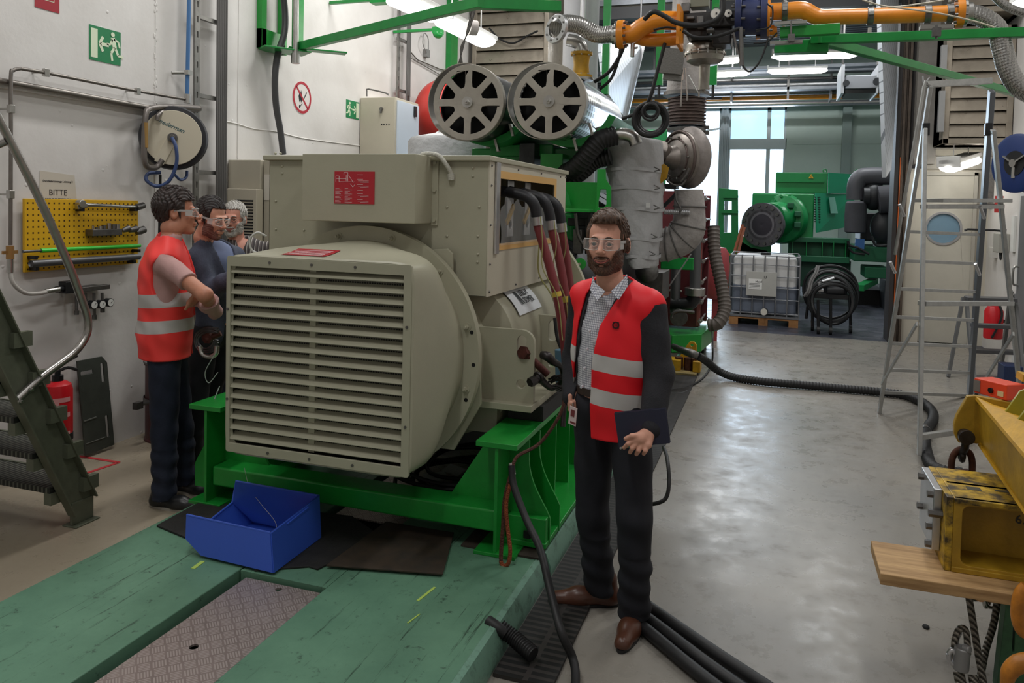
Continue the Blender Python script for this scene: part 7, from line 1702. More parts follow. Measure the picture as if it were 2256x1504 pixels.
mb = MB(); slabp(mb,[at(1797,512,Y=YG_),at(1872,498,Y=YG_+1.6),at(1880,428,Y=YG_+1.6),at(1795,425,Y=YG_)],.03); sd = part('side_cover',mb,mat('far_green_light',(30,150,108)),t)
for i in range(11):
    mb = MB(); y_ = 434+i*5.4; p = at(1799,y_,Y=YG_-.03); mb.bar(at(1794,y_,Y=YG_-.03),at(1807,y_+.5,Y=YG_+.1),.015,.02); part('vent_slot',mb,mat('slot_dark_green',(10,40,28),.6),sd)
mb = MB(); slabp(mb,[at(1830,470,Y=YG_+.45),at(1845,470,Y=YG_+.75),at(1838,434,Y=YG_+.7),at(1826,435,Y=YG_+.4)],.01); part('data_plate',mb,mat('plate_pale_green',(130,190,170),.4),sd)
for (r0,r1,y_,m_) in ((.46,.40,.0,FG),):
    c = at(1722,482,Y=YG_-.02); mb = MB().lathe([(.50,.1),(.50,0),(.47,-.05),(.34,-.10),(.32,-.45),(.30,-.5),(0,-.5)],c,AXG,40); part('bearing_shield',mb,FG,t)
for k in range(9):
    a = math.radians(20+k*20); p = at(1728,482,Y=YG_-.06)+V((.46*math.cos(a),0,.46*math.sin(a))); mb = MB().cyl(p,p-Y_*.05,.03,n=8); part('boss',mb,FG,t)
for k in range(3):
    a = math.radians(-20+k*40); p = at(1722,482,Y=YG_-.20)+V((.31*math.cos(a),0,.31*math.sin(a))); mb = MB().bar(p,p-V((0,.2,0)),.12,.1); part('shield_window',mb,FGD,t,bevel=.01)
# drive flange
c = at(1681,495,Y=YG_-.8); kf = (at(1681,495,Y=YG_-.8)-at(1781,495,Y=YG_-.8)).length/100
GFL = mat('grey_flange',(88,86,90),.5,.3)
mb = MB().lathe([(30*kf,-.06),(50*kf,-.06),(52*kf,-.03),(52*kf,.05),(30*kf,.05)],c,-AXG,56,closed=True); part('drive_flange',mb,GFL,t)
mb = MB().lathe([(0,.03),(24*kf,.03),(24*kf,.05),(36*kf,.05),(38*kf,.0),(38*kf,-.3),(0,-.3)],c,-AXG,48); part('coupling_disc',mb,mat('coupling_grey',(120,116,122),.45,.5),t)
mb = MB().lathe([(0,.06),(8*kf,.07),(20*kf,.055),(25*kf,.055),(25*kf,.0),(0,0)],c,-AXG,40); part('coupling_hub',mb,mat('hub_dark',(56,52,60),.5,.3),t)
for k in range(16):
    a = 2*math.pi*(k+.5)/16; p = c-AXG*.05+(V((AXG.y,-AXG.x,0))*math.cos(a)+Z_*math.sin(a))*45*kf; mb = MB().cyl(p,p-AXG*.03,.035,n=6); part('bolt',mb,DSTEEL,t)
# base of the far generator
mb = MB(); fbx(mb,1590,522,1700,560,YG_-.6,.3); part('base_plate',mb,FG,t,bevel=.01)
mb = MB(); fbx(mb,1730,526,1872,532,YG_-.1,.3); fbx(mb,1735,567,1872,575,YG_-.2,.3); fbx(mb,1735,530,1872,570,YG_+.1,.2); part('base_beam',mb,FGD,t,bevel=.01)
for x in (1745,1775,1810,1835,1862):
    mb = MB(); fbx(mb,x,531,x+3,568,YG_-.15,.3); part('rib',mb,FG,t)
mb = MB(); fbx(mb,1590,575,1875,622,YG_,2.0); part('skid',mb,mat('far_skid_dark',(14,62,44),.5),t,bevel=.02)
mb = MB().plate([T_ for T_ in [(lambda p: (p.x,p.z))(at(x,y,Y=YG_-.55)) for x,y in ((1590,530),(1628,528),(1655,545),(1690,552),(1700,575),(1590,575))]],(0,YG_-.55,0),X_,Z_,.05); part('cradle_plate',mb,FG,t)
for p in (at(1708+109,376,Y=YG_+.5),at(1888,377,Y=YG_+1.6)):
    mb = MB().torus(p,Y_,.035,.010,18,6); part('lifting_eye',mb,FG,t)
for x in (-.6,1.6):
    mb = MB().bx(x,x+.5,YG_+.3,YG_+1.6,0,.3); part('support_block',mb,DARK,t)
# green upright frame beside it
T = lambda x,y,Y=15.6: (lambda p: (p.x,p.z))(at(x,y,Y=Y))
t = thing('green_end_frame','tall green frame plate with rectangular openings left of the far generator','frame',at(1606,560,Y=15.6))
mb = MB().plate([T(1584,414),T(1626,418),T(1627,560),T(1582,560)],(0,15.65,0),X_,Z_,.08,[[T(1596,443),T(1612,443),T(1612,462),T(1596,462)],[T(1595,474),T(1611,474),T(1611,512),T(1595,512)]]); part('plate',mb,FG,t,bevel=.006)
mb = MB(); a,b_ = T(1582,600),T(1630,560); mb.bx(a[0],b_[0],15.5,15.75,0,b_[1]); part('foot',mb,FGD,t,bevel=.01)
mb = MB(); a,b_ = T(1594,436),T(1627,431); mb.bx(a[0],b_[0],15.5,15.6,a[1],b_[1]); a,b_ = T(1590,469),T(1627,464); mb.bx(a[0],b_[0],15.5,15.6,a[1],b_[1]); part('crossbar',mb,FG,t)
# ladder leaning and red-orange strap
t = thing('leaning_ladder','small wooden and orange stepladder leaning before the far generator','ladder',at(1600,640,Z=0))
for (x0,y0,x1,y1) in ((1580,684,1636,495),(1596,684,1640,500)):
    mb = MB().bar(at(x0,y0,Y=14.6),at(x1,y1,Y=15.0),.05,.03); part('side_rail',mb,mat('orange_brown_ladder',(150,84,56),.6),t)
mb = MB().bar(at(1592,562,Y=14.7),at(1612,560,Y=14.7),.1,.03); part('rung',mb,YELLOW,t)
# dark far engine on the right
t = thing('dark_engine','dark grey wrapped engine parts right of the far green generator','engine',at(1920,600,Y=15.5))
FK = mat('far_dark_wrap',(70,70,76),.75,var=(4,.25)); FK2 = mat('far_black_iron',(32,34,38),.5)
mb = MB(); a,b_ = at(1866,508,Y=15.5),at(1904,446,Y=15.5); cc = (a+b_)/2; mb.lathe([(.14,-.3),(.18,-.28),(.19,0),(.18,.25),(.14,.29)],cc,Z_,24); part('wrapped_cylinder',mb,FK,t)
mb = MB().bar(at(1893,634,Y=14.5),at(1925,618,Y=16),.15,.1); part('green_foot',mb,FG,t)
mb = MB(); P = [at(1885,440,Y=15.6),at(1886,410,Y=15.6),at(1895,392,Y=15.6),at(1915,388,Y=15.6),at(1965,388,Y=15.6)]; mb.tube(P,.16,18); part('intake_bend',mb,mat('far_grey_pipe',(76,76,82),.5),t)
mb = MB().sphere(at(1925,432,Y=15.6),(.24,.25,.26),20,12); mb.cyl(at(1902,432,Y=15.5),at(1915,432,Y=15.5),.17,n=22); part('turbo_body',mb,FK2,t)
mb = MB().cyl(at(1935,440,Y=15.4),at(1975,436,Y=15.4),.25,n=26); part('wrapped_pipe',mb,FK,t)
mb = MB(); fbx(mb,1895,470,1965,530,15.9,1.0); fbx(mb,1930,500,1965,560,15.6,.5); mb.sphere(at(1945,500,Y=15.5),(.22,.2,.3),16,10); part('engine_block',mb,FK2,t,bevel=.03)
mb = MB(); fbx(mb,1880,545,1960,575,15.5,1.5); fbx(mb,1905,590,1960,612,15.4,.8); part('green_skid',mb,FGD,t,bevel=.02)
mb = MB(); a,b_ = at(1900,640,Z=0),at(1950,640,Z=0); mb.bx(a.x,b_.x,16,16.8,0,.55); part('engine_foot',mb,FK2,t)
mb = MB(); fbx(mb,1885,527,1905,548,15.3,.2); part('blue_case',mb,mat('mid_blue',(52,100,160),.5),t)
for pp in ([(1868,530),(1872,540),(1890,546),(1915,560)],[(1870,545),(1880,556),(1905,560)],[(1920,520),(1930,540),(1955,540)]):
    mb = MB().tube([at(x,y,Y=15.1) for x,y in pp],.022,8); part('engine_hose',mb,BLACK,t)
# IBC container ----------------------------------------------------------
ix0,ix1,iy0,iy1 = -.62,.42,12.75,13.85
t = thing('ibc_container','white plastic liquid container in a wire cage on a wooden pallet in the far hall','container',(-.1,13.3,.0))
zt = 1.13
mb = MB().bx(ix0+.04,ix1-.04,iy0+.04,iy1-.04,.17,zt-.04); part('tank',mb,mat('milky_plastic',(196,196,196),.4,var=(3,.1)),t,bevel=.06,seg=3)
mb = MB().bx(ix0+.035,ix1-.035,iy0+.035,iy1-.035,.18,.66); part('liquid',mb,mat('grey_blue_liquid',(96,104,118),.35,var=(5,.15)),t,bevel=.05,seg=3)
CG = mat('cage_grey',(128,130,134),.4,.6)
for z in (.20,.42,.60,.78,.96,1.10):
    mb = MB().tube([(ix0,iy0,z),(ix1,iy0,z),(ix1,iy1,z),(ix0,iy1,z)],.011,6,k=1,closed=True); part('cage_ring',mb,CG,t)
for k in range(7):
    x = ix0+(ix1-ix0)*k/6; mb = MB().cyl((x,iy0,.15),(x,iy0,zt-.02),.011,n=6); part('cage_bar',mb,CG,t)
for k in range(1,6):
    y = iy0+(iy1-iy0)*k/5
    for x in (ix0,ix1):
        mb = MB().cyl((x,y,.15),(x,y,zt-.02),.011,n=6); part('cage_bar',mb,CG,t)
mb = MB().bx(ix0-.01,ix1+.01,iy0-.01,iy1+.01,.13,.16); part('tray',mb,CG,t)
WDP = mat('pallet_wood',(158,112,66),.7,var=(9,.3))
pal = thing('wooden_pallet','wooden pallet under the caged liquid container','pallet',(-.1,13.3,0))
for x in (ix0+.0,(ix0+ix1)/2-.07,ix1-.14):
    for y in (iy0,(iy0+iy1)/2,iy1-.14):
        mb = MB().bx(x,x+.14,y,y+.14,.022,.10); part('block',mb,WDP,pal)
for x in (ix0,(ix0+ix1)/2-.07,ix1-.14):
    mb = MB().bx(x,x+.14,iy0,iy1,0,.022); part('runner',mb,WDP,pal)
for k in range(6):
    y = iy0+k*(iy1-iy0-.12)/5; mb = MB().bx(ix0,ix1,y,y+.12,.10,.125); part('deck_board',mb,WDP,pal)
mb = MB(); a,b_ = at(1643,650,Y=iy0-.02),at(1712,600,Y=iy0-.02); mb.bx(a.x,b_.x,iy0-.03,iy0-.015,a.z,b_.z); pn = part('sign_plate',mb,mat('ibc_plate_grey',(178,178,174),.45,.3),t,bevel=.003)
mb = MB(); a,b_ = at(1649,636,Y=iy0-.035),at(1679,615,Y=iy0-.035); mb.bx(a.x,b_.x,iy0-.035,iy0-.03,a.z,b_.z); lb = part('paper_label',mb,mat('paper_white',(216,216,214),.6),pn)
mb = MB(); q = at(1664,622,Y=iy0-.037); mb.text('Mobil',q,X_,Z_,.045)
for i in range(4): mb.bx(a.x+.01,b_.x-.03,iy0-.037,iy0-.035,a.z+.02+i*.022,a.z+.026+i*.022)
mb.text('U',at(1683,613,Y=iy0-.037),X_,Z_,.06); part('print',mb,BLACKP,lb)
mb = MB().cyl((ix0+.55,iy0+.05,.24),(ix0+.55,iy0-.08,.24),.04,n=18); part('outlet_valve',mb,BLACKP,t); mb = MB().cyl((ix0+.53,iy0-.08,.235),(ix0+.53,iy0-.14,.235),.05,n=18); part('outlet_cap',mb,mat('off_white_cap',(200,196,186),.5),t)
mb = MB().cyl((-.1,13.3,zt-.05),(-.1,13.3,zt+.0),.08,n=20); part('lid',mb,BLACKP,t)
# pump trolley with coiled hoses
t = thing('hose_trolley','pump trolley wrapped in thick coils of black hose in the far hall','trolley',at(1835,730,Z=0))
cq = at(1832,648,Y=12.75)
kq = ppmY(12.75,1832)
random.seed(3)
for i in range(7):
    R = (62-3*i)*kq; mb = MB(); pts = []
    for k in range(28):
        a = 2*math.pi*k/28; pts.append(cq+V((R*math.cos(a)+.02*math.sin(2*a+i),.28-.10*i+.04*math.sin(3*a+i),R*1.08*math.sin(a)*(.95 if i % 2 else 1)-.02*i)))
    mb.tube(pts,.024,8,k=2,closed=True); part('hose_coil',mb,BLACK,t)
for (x0,y0,x1,y1,Y) in ((1790,655,1790,718,12.5),(1872,650,1874,716,12.5),(1802,660,1803,726,12.3),(1830,655,1830,726,12.3),(1782,655,1776,702,12.7)):
    mb = MB().cyl(at(x0,y0,Y=Y),at(x1,y1,Y=Y),.022,n=8); part('leg',mb,BLACKP,t)
for (x,y,Y) in ((1790,716,12.6),(1874,716,12.6),(1803,722,12.3),(1830,724,12.3)):
    p = at(x,y,Y=Y); p.z = .06; mb = MB().cyl(p-X_*.02,p+X_*.02,.06,n=16); part('castor',mb,BLACK,t)
mb = MB(); fbx(mb,1788,651,1880,656,12.5,.5); part('deck',mb,BLACKP,t,bevel=.006)
mb = MB(); fbx(mb,1812,622,1868,650,12.7,.3); mb.cyl(at(1820,640,Y=12.6),at(1860,640,Y=12.6),.09,n=18); part('pump',mb,FK2,t,bevel=.02)
mb = MB().cyl(at(1806,652,Y=12.55),at(1806,622,Y=12.55),.025,n=10); mb.cyl(at(1798,640,Y=12.5),at(1814,640,Y=12.5),.03,n=10); mb.cyl(at(1812,620,Y=12.5),at(1838,612,Y=12.5),.02,n=8); part('metal_fittings',mb,ALU,t)
mb = MB(); P = [at(1800,585,Y=12.4),at(1796,600,Y=12.35),at(1786,618,Y=12.35),at(1780,640,Y=12.35),at(1772,652,Y=12.4)]; mb.tube(P,.018,8); mb.tube([p+V((.03,0,0)) for p in P],.014,8); single('grey_cable_hank',mb,mat('grey_hank',(120,120,120),.6),'grey cable hank draped over the hose trolley','cable')
# pipes under the far ceiling
for i,(y0,r_,m_,lb,Y) in enumerate(((213,.075,ORANGE,'long orange pipe crossing the far hall above the windows',20.6),(204,.06,DSTEEL,'thin grey pipe just above the far orange pipe',20.4),(186,.10,ALU,'thick silvery pipe crossing the far hall below the lamps',20.0),(228,.07,ALU,'pale pipe crossing the far hall just above the windows',21.3),(174,.05,DSTEEL,'thin dark pipe crossing the far hall, topmost one',20.2))):
    p = at(1750,y0,Y=Y); mb = MB().cyl(V((-6.5,Y,p.z)),V((6.5,Y,p.z)),r_,n=18); t = single('far_pipe',mb,m_,lb,'pipe')
t = thing('cable_tray_run','flat cable trays under the far ceiling behind the lamps','cable tray',(0,19.4,4.9))
for y0,Y in ((148,19.0),(158,19.6),(195,19.7)):
    p = at(1750,y0,Y=Y); mb = MB().bx(-6.5,6.5,Y,Y+.3,p.z-.02,p.z+.05); part('tray',mb,CORR,t)
for x in (-3,0.2,3.4):
    mb = MB().bx(x,x+.05,19.7,19.75,4.5,6.2); part('hanger',mb,DSTEEL,t)
for x in (-1.1,1.2):
    p = at(1752,213,Y=20.5); mb = MB().bx(x-.02,x+.02,20.0,20.6,4.5,5.3); mb.bx(x-.02,x+.02,20.2,20.25,4.5,6.22); single('pipe_hanger',mb,DSTEEL,'vertical hanger strap of the far pipes, ' + ('left' if x < 0 else 'right') + ' one','hanger')
t = thing('unit_heater','grey box heater hung under the far hall ceiling beside the silver panel','heater',at(1890,190,Y=16))
mb = MB(); fbx(mb,1862,164,1936,196,16,.9); part('housing',mb,mat('heater_grey',(128,130,134),.5),t,bevel=.02)
mb = MB(); fbx(mb,1862,196,1930,206,16.05,.8); part('outlet',mb,BLACKP,t)
mb = MB(); fbx(mb,1852,142,1862,206,15.9,1.1); part('side_plate',mb,mat('heater_pale',(170,172,176),.5),t,bevel=.01); mb = MB(); fbx(mb,1931,142,1938,206,15.9,1.1); part('side_plate',mb,mat('heater_pale',(170,172,176),.5),t,bevel=.01)
for x in (1857,1934):
    for Yq in (16.1,16.8):
        p = at(x,142,Y=Yq); mb = MB().cyl(p,V((p.x,Yq,6.3)),.02,n=8); part('hanger_rod',mb,DSTEEL,t)
mb = MB(); p = at(1864,184,Y=15.95); mb.cyl(p,p-Y_*.06,.06,n=18); p = at(1932,180,Y=15.95); mb.cyl(p,p-Y_*.06,.07,n=18); part('fan_motor',mb,FK2,t)
# small things seen left through the gap
t = thing('far_green_machine','small green machine glimpsed left through the hose coil','machine',at(1440,300,Y=17))
mb = MB(); a,b_ = at(1400,330,Y=17),at(1470,285,Y=17); mb.bx(a.x,b_.x,17,18.5,0,b_.z); part('body',mb,FG,t,bevel=.03)
# ================================================================ PEOPLE
def surface_nets(val,lo,h):
    s = val < 0; nx,ny,nz = val.shape
    c = [s[i:nx-1+i,j:ny-1+j,k:nz-1+k] for i in (0,1) for j in (0,1) for k in (0,1)]
    anyc = np.logical_or.reduce(c); allc = np.logical_and.reduce(c); act = anyc & ~allc
    idx = np.argwhere(act); n = len(idx); imap = -np.ones(act.shape,dtype=np.int64); imap[act] = np.arange(n)
    acc = np.zeros((n,3)); cnt = np.zeros(n)
    off = [(i,j,k) for i in (0,1) for j in (0,1) for k in (0,1)]
    for a in off:
        for ax in range(3):
            if a[ax]: continue
            b = list(a); b[ax] = 1
            va = val[idx[:,0]+a[0],idx[:,1]+a[1],idx[:,2]+a[2]]; vb = val[idx[:,0]+b[0],idx[:,1]+b[1],idx[:,2]+b[2]]
            m = (va < 0) != (vb < 0); t = np.where(m,va/np.where(m,va-vb,1),0)
            p = np.tile(np.array(a,float),(n,1)); p[:,ax] = t
            acc[m] += p[m]; cnt[m] += 1
    V_ = (idx+acc/cnt[:,None])*h+np.array(lo)
    F_ = []
    for ax in range(3):
        o1,o2 = [(1,2),(2,0),(0,1)][ax]
        sl0 = [slice(None)]*3; sl1 = [slice(None)]*3; sl0[ax] = slice(0,-1); sl1[ax] = slice(1,None)
        d0,d1 = s[tuple(sl0)],s[tuple(sl1)]; e = np.argwhere(d0 != d1)
        e = e[(e[:,o1] > 0) & (e[:,o2] > 0) & (e[:,o1] < val.shape[o1]-1) & (e[:,o2] < val.shape[o2]-1)]
        if not len(e): continue
        def cell(da,db): q = e.copy(); q[:,o1] -= da; q[:,o2] -= db; return imap[q[:,0],q[:,1],q[:,2]]
        quad = np.stack([cell(1,1),cell(0,1),cell(0,0),cell(1,0)],1)
        flip = ~d0[e[:,0],e[:,1],e[:,2]]; quad[flip] = quad[flip][:,::-1]; F_.append(quad)
    return V_,np.concatenate(F_)

class Pt:
    """grid of points seen through a local frame"""
    def __init__(s,lo,hi,h):
        s.lo = np.array(lo,float); s.h = h; ax = [np.arange(l,m+h,h,dtype=np.float32) for l,m in zip(lo,hi)]
        s.X,s.Y,s.Z = np.meshgrid(*ax,indexing='ij')
def smin(a,b,k):
    h_ = np.clip(.5+.5*(b-a)/k,0,1); return b*(1-h_)+a*h_-k*h_*(1-h_)
def smax(a,b,k): return -smin(-a,-b,k)
class Fr:
    """frame: origin o, axes (left, back, up) so that -y is forward"""
    def __init__(s,o,fwd,up=(0,0,1)):
        s.o = V(o); u = V(up).normalized(); f = V(fwd); f = (f-u*f.dot(u)).normalized(); s.f,s.u = f,u; s.l = u.cross(f)
    def loc(s,G):
        x,y,z = G.X-s.o.x,G.Y-s.o.y,G.Z-s.o.z
        return (x*s.l.x+y*s.l.y+z*s.l.z,-(x*s.f.x+y*s.f.y+z*s.f.z),x*s.u.x+y*s.u.y+z*s.u.z)
    def w(s,x,y,z): return s.o+s.l*x-s.f*y+s.u*z
def ell(q,c,r):
    x,y,z = (q[0]-c[0]),(q[1]-c[1]),(q[2]-c[2]); k0 = np.sqrt((x/r[0])**2+(y/r[1])**2+(z/r[2])**2)+1e-6; k1 = np.sqrt((x/r[0]**2)**2+(y/r[1]**2)**2+(z/r[2]**2)**2)+1e-6
    return k0*(k0-1)/k1
def cap(q,a,b,r1,r2=None,sy=1.0):
    r2 = r1 if r2 is None else r2; ax,ay,az = a; bx,by,bz = b[0]-ax,b[1]-ay,b[2]-az; L = bx*bx+by*by+bz*bz+1e-9
    x,y,z = q[0]-ax,q[1]-ay,q[2]-az; h_ = np.clip((x*bx+y*by+z*bz)/L,0,1)
    return np.sqrt((x-bx*h_)**2+((y-by*h_)/sy)**2+(z-bz*h_)**2)-(r1+(r2-r1)*h_)
def W(G): return (G.X,G.Y,G.Z)
def wcap(G,a,b,r1,r2=None): return cap(W(G),tuple(a),tuple(b),r1,r2)
def bbox(pts,m):
    a = np.array([tuple(p) for p in pts]); return a.min(0)-m,a.max(0)+m
def join(*ms):
    vs,fs,n = [],[],0
    for v_,f_ in ms: vs.append(v_); fs.append(f_+n); n += len(v_)
    return np.concatenate(vs).tolist(),[tuple(int(i) for i in f) for f in np.concatenate(fs)],None
def fold(G,s,amp,seed=0):
    return amp*(np.sin(G.Z*23*s+3*np.sin(G.X*17+seed)+seed)*np.sin(G.X*19*s+G.Y*23*s+seed*2)+.5*np.sin(G.Z*47*s+G.X*31+G.Y*13+seed))

def head_sdf(q,k=1.0,narrow=1.0,jaw=1.0):
    s = lambda *a: tuple(x*k for x in a)
    d = ell(q,s(0,.018,.035),s(.073*narrow,.094,.090))
    d = smin(d,ell(q,s(0,-.030,-.045),s(.056*narrow,.058,.074*jaw)),.035)
    d = smin(d,ell(q,s(0,-.066,-.100*jaw),s(.026,.020,.020)),.025)
    for e in (-1,1):
        d = smin(d,ell(q,s(e*.036,-.060,-.028),s(.022,.020,.020)),.02)
        d = smin(d,ell(q,s(e*.048,-.0,-.07),s(.014,.03,.03)),.03)
    d = smin(d,cap(q,s(-.034,-.078,.024),s(.034,-.078,.024),.011*k),.012)
    for e in (-1,1): d = smax(d,-ell(q,s(e*.031,-.102,.002),s(.018,.017,.012)),.008)
    d = smin(d,cap(q,s(0,-.086,.016),s(0,-.112,-.026),.0075*k,.0115*k),.010)
    for e in (-1,1): d = smin(d,ell(q,s(e*.0125,-.100,-.030),s(.0085,.010,.008)),.006)
    d = smin(d,cap(q,s(-.020,-.090,-.060),s(.020,-.090,-.060),.0065*k),.006)
    d = smin(d,cap(q,s(-.016,-.088,-.071),s(.016,-.088,-.071),.0065*k),.005)
    for e in (-1,1):
        ear = smax(ell(q,s(e*.077*narrow,.012,-.004),s(.011,.021,.032)),-ell(q,s(e*.089*narrow,.010,-.002),s(.008,.012,.019)),.004)
        d = smin(d,ear,.006)
    return d

def person(name,label,HC,hf,P,cfg):
    """HC head centre (eye level), hf head facing; P joints; cfg clothing"""
    t = thing(name,label,'person',(P['base'][0],P['base'][1],0))
    SK = cfg['skin']; k = cfg.get('k',1.0); hu = cfg.get('head_up',(0,0,1))
    HF = Fr(HC,hf,hu); TF = Fr((P['c'][0],P['c'][1],0),P['f'])
    neck_b = V(P['neck']); sl,sr,el,er,wl_,wr_ = [V(P[x]) for x in ('sh_l','sh_r','el_l','el_r','wr_l','wr_r')]
    hl,hr,kl,kr,al,ar = [V(P[x]) for x in ('hip_l','hip_r','kn_l','kn_r','an_l','an_r')]
    zs = (sl.z+sr.z)/2; zh = (hl.z+hr.z)/2
    # head
    lo,hi = bbox([HC],.17); lo[2] = HC.z-.24
    G = Pt(lo,hi,.0028); q = HF.loc(G); d = head_sdf(q,k,cfg.get('narrow',1),cfg.get('jaw',1))
    nk = wcap(G,HF.w(0,.022,-.055),neck_b,.052,.060); d = smin(d,nk,.02); head = surface_nets(d,lo,G.h)
    # torso + limbs
    def torso(G,o=0.0,arms=True,sleeves=None,sholder=.052):
        q = TF.loc(G); bw,bd = cfg.get('bw',1),cfg.get('bd',1)
        d = ell(q,(0,0,zs-.17),(.170*bw+o,.112*bd+o,.25+o)); d = smin(d,ell(q,(0,-.008,(zs+zh)/2-.06),(.150*bw+o,.108*bd+o,.22+o)),.05)
        d = smin(d,ell(q,(0,.01,zh+.02),(.160*bw+o,.115*bd+o,.15+o)),.05)
        k_ = cfg.get('drop',.018); vst = (not arms) and o > .025; wd_ = .455 if vst else .43; k_ = k_-.004 if vst else k_; a_,b_ = sl.lerp(sr,.5)+(sl-sr)*wd_-Z_*k_,sl.lerp(sr,.5)-(sl-sr)*wd_-Z_*k_
        d = smin(d,wcap(G,a_,b_,(.037 if vst else .040)+o),.05)
        for e_ in (a_,b_): d = smin(d,wcap(G,neck_b-Z_*.035,e_,.046+o*.35,.040+o*.8),.035)
        if cfg.get('boxy') and not arms and o > .02: d = smin(d,cap(q,(0,.0,zs-.30),(0,.0,zh-.20),.128+o,cfg['boxy']+o,sy=.76),.03)
        if arms:
            sl2,sr2 = sl-Z_*.026,sr-Z_*.026; d = smin(d,smin(wcap(G,sl2,el,.044+o,.041+o),wcap(G,el,wl_,.041+o,.030+o),.02),.03)
            d = smin(d,smin(wcap(G,sr2,er,.044+o,.041+o),wcap(G,er,wr_,.041+o,.030+o),.02),.03)
        return d
    def legs(G,o=0.0,hem=0.0):
        d = None
        for a,b,c in ((hl,kl,al),(hr,kr,ar)):
            e = smin(wcap(G,a,b,.083+o,.058+o),wcap(G,b,c,.057+o,.042+o+hem),.03); d = e if d is None else smin(d,e,.025)
        q = TF.loc(G); d = smin(d,ell(q,(0,.01,zh+.02),(.160+o,.115+o,.13+o)),.05); return d
    lo,hi = bbox([sl,sr,el,er,wl_,wr_,hl,hr,kl,kr,al,ar,neck_b],.16); lo[2] = max(lo[2],.04)
    G = Pt(lo,hi,.012); body = surface_nets(smin(torso(G),legs(G),.04),lo,G.h)
    pieces = [head,body]
    for hand in cfg.get('hands',[]):
        pts = [p for ch in hand for p in ch[:2]]; lo,hi = bbox(pts,.04); Gh = Pt(lo,hi,.0026); d = None
        for (a,b,r1,r2,kk) in hand:
            e = wcap(Gh,a,b,r1,r2); d = e if d is None else smin(d,e,kk)
        pieces.append(surface_nets(d,lo,Gh.h))
    bm_ = join(*pieces); b = part('body',bm_,SK,t,sharp=0)
    # eyes
    for e in (-1,1):
        mb = MB(); c = HF.w(e*.031*k,-.0745*k,.002*k); mb.sphere(c,.0122*k,16,12); ey = part('eye',mb,mat('eye_white',(214,206,200),.25),t)
        g_ = HF.w(e*.031*k,-.0872*k,.001*k); mb = MB().sphere(g_,(.0066*k,.0022*k,.0062*k),12,8,rot=Matrix((HF.l,-HF.f,HF.u)).transposed()); part('iris',mb,mat('iris_dark',(44,34,28),.2),ey)
        mb = MB().tube([HF.w(e*.017*k,-.0885*k,.004*k),HF.w(e*.026*k,-.092*k,.0115*k),HF.w(e*.037*k,-.0895*k,.010*k),HF.w(e*.046*k,-.081*k,.002*k)],.0032*k,8); part('eyelid',mb,SK,t)
        mb = MB().tube([HF.w(e*.017*k,-.0865*k,-.002*k),HF.w(e*.030*k,-.0895*k,-.0085*k),HF.w(e*.045*k,-.080*k,-.001*k)],.0030*k,8); part('eyelid',mb,SK,t)
        mb = MB().tube([HF.w(e*.014*k,-.094*k,.022*k),HF.w(e*.028*k,-.0965*k,.028*k),HF.w(e*.044*k,-.086*k,.024*k)],[.0034*k,.004*k,.002*k],8); part('eyebrow',mb,cfg['hair_m'],t)
    if cfg.get('lips'):
        mb = MB().tube([HF.w(-.034*k,-.086*k,-.0545*k),HF.w(-.018*k,-.0965*k,-.0655*k),HF.w(0,-.0990*k,-.0700*k),HF.w(.018*k,-.0965*k,-.0655*k),HF.w(.034*k,-.086*k,-.0545*k)],[.0012,.0032,.0040,.0032,.0012],8); part('lips',mb,mat('lip_pink',(186,104,96),.5),t); mb = MB().tube([HF.w(-.034*k,-.0885*k,-.0535*k),HF.w(-.018*k,-.0990*k,-.0625*k),HF.w(0,-.1020*k,-.0662*k),HF.w(.018*k,-.0990*k,-.0625*k),HF.w(.034*k,-.0885*k,-.0535*k)],.0013*k,6); part('mouth_line',mb,mat('mouth_dark',(96,40,38),.6),t)
    # hair
    hk = cfg['hair']; lo,hi = bbox([HC],.16); G = Pt(lo,hi,.0034); q = HF.loc(G); x,y,z = q
    base = head_sdf(q,k,cfg.get('narrow',1),cfg.get('jaw',1)); vol = ell(q,(0,.022*k,.038*k),((.073+hk['side'])*k*cfg.get('narrow',1),(.094+hk['side'])*k,(.090+hk['top'])*k))
    if hk.get('quiff'): vol = smin(vol,ell(q,(hk['quiff'][0],-.045*k,.098*k),(.052*k,.045*k,.030*k)),.03)
    st = .0022*np.sin(x*430+z*120+18*np.sin(y*25))+.0025*np.sin(y*170+x*260+5*np.sin(z*40))
    d = vol+st*hk.get('rough',1)
    # hairline: face opening
    line = hk.get('line',.070)*k; faceop = np.maximum(-(-y-.018*k-.20*np.maximum(z-.0,0)),z-(line+.10*(-y-.08*k)+hk.get('part',0)*x))
    faceop = smax(-(-y-.030*k),z-line,.01)
    below = smax(z-(-.002*k-.0),-(y-.012*k)*-1 if False else -(-y+.030*k),.012)   # below ear level in front of the ear line
    cutf = np.minimum(faceop,1e3)
    d = smax(d,-smax(z-line,y+.040*k,.01),.006)           # face opening
    d = smax(d,-smax(z-(.014*k),y-.040*k,.01),.006)       # keep clear of ear and cheek
    d = smax(d,-(z+hk.get('nape',.075)*k),.01)
    hm = surface_nets(d,lo,G.h); part('hair',join(hm),cfg['hair_m'],t,sharp=0)
    for e in (-1,1):  # sideburns
        mb = MB().tube([HF.w(e*.074*k*cfg.get('narrow',1),-.012*k,.022*k),HF.w(e*.073*k*cfg.get('narrow',1),-.016*k,-.008*k),HF.w(e*.069*k*cfg.get('narrow',1),-.018*k,-.032*k)],[.008,.006,.003],8); part('sideburn',mb,cfg['hair_m'],t)
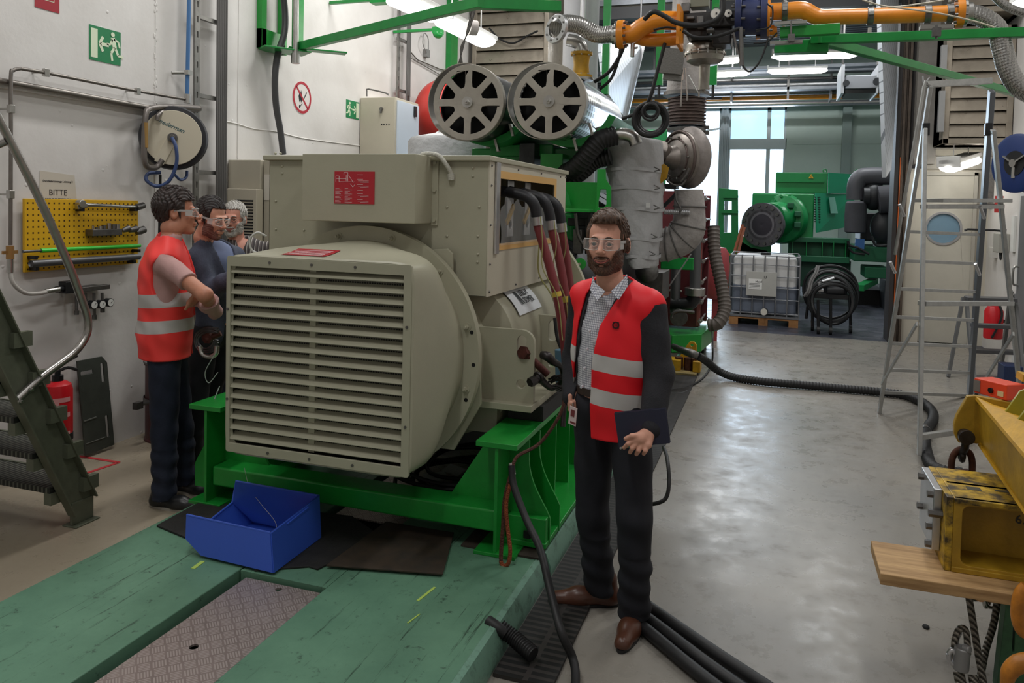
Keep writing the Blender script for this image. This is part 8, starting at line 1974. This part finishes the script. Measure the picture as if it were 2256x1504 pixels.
    if cfg.get('beard'):
        br = cfg['beard']; lo,hi = bbox([HC-Z_*.07],.12); G = Pt(lo,hi,.003); q = HF.loc(G); x,y,z = q
        d = head_sdf(q,k,cfg.get('narrow',1),cfg.get('jaw',1))-br.get('t',.007)+.0016*np.sin(x*520+z*90)*np.sin(z*410+y*130)
        top = z-(-.046*k+np.maximum(np.abs(x)-.040*k,0)*1.5-.016*k*np.clip(1-np.abs(np.abs(x)-.036*k)/(.012*k),0,1))            # cheek line rising to the ears
        d = smax(d,top,.006); d = smax(d,y+.002*k,.006); d = smax(d,-(z+.125*k),.01)
        m_ = ell(q,(0,-.10*k,(-.067*k+x*x*11)),(.035*k,.03,.0085*k)); d = smax(d,-m_,.003); m_ = ell(q,(0,-.10*k,-.083*k),(.014*k,.03,.005*k)); d = smax(d,-m_,.003)
        bmn = surface_nets(d,lo,G.h); part('beard',join(bmn),cfg.get('beard_m',cfg['hair_m']),t,sharp=0)
    # glasses
    gl = cfg.get('glasses')
    if gl:
        mb = MB(); fr_ = gl.get('frame')
        if gl['kind'] == 'safety':
            n = 12; vs = []
            for r_ in range(5):
                zz = .022-.046*r_/4
                for i in range(n+1):
                    a = -1.0+2*i/n; xx = .072*a*k; yy = -.108*k+.032*a*a*k+.004*(r_ == 0)
                    if r_ == 4 and abs(a) < .3: zz2 = zz+.016*(1-abs(a)/.3)
                    else: zz2 = zz+(.006*abs(a) if r_ == 4 else 0)
                    vs.append(HF.w(xx,yy,zz2*k))
            fs = [(r_*(n+1)+i,r_*(n+1)+i+1,(r_+1)*(n+1)+i+1,(r_+1)*(n+1)+i) for r_ in range(4) for i in range(n)]
            mb.add(vs,fs); gg = part('safety_glasses',mb,mat('clear_lens',(232,236,236),.06,alpha=.16),t)
            mb = MB().tube([HF.w(.072*a*k,-.108*k+.032*a*a*k-.001,.0225*k) for a in np.linspace(-1,1,9)],.0016,6,k=1); mb.tube([HF.w(.072*a*k,-.108*k+.032*a*a*k-.001,(-.024+.006*abs(a)+(.016*(1-abs(a)/.3) if abs(a) < .3 else 0))*k) for a in np.linspace(-1,1,17)],.0012,6,k=1)
            part('lens_edge',mb,mat('clear_edge',(226,226,224),.2,alpha=.7),gg)
            mb = MB()
            for e in (-1,1): mb.bar(HF.w(e*.0745*k,-.078*k,.012*k),HF.w(e*.084*k,.012*k,.012*k),.0025,.012,up=HF.u); mb.bar(HF.w(e*.073*k,-.080*k,.0*k),HF.w(e*.078*k,-.045*k,.0*k),.0015,.034,up=HF.u)
            part('temple_arm',mb,mat('smoky_clear',(206,206,204),.2,alpha=.55),gg)
        else:
            for e in (-1,1): mb.tube([HF.w((e*.033+.024*math.cos(a))*k,-.099*k+.003*abs(math.cos(a)),(-.003+.017*math.sin(a))*k) for a in np.linspace(0,2*math.pi,21)[:-1]],.0012,6,k=1,closed=True); mb.bar(HF.w(e*.057*k,-.097*k,.002),HF.w(e*.079*k,.008,.004),.002,.003)
            mb.bar(HF.w(-.01*k,-.1*k,.003),HF.w(.01*k,-.1*k,.003),.002,.002); part('spectacles',mb,DSTEEL,t)
    # clothes
    for cl in cfg['clothes']:
        kind = cl['kind']
        if kind in ('shirt','jacket','vest'):
            o = cl['o']; pts = [sl,sr,neck_b,hl,hr]
            if cl.get('arms',True): pts += [el,er,wl_,wr_]
            lo,hi = bbox(pts,.17); lo[2] = max(lo[2],cl['hem']-.03); hi[2] = neck_b.z+.11
            G = Pt(lo,hi,cl.get('h',.006)); d = torso(G,o,cl.get('arms',True))+fold(G,1.0,cl.get('fold',.002),cl.get('seed',0))
            if cl.get('collar'): d = smin(d,smax(wcap(G,neck_b-Z_*.02,neck_b+Z_*.045-HF.f*.01,.070+o*.4,.064),G.Z-(neck_b.z+cl['collar']),.006),.01)
            d = smax(d,cl['hem']-G.Z,.006)
            d = smax(d,-wcap(G,neck_b-Z_*.02+HF.f*cl.get('nf',0),neck_b+Z_*.2,cl.get('nr',.060)),.004)
            if cl.get('sleeve'):   # cut beyond a plane on each arm
                for (a,b,f_) in cl['sleeve']:
                    a,b = V(a),V(b); c_ = a.lerp(b,f_); n_ = (b-a).normalized(); pl_ = (G.X-c_.x)*n_.x+(G.Y-c_.y)*n_.y+(G.Z-c_.z)*n_.z
                    near = wcap(G,c_,c_+(b-a)*3 if cl.get('far') else b+(b-a)*.3,.12); d = smax(d,-smax(-pl_*1.0 if False else -pl_,near,.004) if False else -np.maximum(-pl_,near),.003)
            if cl.get('open'): d = cl['open'](G,d,TF)
            m_ = surface_nets(d,lo,G.h); cp = part(kind,join(m_),cl['m'],t,cl.get('label'),sharp=0)
            cl['obj'] = cp
        elif kind == 'trousers':
            lo,hi = bbox([hl,hr,kl,kr,al,ar],.16); lo[2] = .05; hi[2] = cl['top']+.02
            G = Pt(lo,hi,.0075); d = legs(G,.014,.012)+fold(G,.9,.0035,2)+.004*np.sin(G.Z*70+G.X*20)*(G.Z < .35)
            d = smax(d,G.Z-cl['top'],.006); d = smax(d,.052-G.Z,.006); m_ = surface_nets(d,lo,G.h); part('trousers',join(m_),cl['m'],t,sharp=0)
        elif kind == 'shoes':
            for (an,dirn,L_,toez) in cl['list']:
                an,dirn = V(an),V(dirn).normalized(); sd = Z_.cross(dirn); heel = an-dirn*.055; heel.z = 0
                lo,hi = bbox([heel,heel+dirn*(L_+.02),an],.07); lo[2] = -.004; G = Pt(lo,hi,.004)
                fr2 = Fr((heel.x,heel.y,0),dirn); q = fr2.loc(G)
                d = smin(cap(q,(0,0,.04),(0,-L_*.55,.035),.036,.042),cap(q,(0,-L_*.5,.030),(0,-L_*.9,.022),.043,.034),.03)
                d = smin(d,cap(q,(0,-.015,.04),(0,-.02,.12),.040,.042),.03); d = smax(d,.012-q[2],.004)
                m_ = surface_nets(d,lo,G.h); s_o = part('shoe',join(m_),cl['m'],t,sharp=0)
                mb = MB(); outline = []
                for i in range(24):
                    a = 2*math.pi*i/24; c_,s_ = math.cos(a),math.sin(a); yy = -L_*.45+(L_*.60)*-c_ if False else L_*.44-(-1)*0; outline.append((sd*(.043*s_*(1.0 if c_ > 0 else .9)),dirn*(L_*.45+L_*.60*c_)))
                P2 = [heel+a_+b_ for a_,b_ in outline]; mb.loft([[V((p.x,p.y,0.0)) for p in reversed(P2)],[V((p.x,p.y,.014)) for p in reversed(P2)]]); part('sole',mb,cl.get('sole',BLACKP),s_o)
    return t,HF,TF

def skin(name,rgb):
    return mat(name,rgb,.5,var=(40,.08),spec=.4)
def hairm(name,rgb,rgb2):
    g = NG(name); m_ = g.n('Mapping'); g.l(g.tc.outputs['Object'],m_.inputs[0]); m_.inputs['Scale'].default_value = (160,40,90)
    n_ = g.noise(1.0,4,.6,m_.outputs[0]); g.l(g.mix(g.ramp(n_,.35,.65),rgb,rgb2),g.b.inputs['Base Color']); g.b.inputs['Roughness'].default_value = .55; g.bump(n_,.5,.004); return g.m

# hi-vis vest cloth with two reflective bands (positions relative to the thing)
def vest_mat(name,bands,rgb):
    g = NG(name); s_ = g.sep('Object'); m_ = None
    for (z0,z1,sl_) in bands:
        zz = g.math('ADD',s_[2],g.math('MULTIPLY',s_[0],sl_)); b_ = g.math('MULTIPLY',g.math('GREATER_THAN',zz,z0),g.math('LESS_THAN',zz,z1)); m_ = b_ if m_ is None else g.math('MAXIMUM',m_,b_)
    g.l(g.mix(m_,rgb,(196,192,190)),g.b.inputs['Base Color']); g.b.inputs['Roughness'].default_value = .55
    return g.m

# ---------------------------------------------------------------- the smiling man
Ym = 3.27
def m1(x,y,Y=Ym): return at(x,y,Y=Y)
F1 = V((-.33,-.944,0)); L1 = Z_.cross(F1)
zc = m1(1365,640)
cx1,cy1 = m1(1352,700).x,Ym+.03
shz = m1(1365,655).z
sl = V((cx1,cy1,0))+L1*.175; sl.z = shz-.015; sr = V((cx1,cy1,0))-L1*.165; sr.z = shz
P1 = dict(base=(-.6,3.24),c=(cx1,cy1),f=F1,neck=m1(1345,628,Ym+.0),sh_l=sl,sh_r=sr,
          el_l=m1(1452,820,3.20),wr_l=m1(1436,940,3.08),el_r=m1(1268,790,3.42),wr_r=m1(1262,872,3.30),
          hip_l=V((cx1,cy1,.93))+L1*.09,hip_r=V((cx1,cy1,.93))-L1*.09,
          kn_l=m1(1398,1140,3.19),kn_r=m1(1305,1130,3.34),an_l=m1(1398,1352,3.26),an_r=m1(1322,1290,3.40))
hz_ = lambda y,Y=3.12: m1(1340,y,Y).z
hand = []
# back of the hand lies over the lower edge of the notebook, fingers pointing down to the left
hand.append((m1(1430,950,3.06),m1(1412,966,3.015),.024,.026,.01)); hand.append((m1(1424,958,3.04),m1(1398,968,3.01),.020,.017,.012)); hand.append((m1(1432,960,3.04),m1(1428,980,3.01),.017,.015,.012))
for (x0,y0,x1,y1,x2,y2) in ((1398,968,1384,977,1375,986),(1405,975,1393,987,1388,996),(1414,980,1407,992,1402,1000),(1424,982,1422,992,1418,999)):
    a,b_,c_ = m1(x0,y0,3.005),m1(x1,y1,2.995),m1(x2,y2,3.015); hand.append((a,b_,.0105,.0095,.006)); hand.append((b_,c_,.0095,.0078,.003))
hand.append((m1(1410,958,3.01),m1(1392,960,2.995),.0115,.010,.008)); hand.append((m1(1392,960,2.995),m1(1378,966,3.0),.010,.008,.004))
hand2 = [(m1(1262,868,3.28),m1(1262,890,3.27),.026,.024,.01),(m1(1256,872,3.24),m1(1257,893,3.23),.010,.008,.006),(m1(1264,885,3.24),m1(1266,905,3.24),.010,.008,.006),(m1(1260,888,3.22),m1(1260,908,3.23),.010,.008,.006),(m1(1268,884,3.26),m1(1272,903,3.25),.010,.008,.006),(m1(1256,884,3.26),m1(1254,903,3.26),.009,.007,.006)]
def lineX(G,pts,Y):
    """x boundary as function of height from (px, py) pairs"""
    W_ = [m1(x,y,Y) for x,y in pts]; zz = np.array([p.z for p in W_])[::-1]; xx = np.array([p.x for p in W_])[::-1]
    return np.interp(G.Z,zz,xx).astype(np.float32)
def open1(left,right,top=None,Y=3.14):
    def f(G,d,TF):
        xl,xr = lineX(G,left,Y),lineX(G,right,Y)
        cut = np.maximum(np.maximum(xl-G.X,G.X-xr),G.Y-(cy1-.01)); return smax(d,-cut,.004)
    return f
SH = NG('checked_shirt'); s_ = SH.sep('Object')
def grid_(o,k_,wd): return SH.math('LESS_THAN',SH.math('FRACT',SH.math('MULTIPLY',o,k_)),wd)
aa_ = SH.math('ADD',SH.math('MULTIPLY',s_[0],.944),SH.math('MULTIPLY',s_[1],-.33)); m_ = SH.math('MAXIMUM',grid_(aa_,105,.24),grid_(s_[2],105,.24)); both = SH.math('MULTIPLY',grid_(aa_,105,.24),grid_(s_[2],105,.24))
SH.l(SH.mix(SH.math('MULTIPLY',m_,.85),(206,206,212),(96,98,116)),SH.b.inputs['Base Color']); SH.b.inputs['Roughness'].default_value = .8
BLZ = mat('charcoal_wool',(36,36,42),.85,var=(60,.25),bump=(160,.15)); NAVYT = mat('dark_navy_trousers',(26,27,36),.85,var=(8,.25))
VR = (238,16,34)
vm1 = vest_mat('red_vest_cloth',[(hz_(827),hz_(790),.10),(hz_(905),hz_(868),.10)],VR)
left_v = [(1330,585),(1308,612),(1278,655),(1262,720),(1254,800),(1240,900),(1230,1000)]
right_v = [(1378,585),(1392,612),(1352,665),(1318,720),(1302,790),(1294,900),(1296,1000)]
left_j = [(1325,585),(1304,612),(1284,665),(1270,730),(1262,800),(1250,900),(1235,1000)]
right_j = [(1370,585),(1372,620),(1344,672),(1322,720),(1312,790),(1308,900),(1310,1000)]
def armhole(G,d,TF):
    q = TF.loc(G); d = open1(left_v,right_v)(G,d,TF)
    for s_ in (-1,1): d = smax(d,-ell(q,(s_*.243,-.01,shz-.165),(.078,.12,.155)),.008)
    # rounded lower front corner
    return d
def vneck(G,d,TF):
    q = TF.loc(G); return smax(d,-np.maximum(np.maximum(np.abs(q[0]+.01)-.004-.55*(q[2]-shz-.005).clip(0),q[1]+.0),shz+.005-q[2]),.003)
cfg1 = dict(boxy=.142,narrow=1.07,skin=skin('skin_light',(214,158,136)),hair_m=hairm('brown_hair',(54,38,28),(92,66,48)),k=1.07,jaw=1.02,
            hair=dict(side=.005,top=.016,line=.080,rough=1.3,quiff=(.014,),part=-.25),beard=dict(t=.0065),beard_m=hairm('dark_brown_beard',(56,36,26),(96,64,48)),lips=True,glasses=dict(kind='safety'),hands=[hand,hand2],
            clothes=[dict(kind='shirt',o=.012,nr=.063,open=vneck,arms=False,hem=hz_(885),m=SH.m,collar=.0,fold=.003,seed=1,h=.0055),
                     dict(kind='jacket',o=.019,nr=.066,nf=.02,arms=True,hem=hz_(972),m=BLZ,fold=.003,seed=4,open=open1(left_j,right_j),h=.0065),
                     dict(kind='vest',o=.030,nr=.084,nf=.02,arms=False,hem=hz_(982),m=vm1,fold=.002,seed=2,open=armhole,h=.0055),
                     dict(kind='trousers',top=hz_(872),m=NAVYT),
                     dict(kind='shoes',m=mat('brown_leather',(84,50,36),.35,var=(8,.25)),list=[(P1['an_l'],(-.10,-1,0),.26,0),(P1['an_r'],(-.93,-.30,0),.28,0)])])
man,HF1,TF1 = person('person','smiling bearded person in red hi-vis vest, checked shirt and clear safety glasses, holding a notebook',m1(1337,537,3.25),V((-.03,-1,0)),P1,cfg1)
# belt, badge, buttons, emblem
mb = MB(); q = [TF1.w(.168*math.sin(a),-.132*math.cos(a),hz_(880)) for a in np.linspace(0,2*math.pi,41)[:-1]]
for i in range(40): mb.bar(q[i],q[(i+1) % 40],.006,.032,up=Z_)
part('belt',mb,mat('dark_brown_belt',(46,34,30),.4),man)
mb = MB()
for y_ in (690,730,770,812,852): 
    p = m1(1302-(y_-690)*.13,y_,3.13); mb.cyl(p+Y_*.02,p-Y_*.008,.0055,n=12)
part('shirt_placket_buttons',mb,mat('button_pale',(190,190,196),.4),man,kind='stuff')
pe = m1(1357,716,3.10)
def vest_front(px,py):
    """cast the line of sight onto the vest's body ellipsoid, so marks sit on the cloth"""
    return m1(px,py,3.10)
# small round emblem on the chest, built to lie on the cloth
vv = [c for c in cfg1['clothes'] if c['kind'] == 'vest'][0]['obj']
bpy.context.view_layer.update()
from mathutils.bvhtree import BVHTree
def hit(obj,px,py):
    me = obj.data; mw = ROOT[obj]; bv = BVHTree.FromPolygons([v.co+mw for v in me.vertices],[tuple(p.vertices) for p in me.polygons])
    o = V((0,0,H)); d = (at(px,py,Y=3.0)-o).normalized(); return bv.ray_cast(o,d)[:2]
hp,hn = hit(vv,1357,716)
if hp:
    x,y,d_ = basis(hn); up_ = (Z_-hn*Z_.dot(hn)).normalized(); rt_ = up_.cross(hn)
    mb = MB(); c = hp+hn*.004; mb.torus(c,hn,.0135,.0018,28,6); mb.torus(c,hn,.0105,.0009,24,6)
    for k in range(4):
        a = math.pi/4+k*math.pi/2; mb.torus(c+(rt_*math.cos(a)+up_*math.sin(a))*.0145,hn,.0028,.0009,12,5)
    mb.text('GE',c-rt_*.0072-up_*.0045,rt_,up_,.0125,ext=.0006,shear=.2); part('emblem',mb,mat('emblem_black',(40,12,14),.6),vv)
# collar flaps
nb_ = P1['neck']
for e in (-1,1):
    a_,b_,c_,d_,e_ = [m1(x_,y_,q_) for x_,y_,q_ in (((1380,604,3.22),(1374,614,3.19),(1346,642,3.135),(1362,660,3.125),(1382,630,3.15)) if e > 0 else ((1306,608,3.25),(1310,622,3.21),(1334,642,3.145),(1316,664,3.14),(1300,638,3.18)))]
    mb = MB(); slabp(mb,[a_,b_,d_,e_] if e > 0 else [a_,e_,d_,b_],.003); slabp(mb,[b_,c_,d_] if e > 0 else [b_,d_,c_],.003); part('collar',mb,SH.m,man)
# badge at the hip
bd_ = thing('id_badge','small red and white identity badge hanging at the smiling person\'s belt','badge',m1(1262,935,3.12))
mb = MB(); p = m1(1262,916,3.12); Rb = Matrix.Rotation(-.5,3,'Z') @ Matrix.Rotation(.1,3,'Y'); mb.box(p,(.042,.003,.078),Rb); part('card',mb,mat('badge_white',(206,186,186),.4),bd_,bevel=.001)
mb = MB().box(p+V((0,-.002,.012)),(.020,.003,.028),Rb); mb.box(p+V((.002,-.002,-.028)),(.030,.003,.008),Rb); part('photo_print',mb,mat('badge_print',(110,44,48),.4),bd_)
mb = MB().tube([p+Z_*.038,m1(1262,888,3.14)],.003,6,k=1); part('clip',mb,STEEL,bd_)
# notebook and pen
nb = thing('notebook','dark navy notebook held against the thigh by the smiling person','notebook',m1(1400,985,3.06))
C_ = [m1(1353,910,3.045),m1(1466,900,3.045),m1(1476,976,3.045),m1(1364,987,3.045)]
n_ = (C_[1]-C_[0]).cross(C_[3]-C_[0]).normalized(); n_ = n_ if n_.y < 0 else -n_
mb = MB(); slabp(mb,C_,.004); slabp(mb,[p-n_*.016 for p in C_],.004); part('cover',mb,mat('navy_cover',(34,36,58),.5),nb)
mb = MB(); slabp(mb,[C_[0].lerp(C_[2],.02)-n_*.012,C_[1].lerp(C_[3],.02)-n_*.012,C_[2].lerp(C_[0],.02)-n_*.012,C_[3].lerp(C_[1],.02)-n_*.012],.009); part('pages',mb,mat('page_cream',(190,184,170),.7),nb)
mb = MB().cyl(m1(1370,986,3.03),m1(1395,982,3.0),.004,n=8); mb.cyl(m1(1366,988,3.03),m1(1370,986,3.03),.0045,n=8); single('pen',mb,STEEL,'pen held together with the dark notebook','pen')

# ---------------------------------------------------------------- man with the orange-red vest and crossed arms
YA = 3.62
def mA(x,y,Y=YA): return at(x,y,Y=Y)
FA = V((.80,.60,0)).normalized(); LA = Z_.cross(FA)
cxA,cyA = mA(362,620).x,YA+.02
zsA = mA(370,560).z
slA = V((cxA,cyA,0))+LA*.17; slA.z = zsA+.02; srA = V((cxA,cyA,0))-LA*.165; srA.z = zsA-.01
PA = dict(base=(cxA,cyA),c=(cxA,cyA),f=FA,neck=mA(378,502,YA),sh_l=slA,sh_r=srA,
          el_r=mA(452,650,3.44),wr_r=mA(432,690,3.62)+V((.05,.10,-.0)),el_l=slA+V((.16,.02,-.27)),wr_l=mA(440,668,3.60)+V((.05,.0,0)),
          hip_l=V((cxA,cyA,.98))+LA*.09,hip_r=V((cxA,cyA,.98))-LA*.09,kn_l=mA(398,940,3.78),kn_r=mA(362,950,3.58),an_l=mA(408,1075,3.80),an_r=mA(362,1098,3.56))
TX = mat('dusty_pink_shirt',(190,150,146),.85,var=(30,.06),bump=(20,.2)); JN = mat('dark_blue_jeans',(30,38,58),.85,var=(6,.3),bump=(90,.1))
zA = lambda y: mA(360,y).z
vmA = vest_mat('orange_red_vest_cloth',[(zA(672),zA(643),-.06),(zA(727),zA(700),-.06)],(255,66,62))
def openA(G,d,TF):
    q = TF.loc(G)
    for s_ in (-1,1): d = smax(d,-ell(q,(s_*.225,-.03,zsA-.14),(.085,.11,.15)),.006)
    cut = np.maximum(np.maximum(q[0]-.035-(q[2]-zsA+.3)*.0,-q[0]-.035),q[1]); d = smax(d,-cut,.004)
    return smin(d,smax(d-.02,q[2]-(zsA-.42),.01),.02) if False else d
handA = [(mA(432,655,3.55),mA(420,668,3.56),.026,.024,.01)]+[(mA(428-4*i,650+7*i,3.50),mA(418-3*i,660+7*i,3.50),.010,.008,.006) for i in range(4)]+[(mA(436,650,3.50),mA(430,642,3.48),.011,.009,.006)]
skinA = skin('skin_tan',(196,134,108))
cfgA = dict(boxy=.165,skin=skinA,hair_m=hairm('dark_hair',(28,20,18),(62,46,42)),k=1.05,
            hair=dict(side=.018,top=.026,line=.068,rough=1.7),glasses=dict(kind='safety'),hands=[handA],bd=1.05,drop=.03,
            clothes=[dict(kind='shirt',o=.014,arms=True,hem=zA(760),m=TX,collar=.0,nr=.064,fold=.004,seed=3,h=.0065,sleeve=[(srA,PA['el_r'],.62),(slA,PA['el_l'],.62)]),
                     dict(kind='vest',o=.034,nr=.080,arms=False,hem=zA(785),m=vmA,fold=.004,seed=6,open=openA,h=.006),
                     dict(kind='trousers',top=zA(765),m=JN),
                     dict(kind='shoes',m=BLACKP,sole=mat('pale_sole',(170,164,156),.6),list=[(PA['an_r'],(.9,.1,0),.30,0),(PA['an_l'],(.95,-.05,0),.29,0)])])
manA,HFA,TFA = person('person','dark-haired person in orange-red hi-vis vest with folded arms, seen from behind at left',mA(392,468,3.66),V((.80,.60,-.1)),PA,cfgA)
vv = [c for c in cfgA['clothes'] if c['kind'] == 'vest'][0]['obj']
def hit2(obj,px,py):
    me = obj.data; mw = ROOT[obj]; bv = BVHTree.FromPolygons([v.co+mw for v in me.vertices],[tuple(p.vertices) for p in me.polygons]); o = V((0,0,H)); d = (at(px,py,Y=3.5)-o).normalized(); return bv.ray_cast(o,d)[:2]
hp,hn = hit2(vv,303,574)
if hp:
    up_ = (Z_-hn*Z_.dot(hn)).normalized(); rt_ = up_.cross(hn); mb = MB().text('ER',hp+hn*.004-rt_*.03-up_*.02,rt_,up_,.062,ext=.004,sx=.8); part('lettering',mb,mat('print_black',(40,16,18),.7),vv)

# ---------------------------------------------------------------- man in the grey-blue blazer
YB_ = 4.05
def mB(x,y,Y=YB_): return at(x,y,Y=Y)
FB = V((.93,-.05,0)).normalized(); LB = Z_.cross(FB)
cxB,cyB = mB(452,600).x,YB_+.10; zsB = mB(440,562).z
slB = V((cxB,cyB,0))+LB*.17; slB.z = zsB; srB = V((cxB,cyB,0))-LB*.17; srB.z = zsB
PB = dict(base=(cxB,cyB),c=(cxB,cyB),f=FB,neck=mB(448,522),sh_l=slB,sh_r=srB,el_r=mB(464,640,3.98),wr_r=mB(512,612,3.96),el_l=slB+V((.1,0,-.27)),wr_l=slB+V((.32,-.05,-.25)),
          hip_l=V((cxB,cyB,.95))+LB*.09,hip_r=V((cxB,cyB,.95))-LB*.09,kn_l=mB(455,890,4.15),kn_r=mB(430,890,3.95),an_l=mB(440,1020,4.15),an_r=mB(418,1035,3.96))
def openB(G,d,TF):
    q = TF.loc(G); cut = np.maximum(np.maximum(np.abs(q[0])-.05-.25*(q[2]-zsB+.1).clip(0),q[1]+.02),0*q[0]-1); return smax(d,-cut,.004)
GB = mat('grey_blue_wool',(70,76,94),.85,var=(50,.2),bump=(120,.15))
cfgB = dict(skin=skin('skin_mid',(214,156,132)),hair_m=hairm('black_hair',(20,16,16),(48,38,36)),k=1.03,head_up=(.22,0,1),
            hair=dict(side=.009,top=.016,line=.078,rough=1.2),glasses=dict(kind='safety'),beard=dict(t=.0012),beard_m=mat('stubble',(120,84,74),.6),
            clothes=[dict(kind='shirt',o=.010,arms=False,hem=zB if False else 1.0,m=mat('pale_blue_shirt',(112,124,158),.8),collar=.0,fold=.002,h=.007),
                     dict(kind='jacket',o=.024,arms=True,hem=.86,m=GB,fold=.004,seed=5,open=openB,h=.007),
                     dict(kind='trousers',top=1.0,m=mat('black_trousers',(22,24,30),.8)),
                     dict(kind='shoes',m=BLACKP,list=[(PB['an_r'],(1,.0,0),.29,0),(PB['an_l'],(1,.05,0),.29,0)])])
manB,HFB,TFB = person('person','dark-haired person in grey-blue blazer and clear glasses, looking down to the right',mB(466,482,4.05),V((.99,-.08,-.22)),PB,cfgB)

# ---------------------------------------------------------------- older man with grey hair
YC = 4.72
def mC(x,y,Y=YC): return at(x,y,Y=Y)
FC = V((.45,-.89,0)).normalized(); LC = Z_.cross(FC)
cxC,cyC = mC(532,600).x,YC+.02; zsC = mC(525,545).z
slC = V((cxC,cyC,0))+LC*.20; slC.z = zsC; srC = V((cxC,cyC,0))-LC*.19; srC.z = zsC
PC = dict(base=(cxC,cyC),c=(cxC,cyC),f=FC,neck=mC(523,535),sh_l=slC,sh_r=srC,el_r=srC+V((-.06,-.02,-.28)),wr_r=srC+V((-.02,-.12,-.52)),el_l=slC+V((.06,0,-.28)),wr_l=slC+V((.04,-.1,-.52)),
          hip_l=V((cxC,cyC,.93))+LC*.09,hip_r=V((cxC,cyC,.93))-LC*.09,kn_l=V((cxC,cyC-.02,.5))+LC*.1,kn_r=V((cxC,cyC-.02,.5))-LC*.1,an_l=V((cxC,cyC,.09))+LC*.11,an_r=V((cxC,cyC,.09))-LC*.11)
ST = NG('striped_shirt'); s_ = ST.sep('Object'); aa_ = ST.math('ADD',ST.math('MULTIPLY',s_[0],LC.x),ST.math('MULTIPLY',s_[1],LC.y)); ff = ST.math('FRACT',ST.math('MULTIPLY',aa_,38.0))
ST.l(ST.mix(ST.math('LESS_THAN',ff,.5),ST.mix(ST.math('LESS_THAN',ff,.62),(84,76,74),(190,186,180)),(60,54,54)),ST.b.inputs['Base Color']); ST.b.inputs['Roughness'].default_value = .85
def openC(G,d,TF):
    q = TF.loc(G); cut = np.maximum(np.maximum(np.abs(q[0])-.012-.35*(q[2]-zsC+.02).clip(0),q[1]+.03),zsC-.03-q[2]); return smax(d,-cut,.004)
cfgC = dict(skin=skin('skin_rosy',(206,144,124)),hair_m=hairm('white_hair',(150,146,140),(206,202,196)),k=1.03,
            hair=dict(side=.009,top=.010,line=.074,rough=1.5),beard=dict(t=.006),lips=True,glasses=dict(kind='round'),
            clothes=[dict(kind='shirt',o=.016,arms=True,hem=.95,m=ST.m,collar=.03,fold=.003,open=openC,h=.0065,sleeve=[(srC,PC['el_r'],.8),(slC,PC['el_l'],.8)]),
                     dict(kind='trousers',top=1.0,m=JN),dict(kind='shoes',m=BLACKP,list=[(PC['an_r'],FC,.28,0),(PC['an_l'],FC,.28,0)])])
manC,HFC,TFC = person('person','older grey-haired bearded person with spectacles and striped shirt behind the generator',mC(515,484,4.70),V((.35,-.94,-.05)),PC,cfgC)
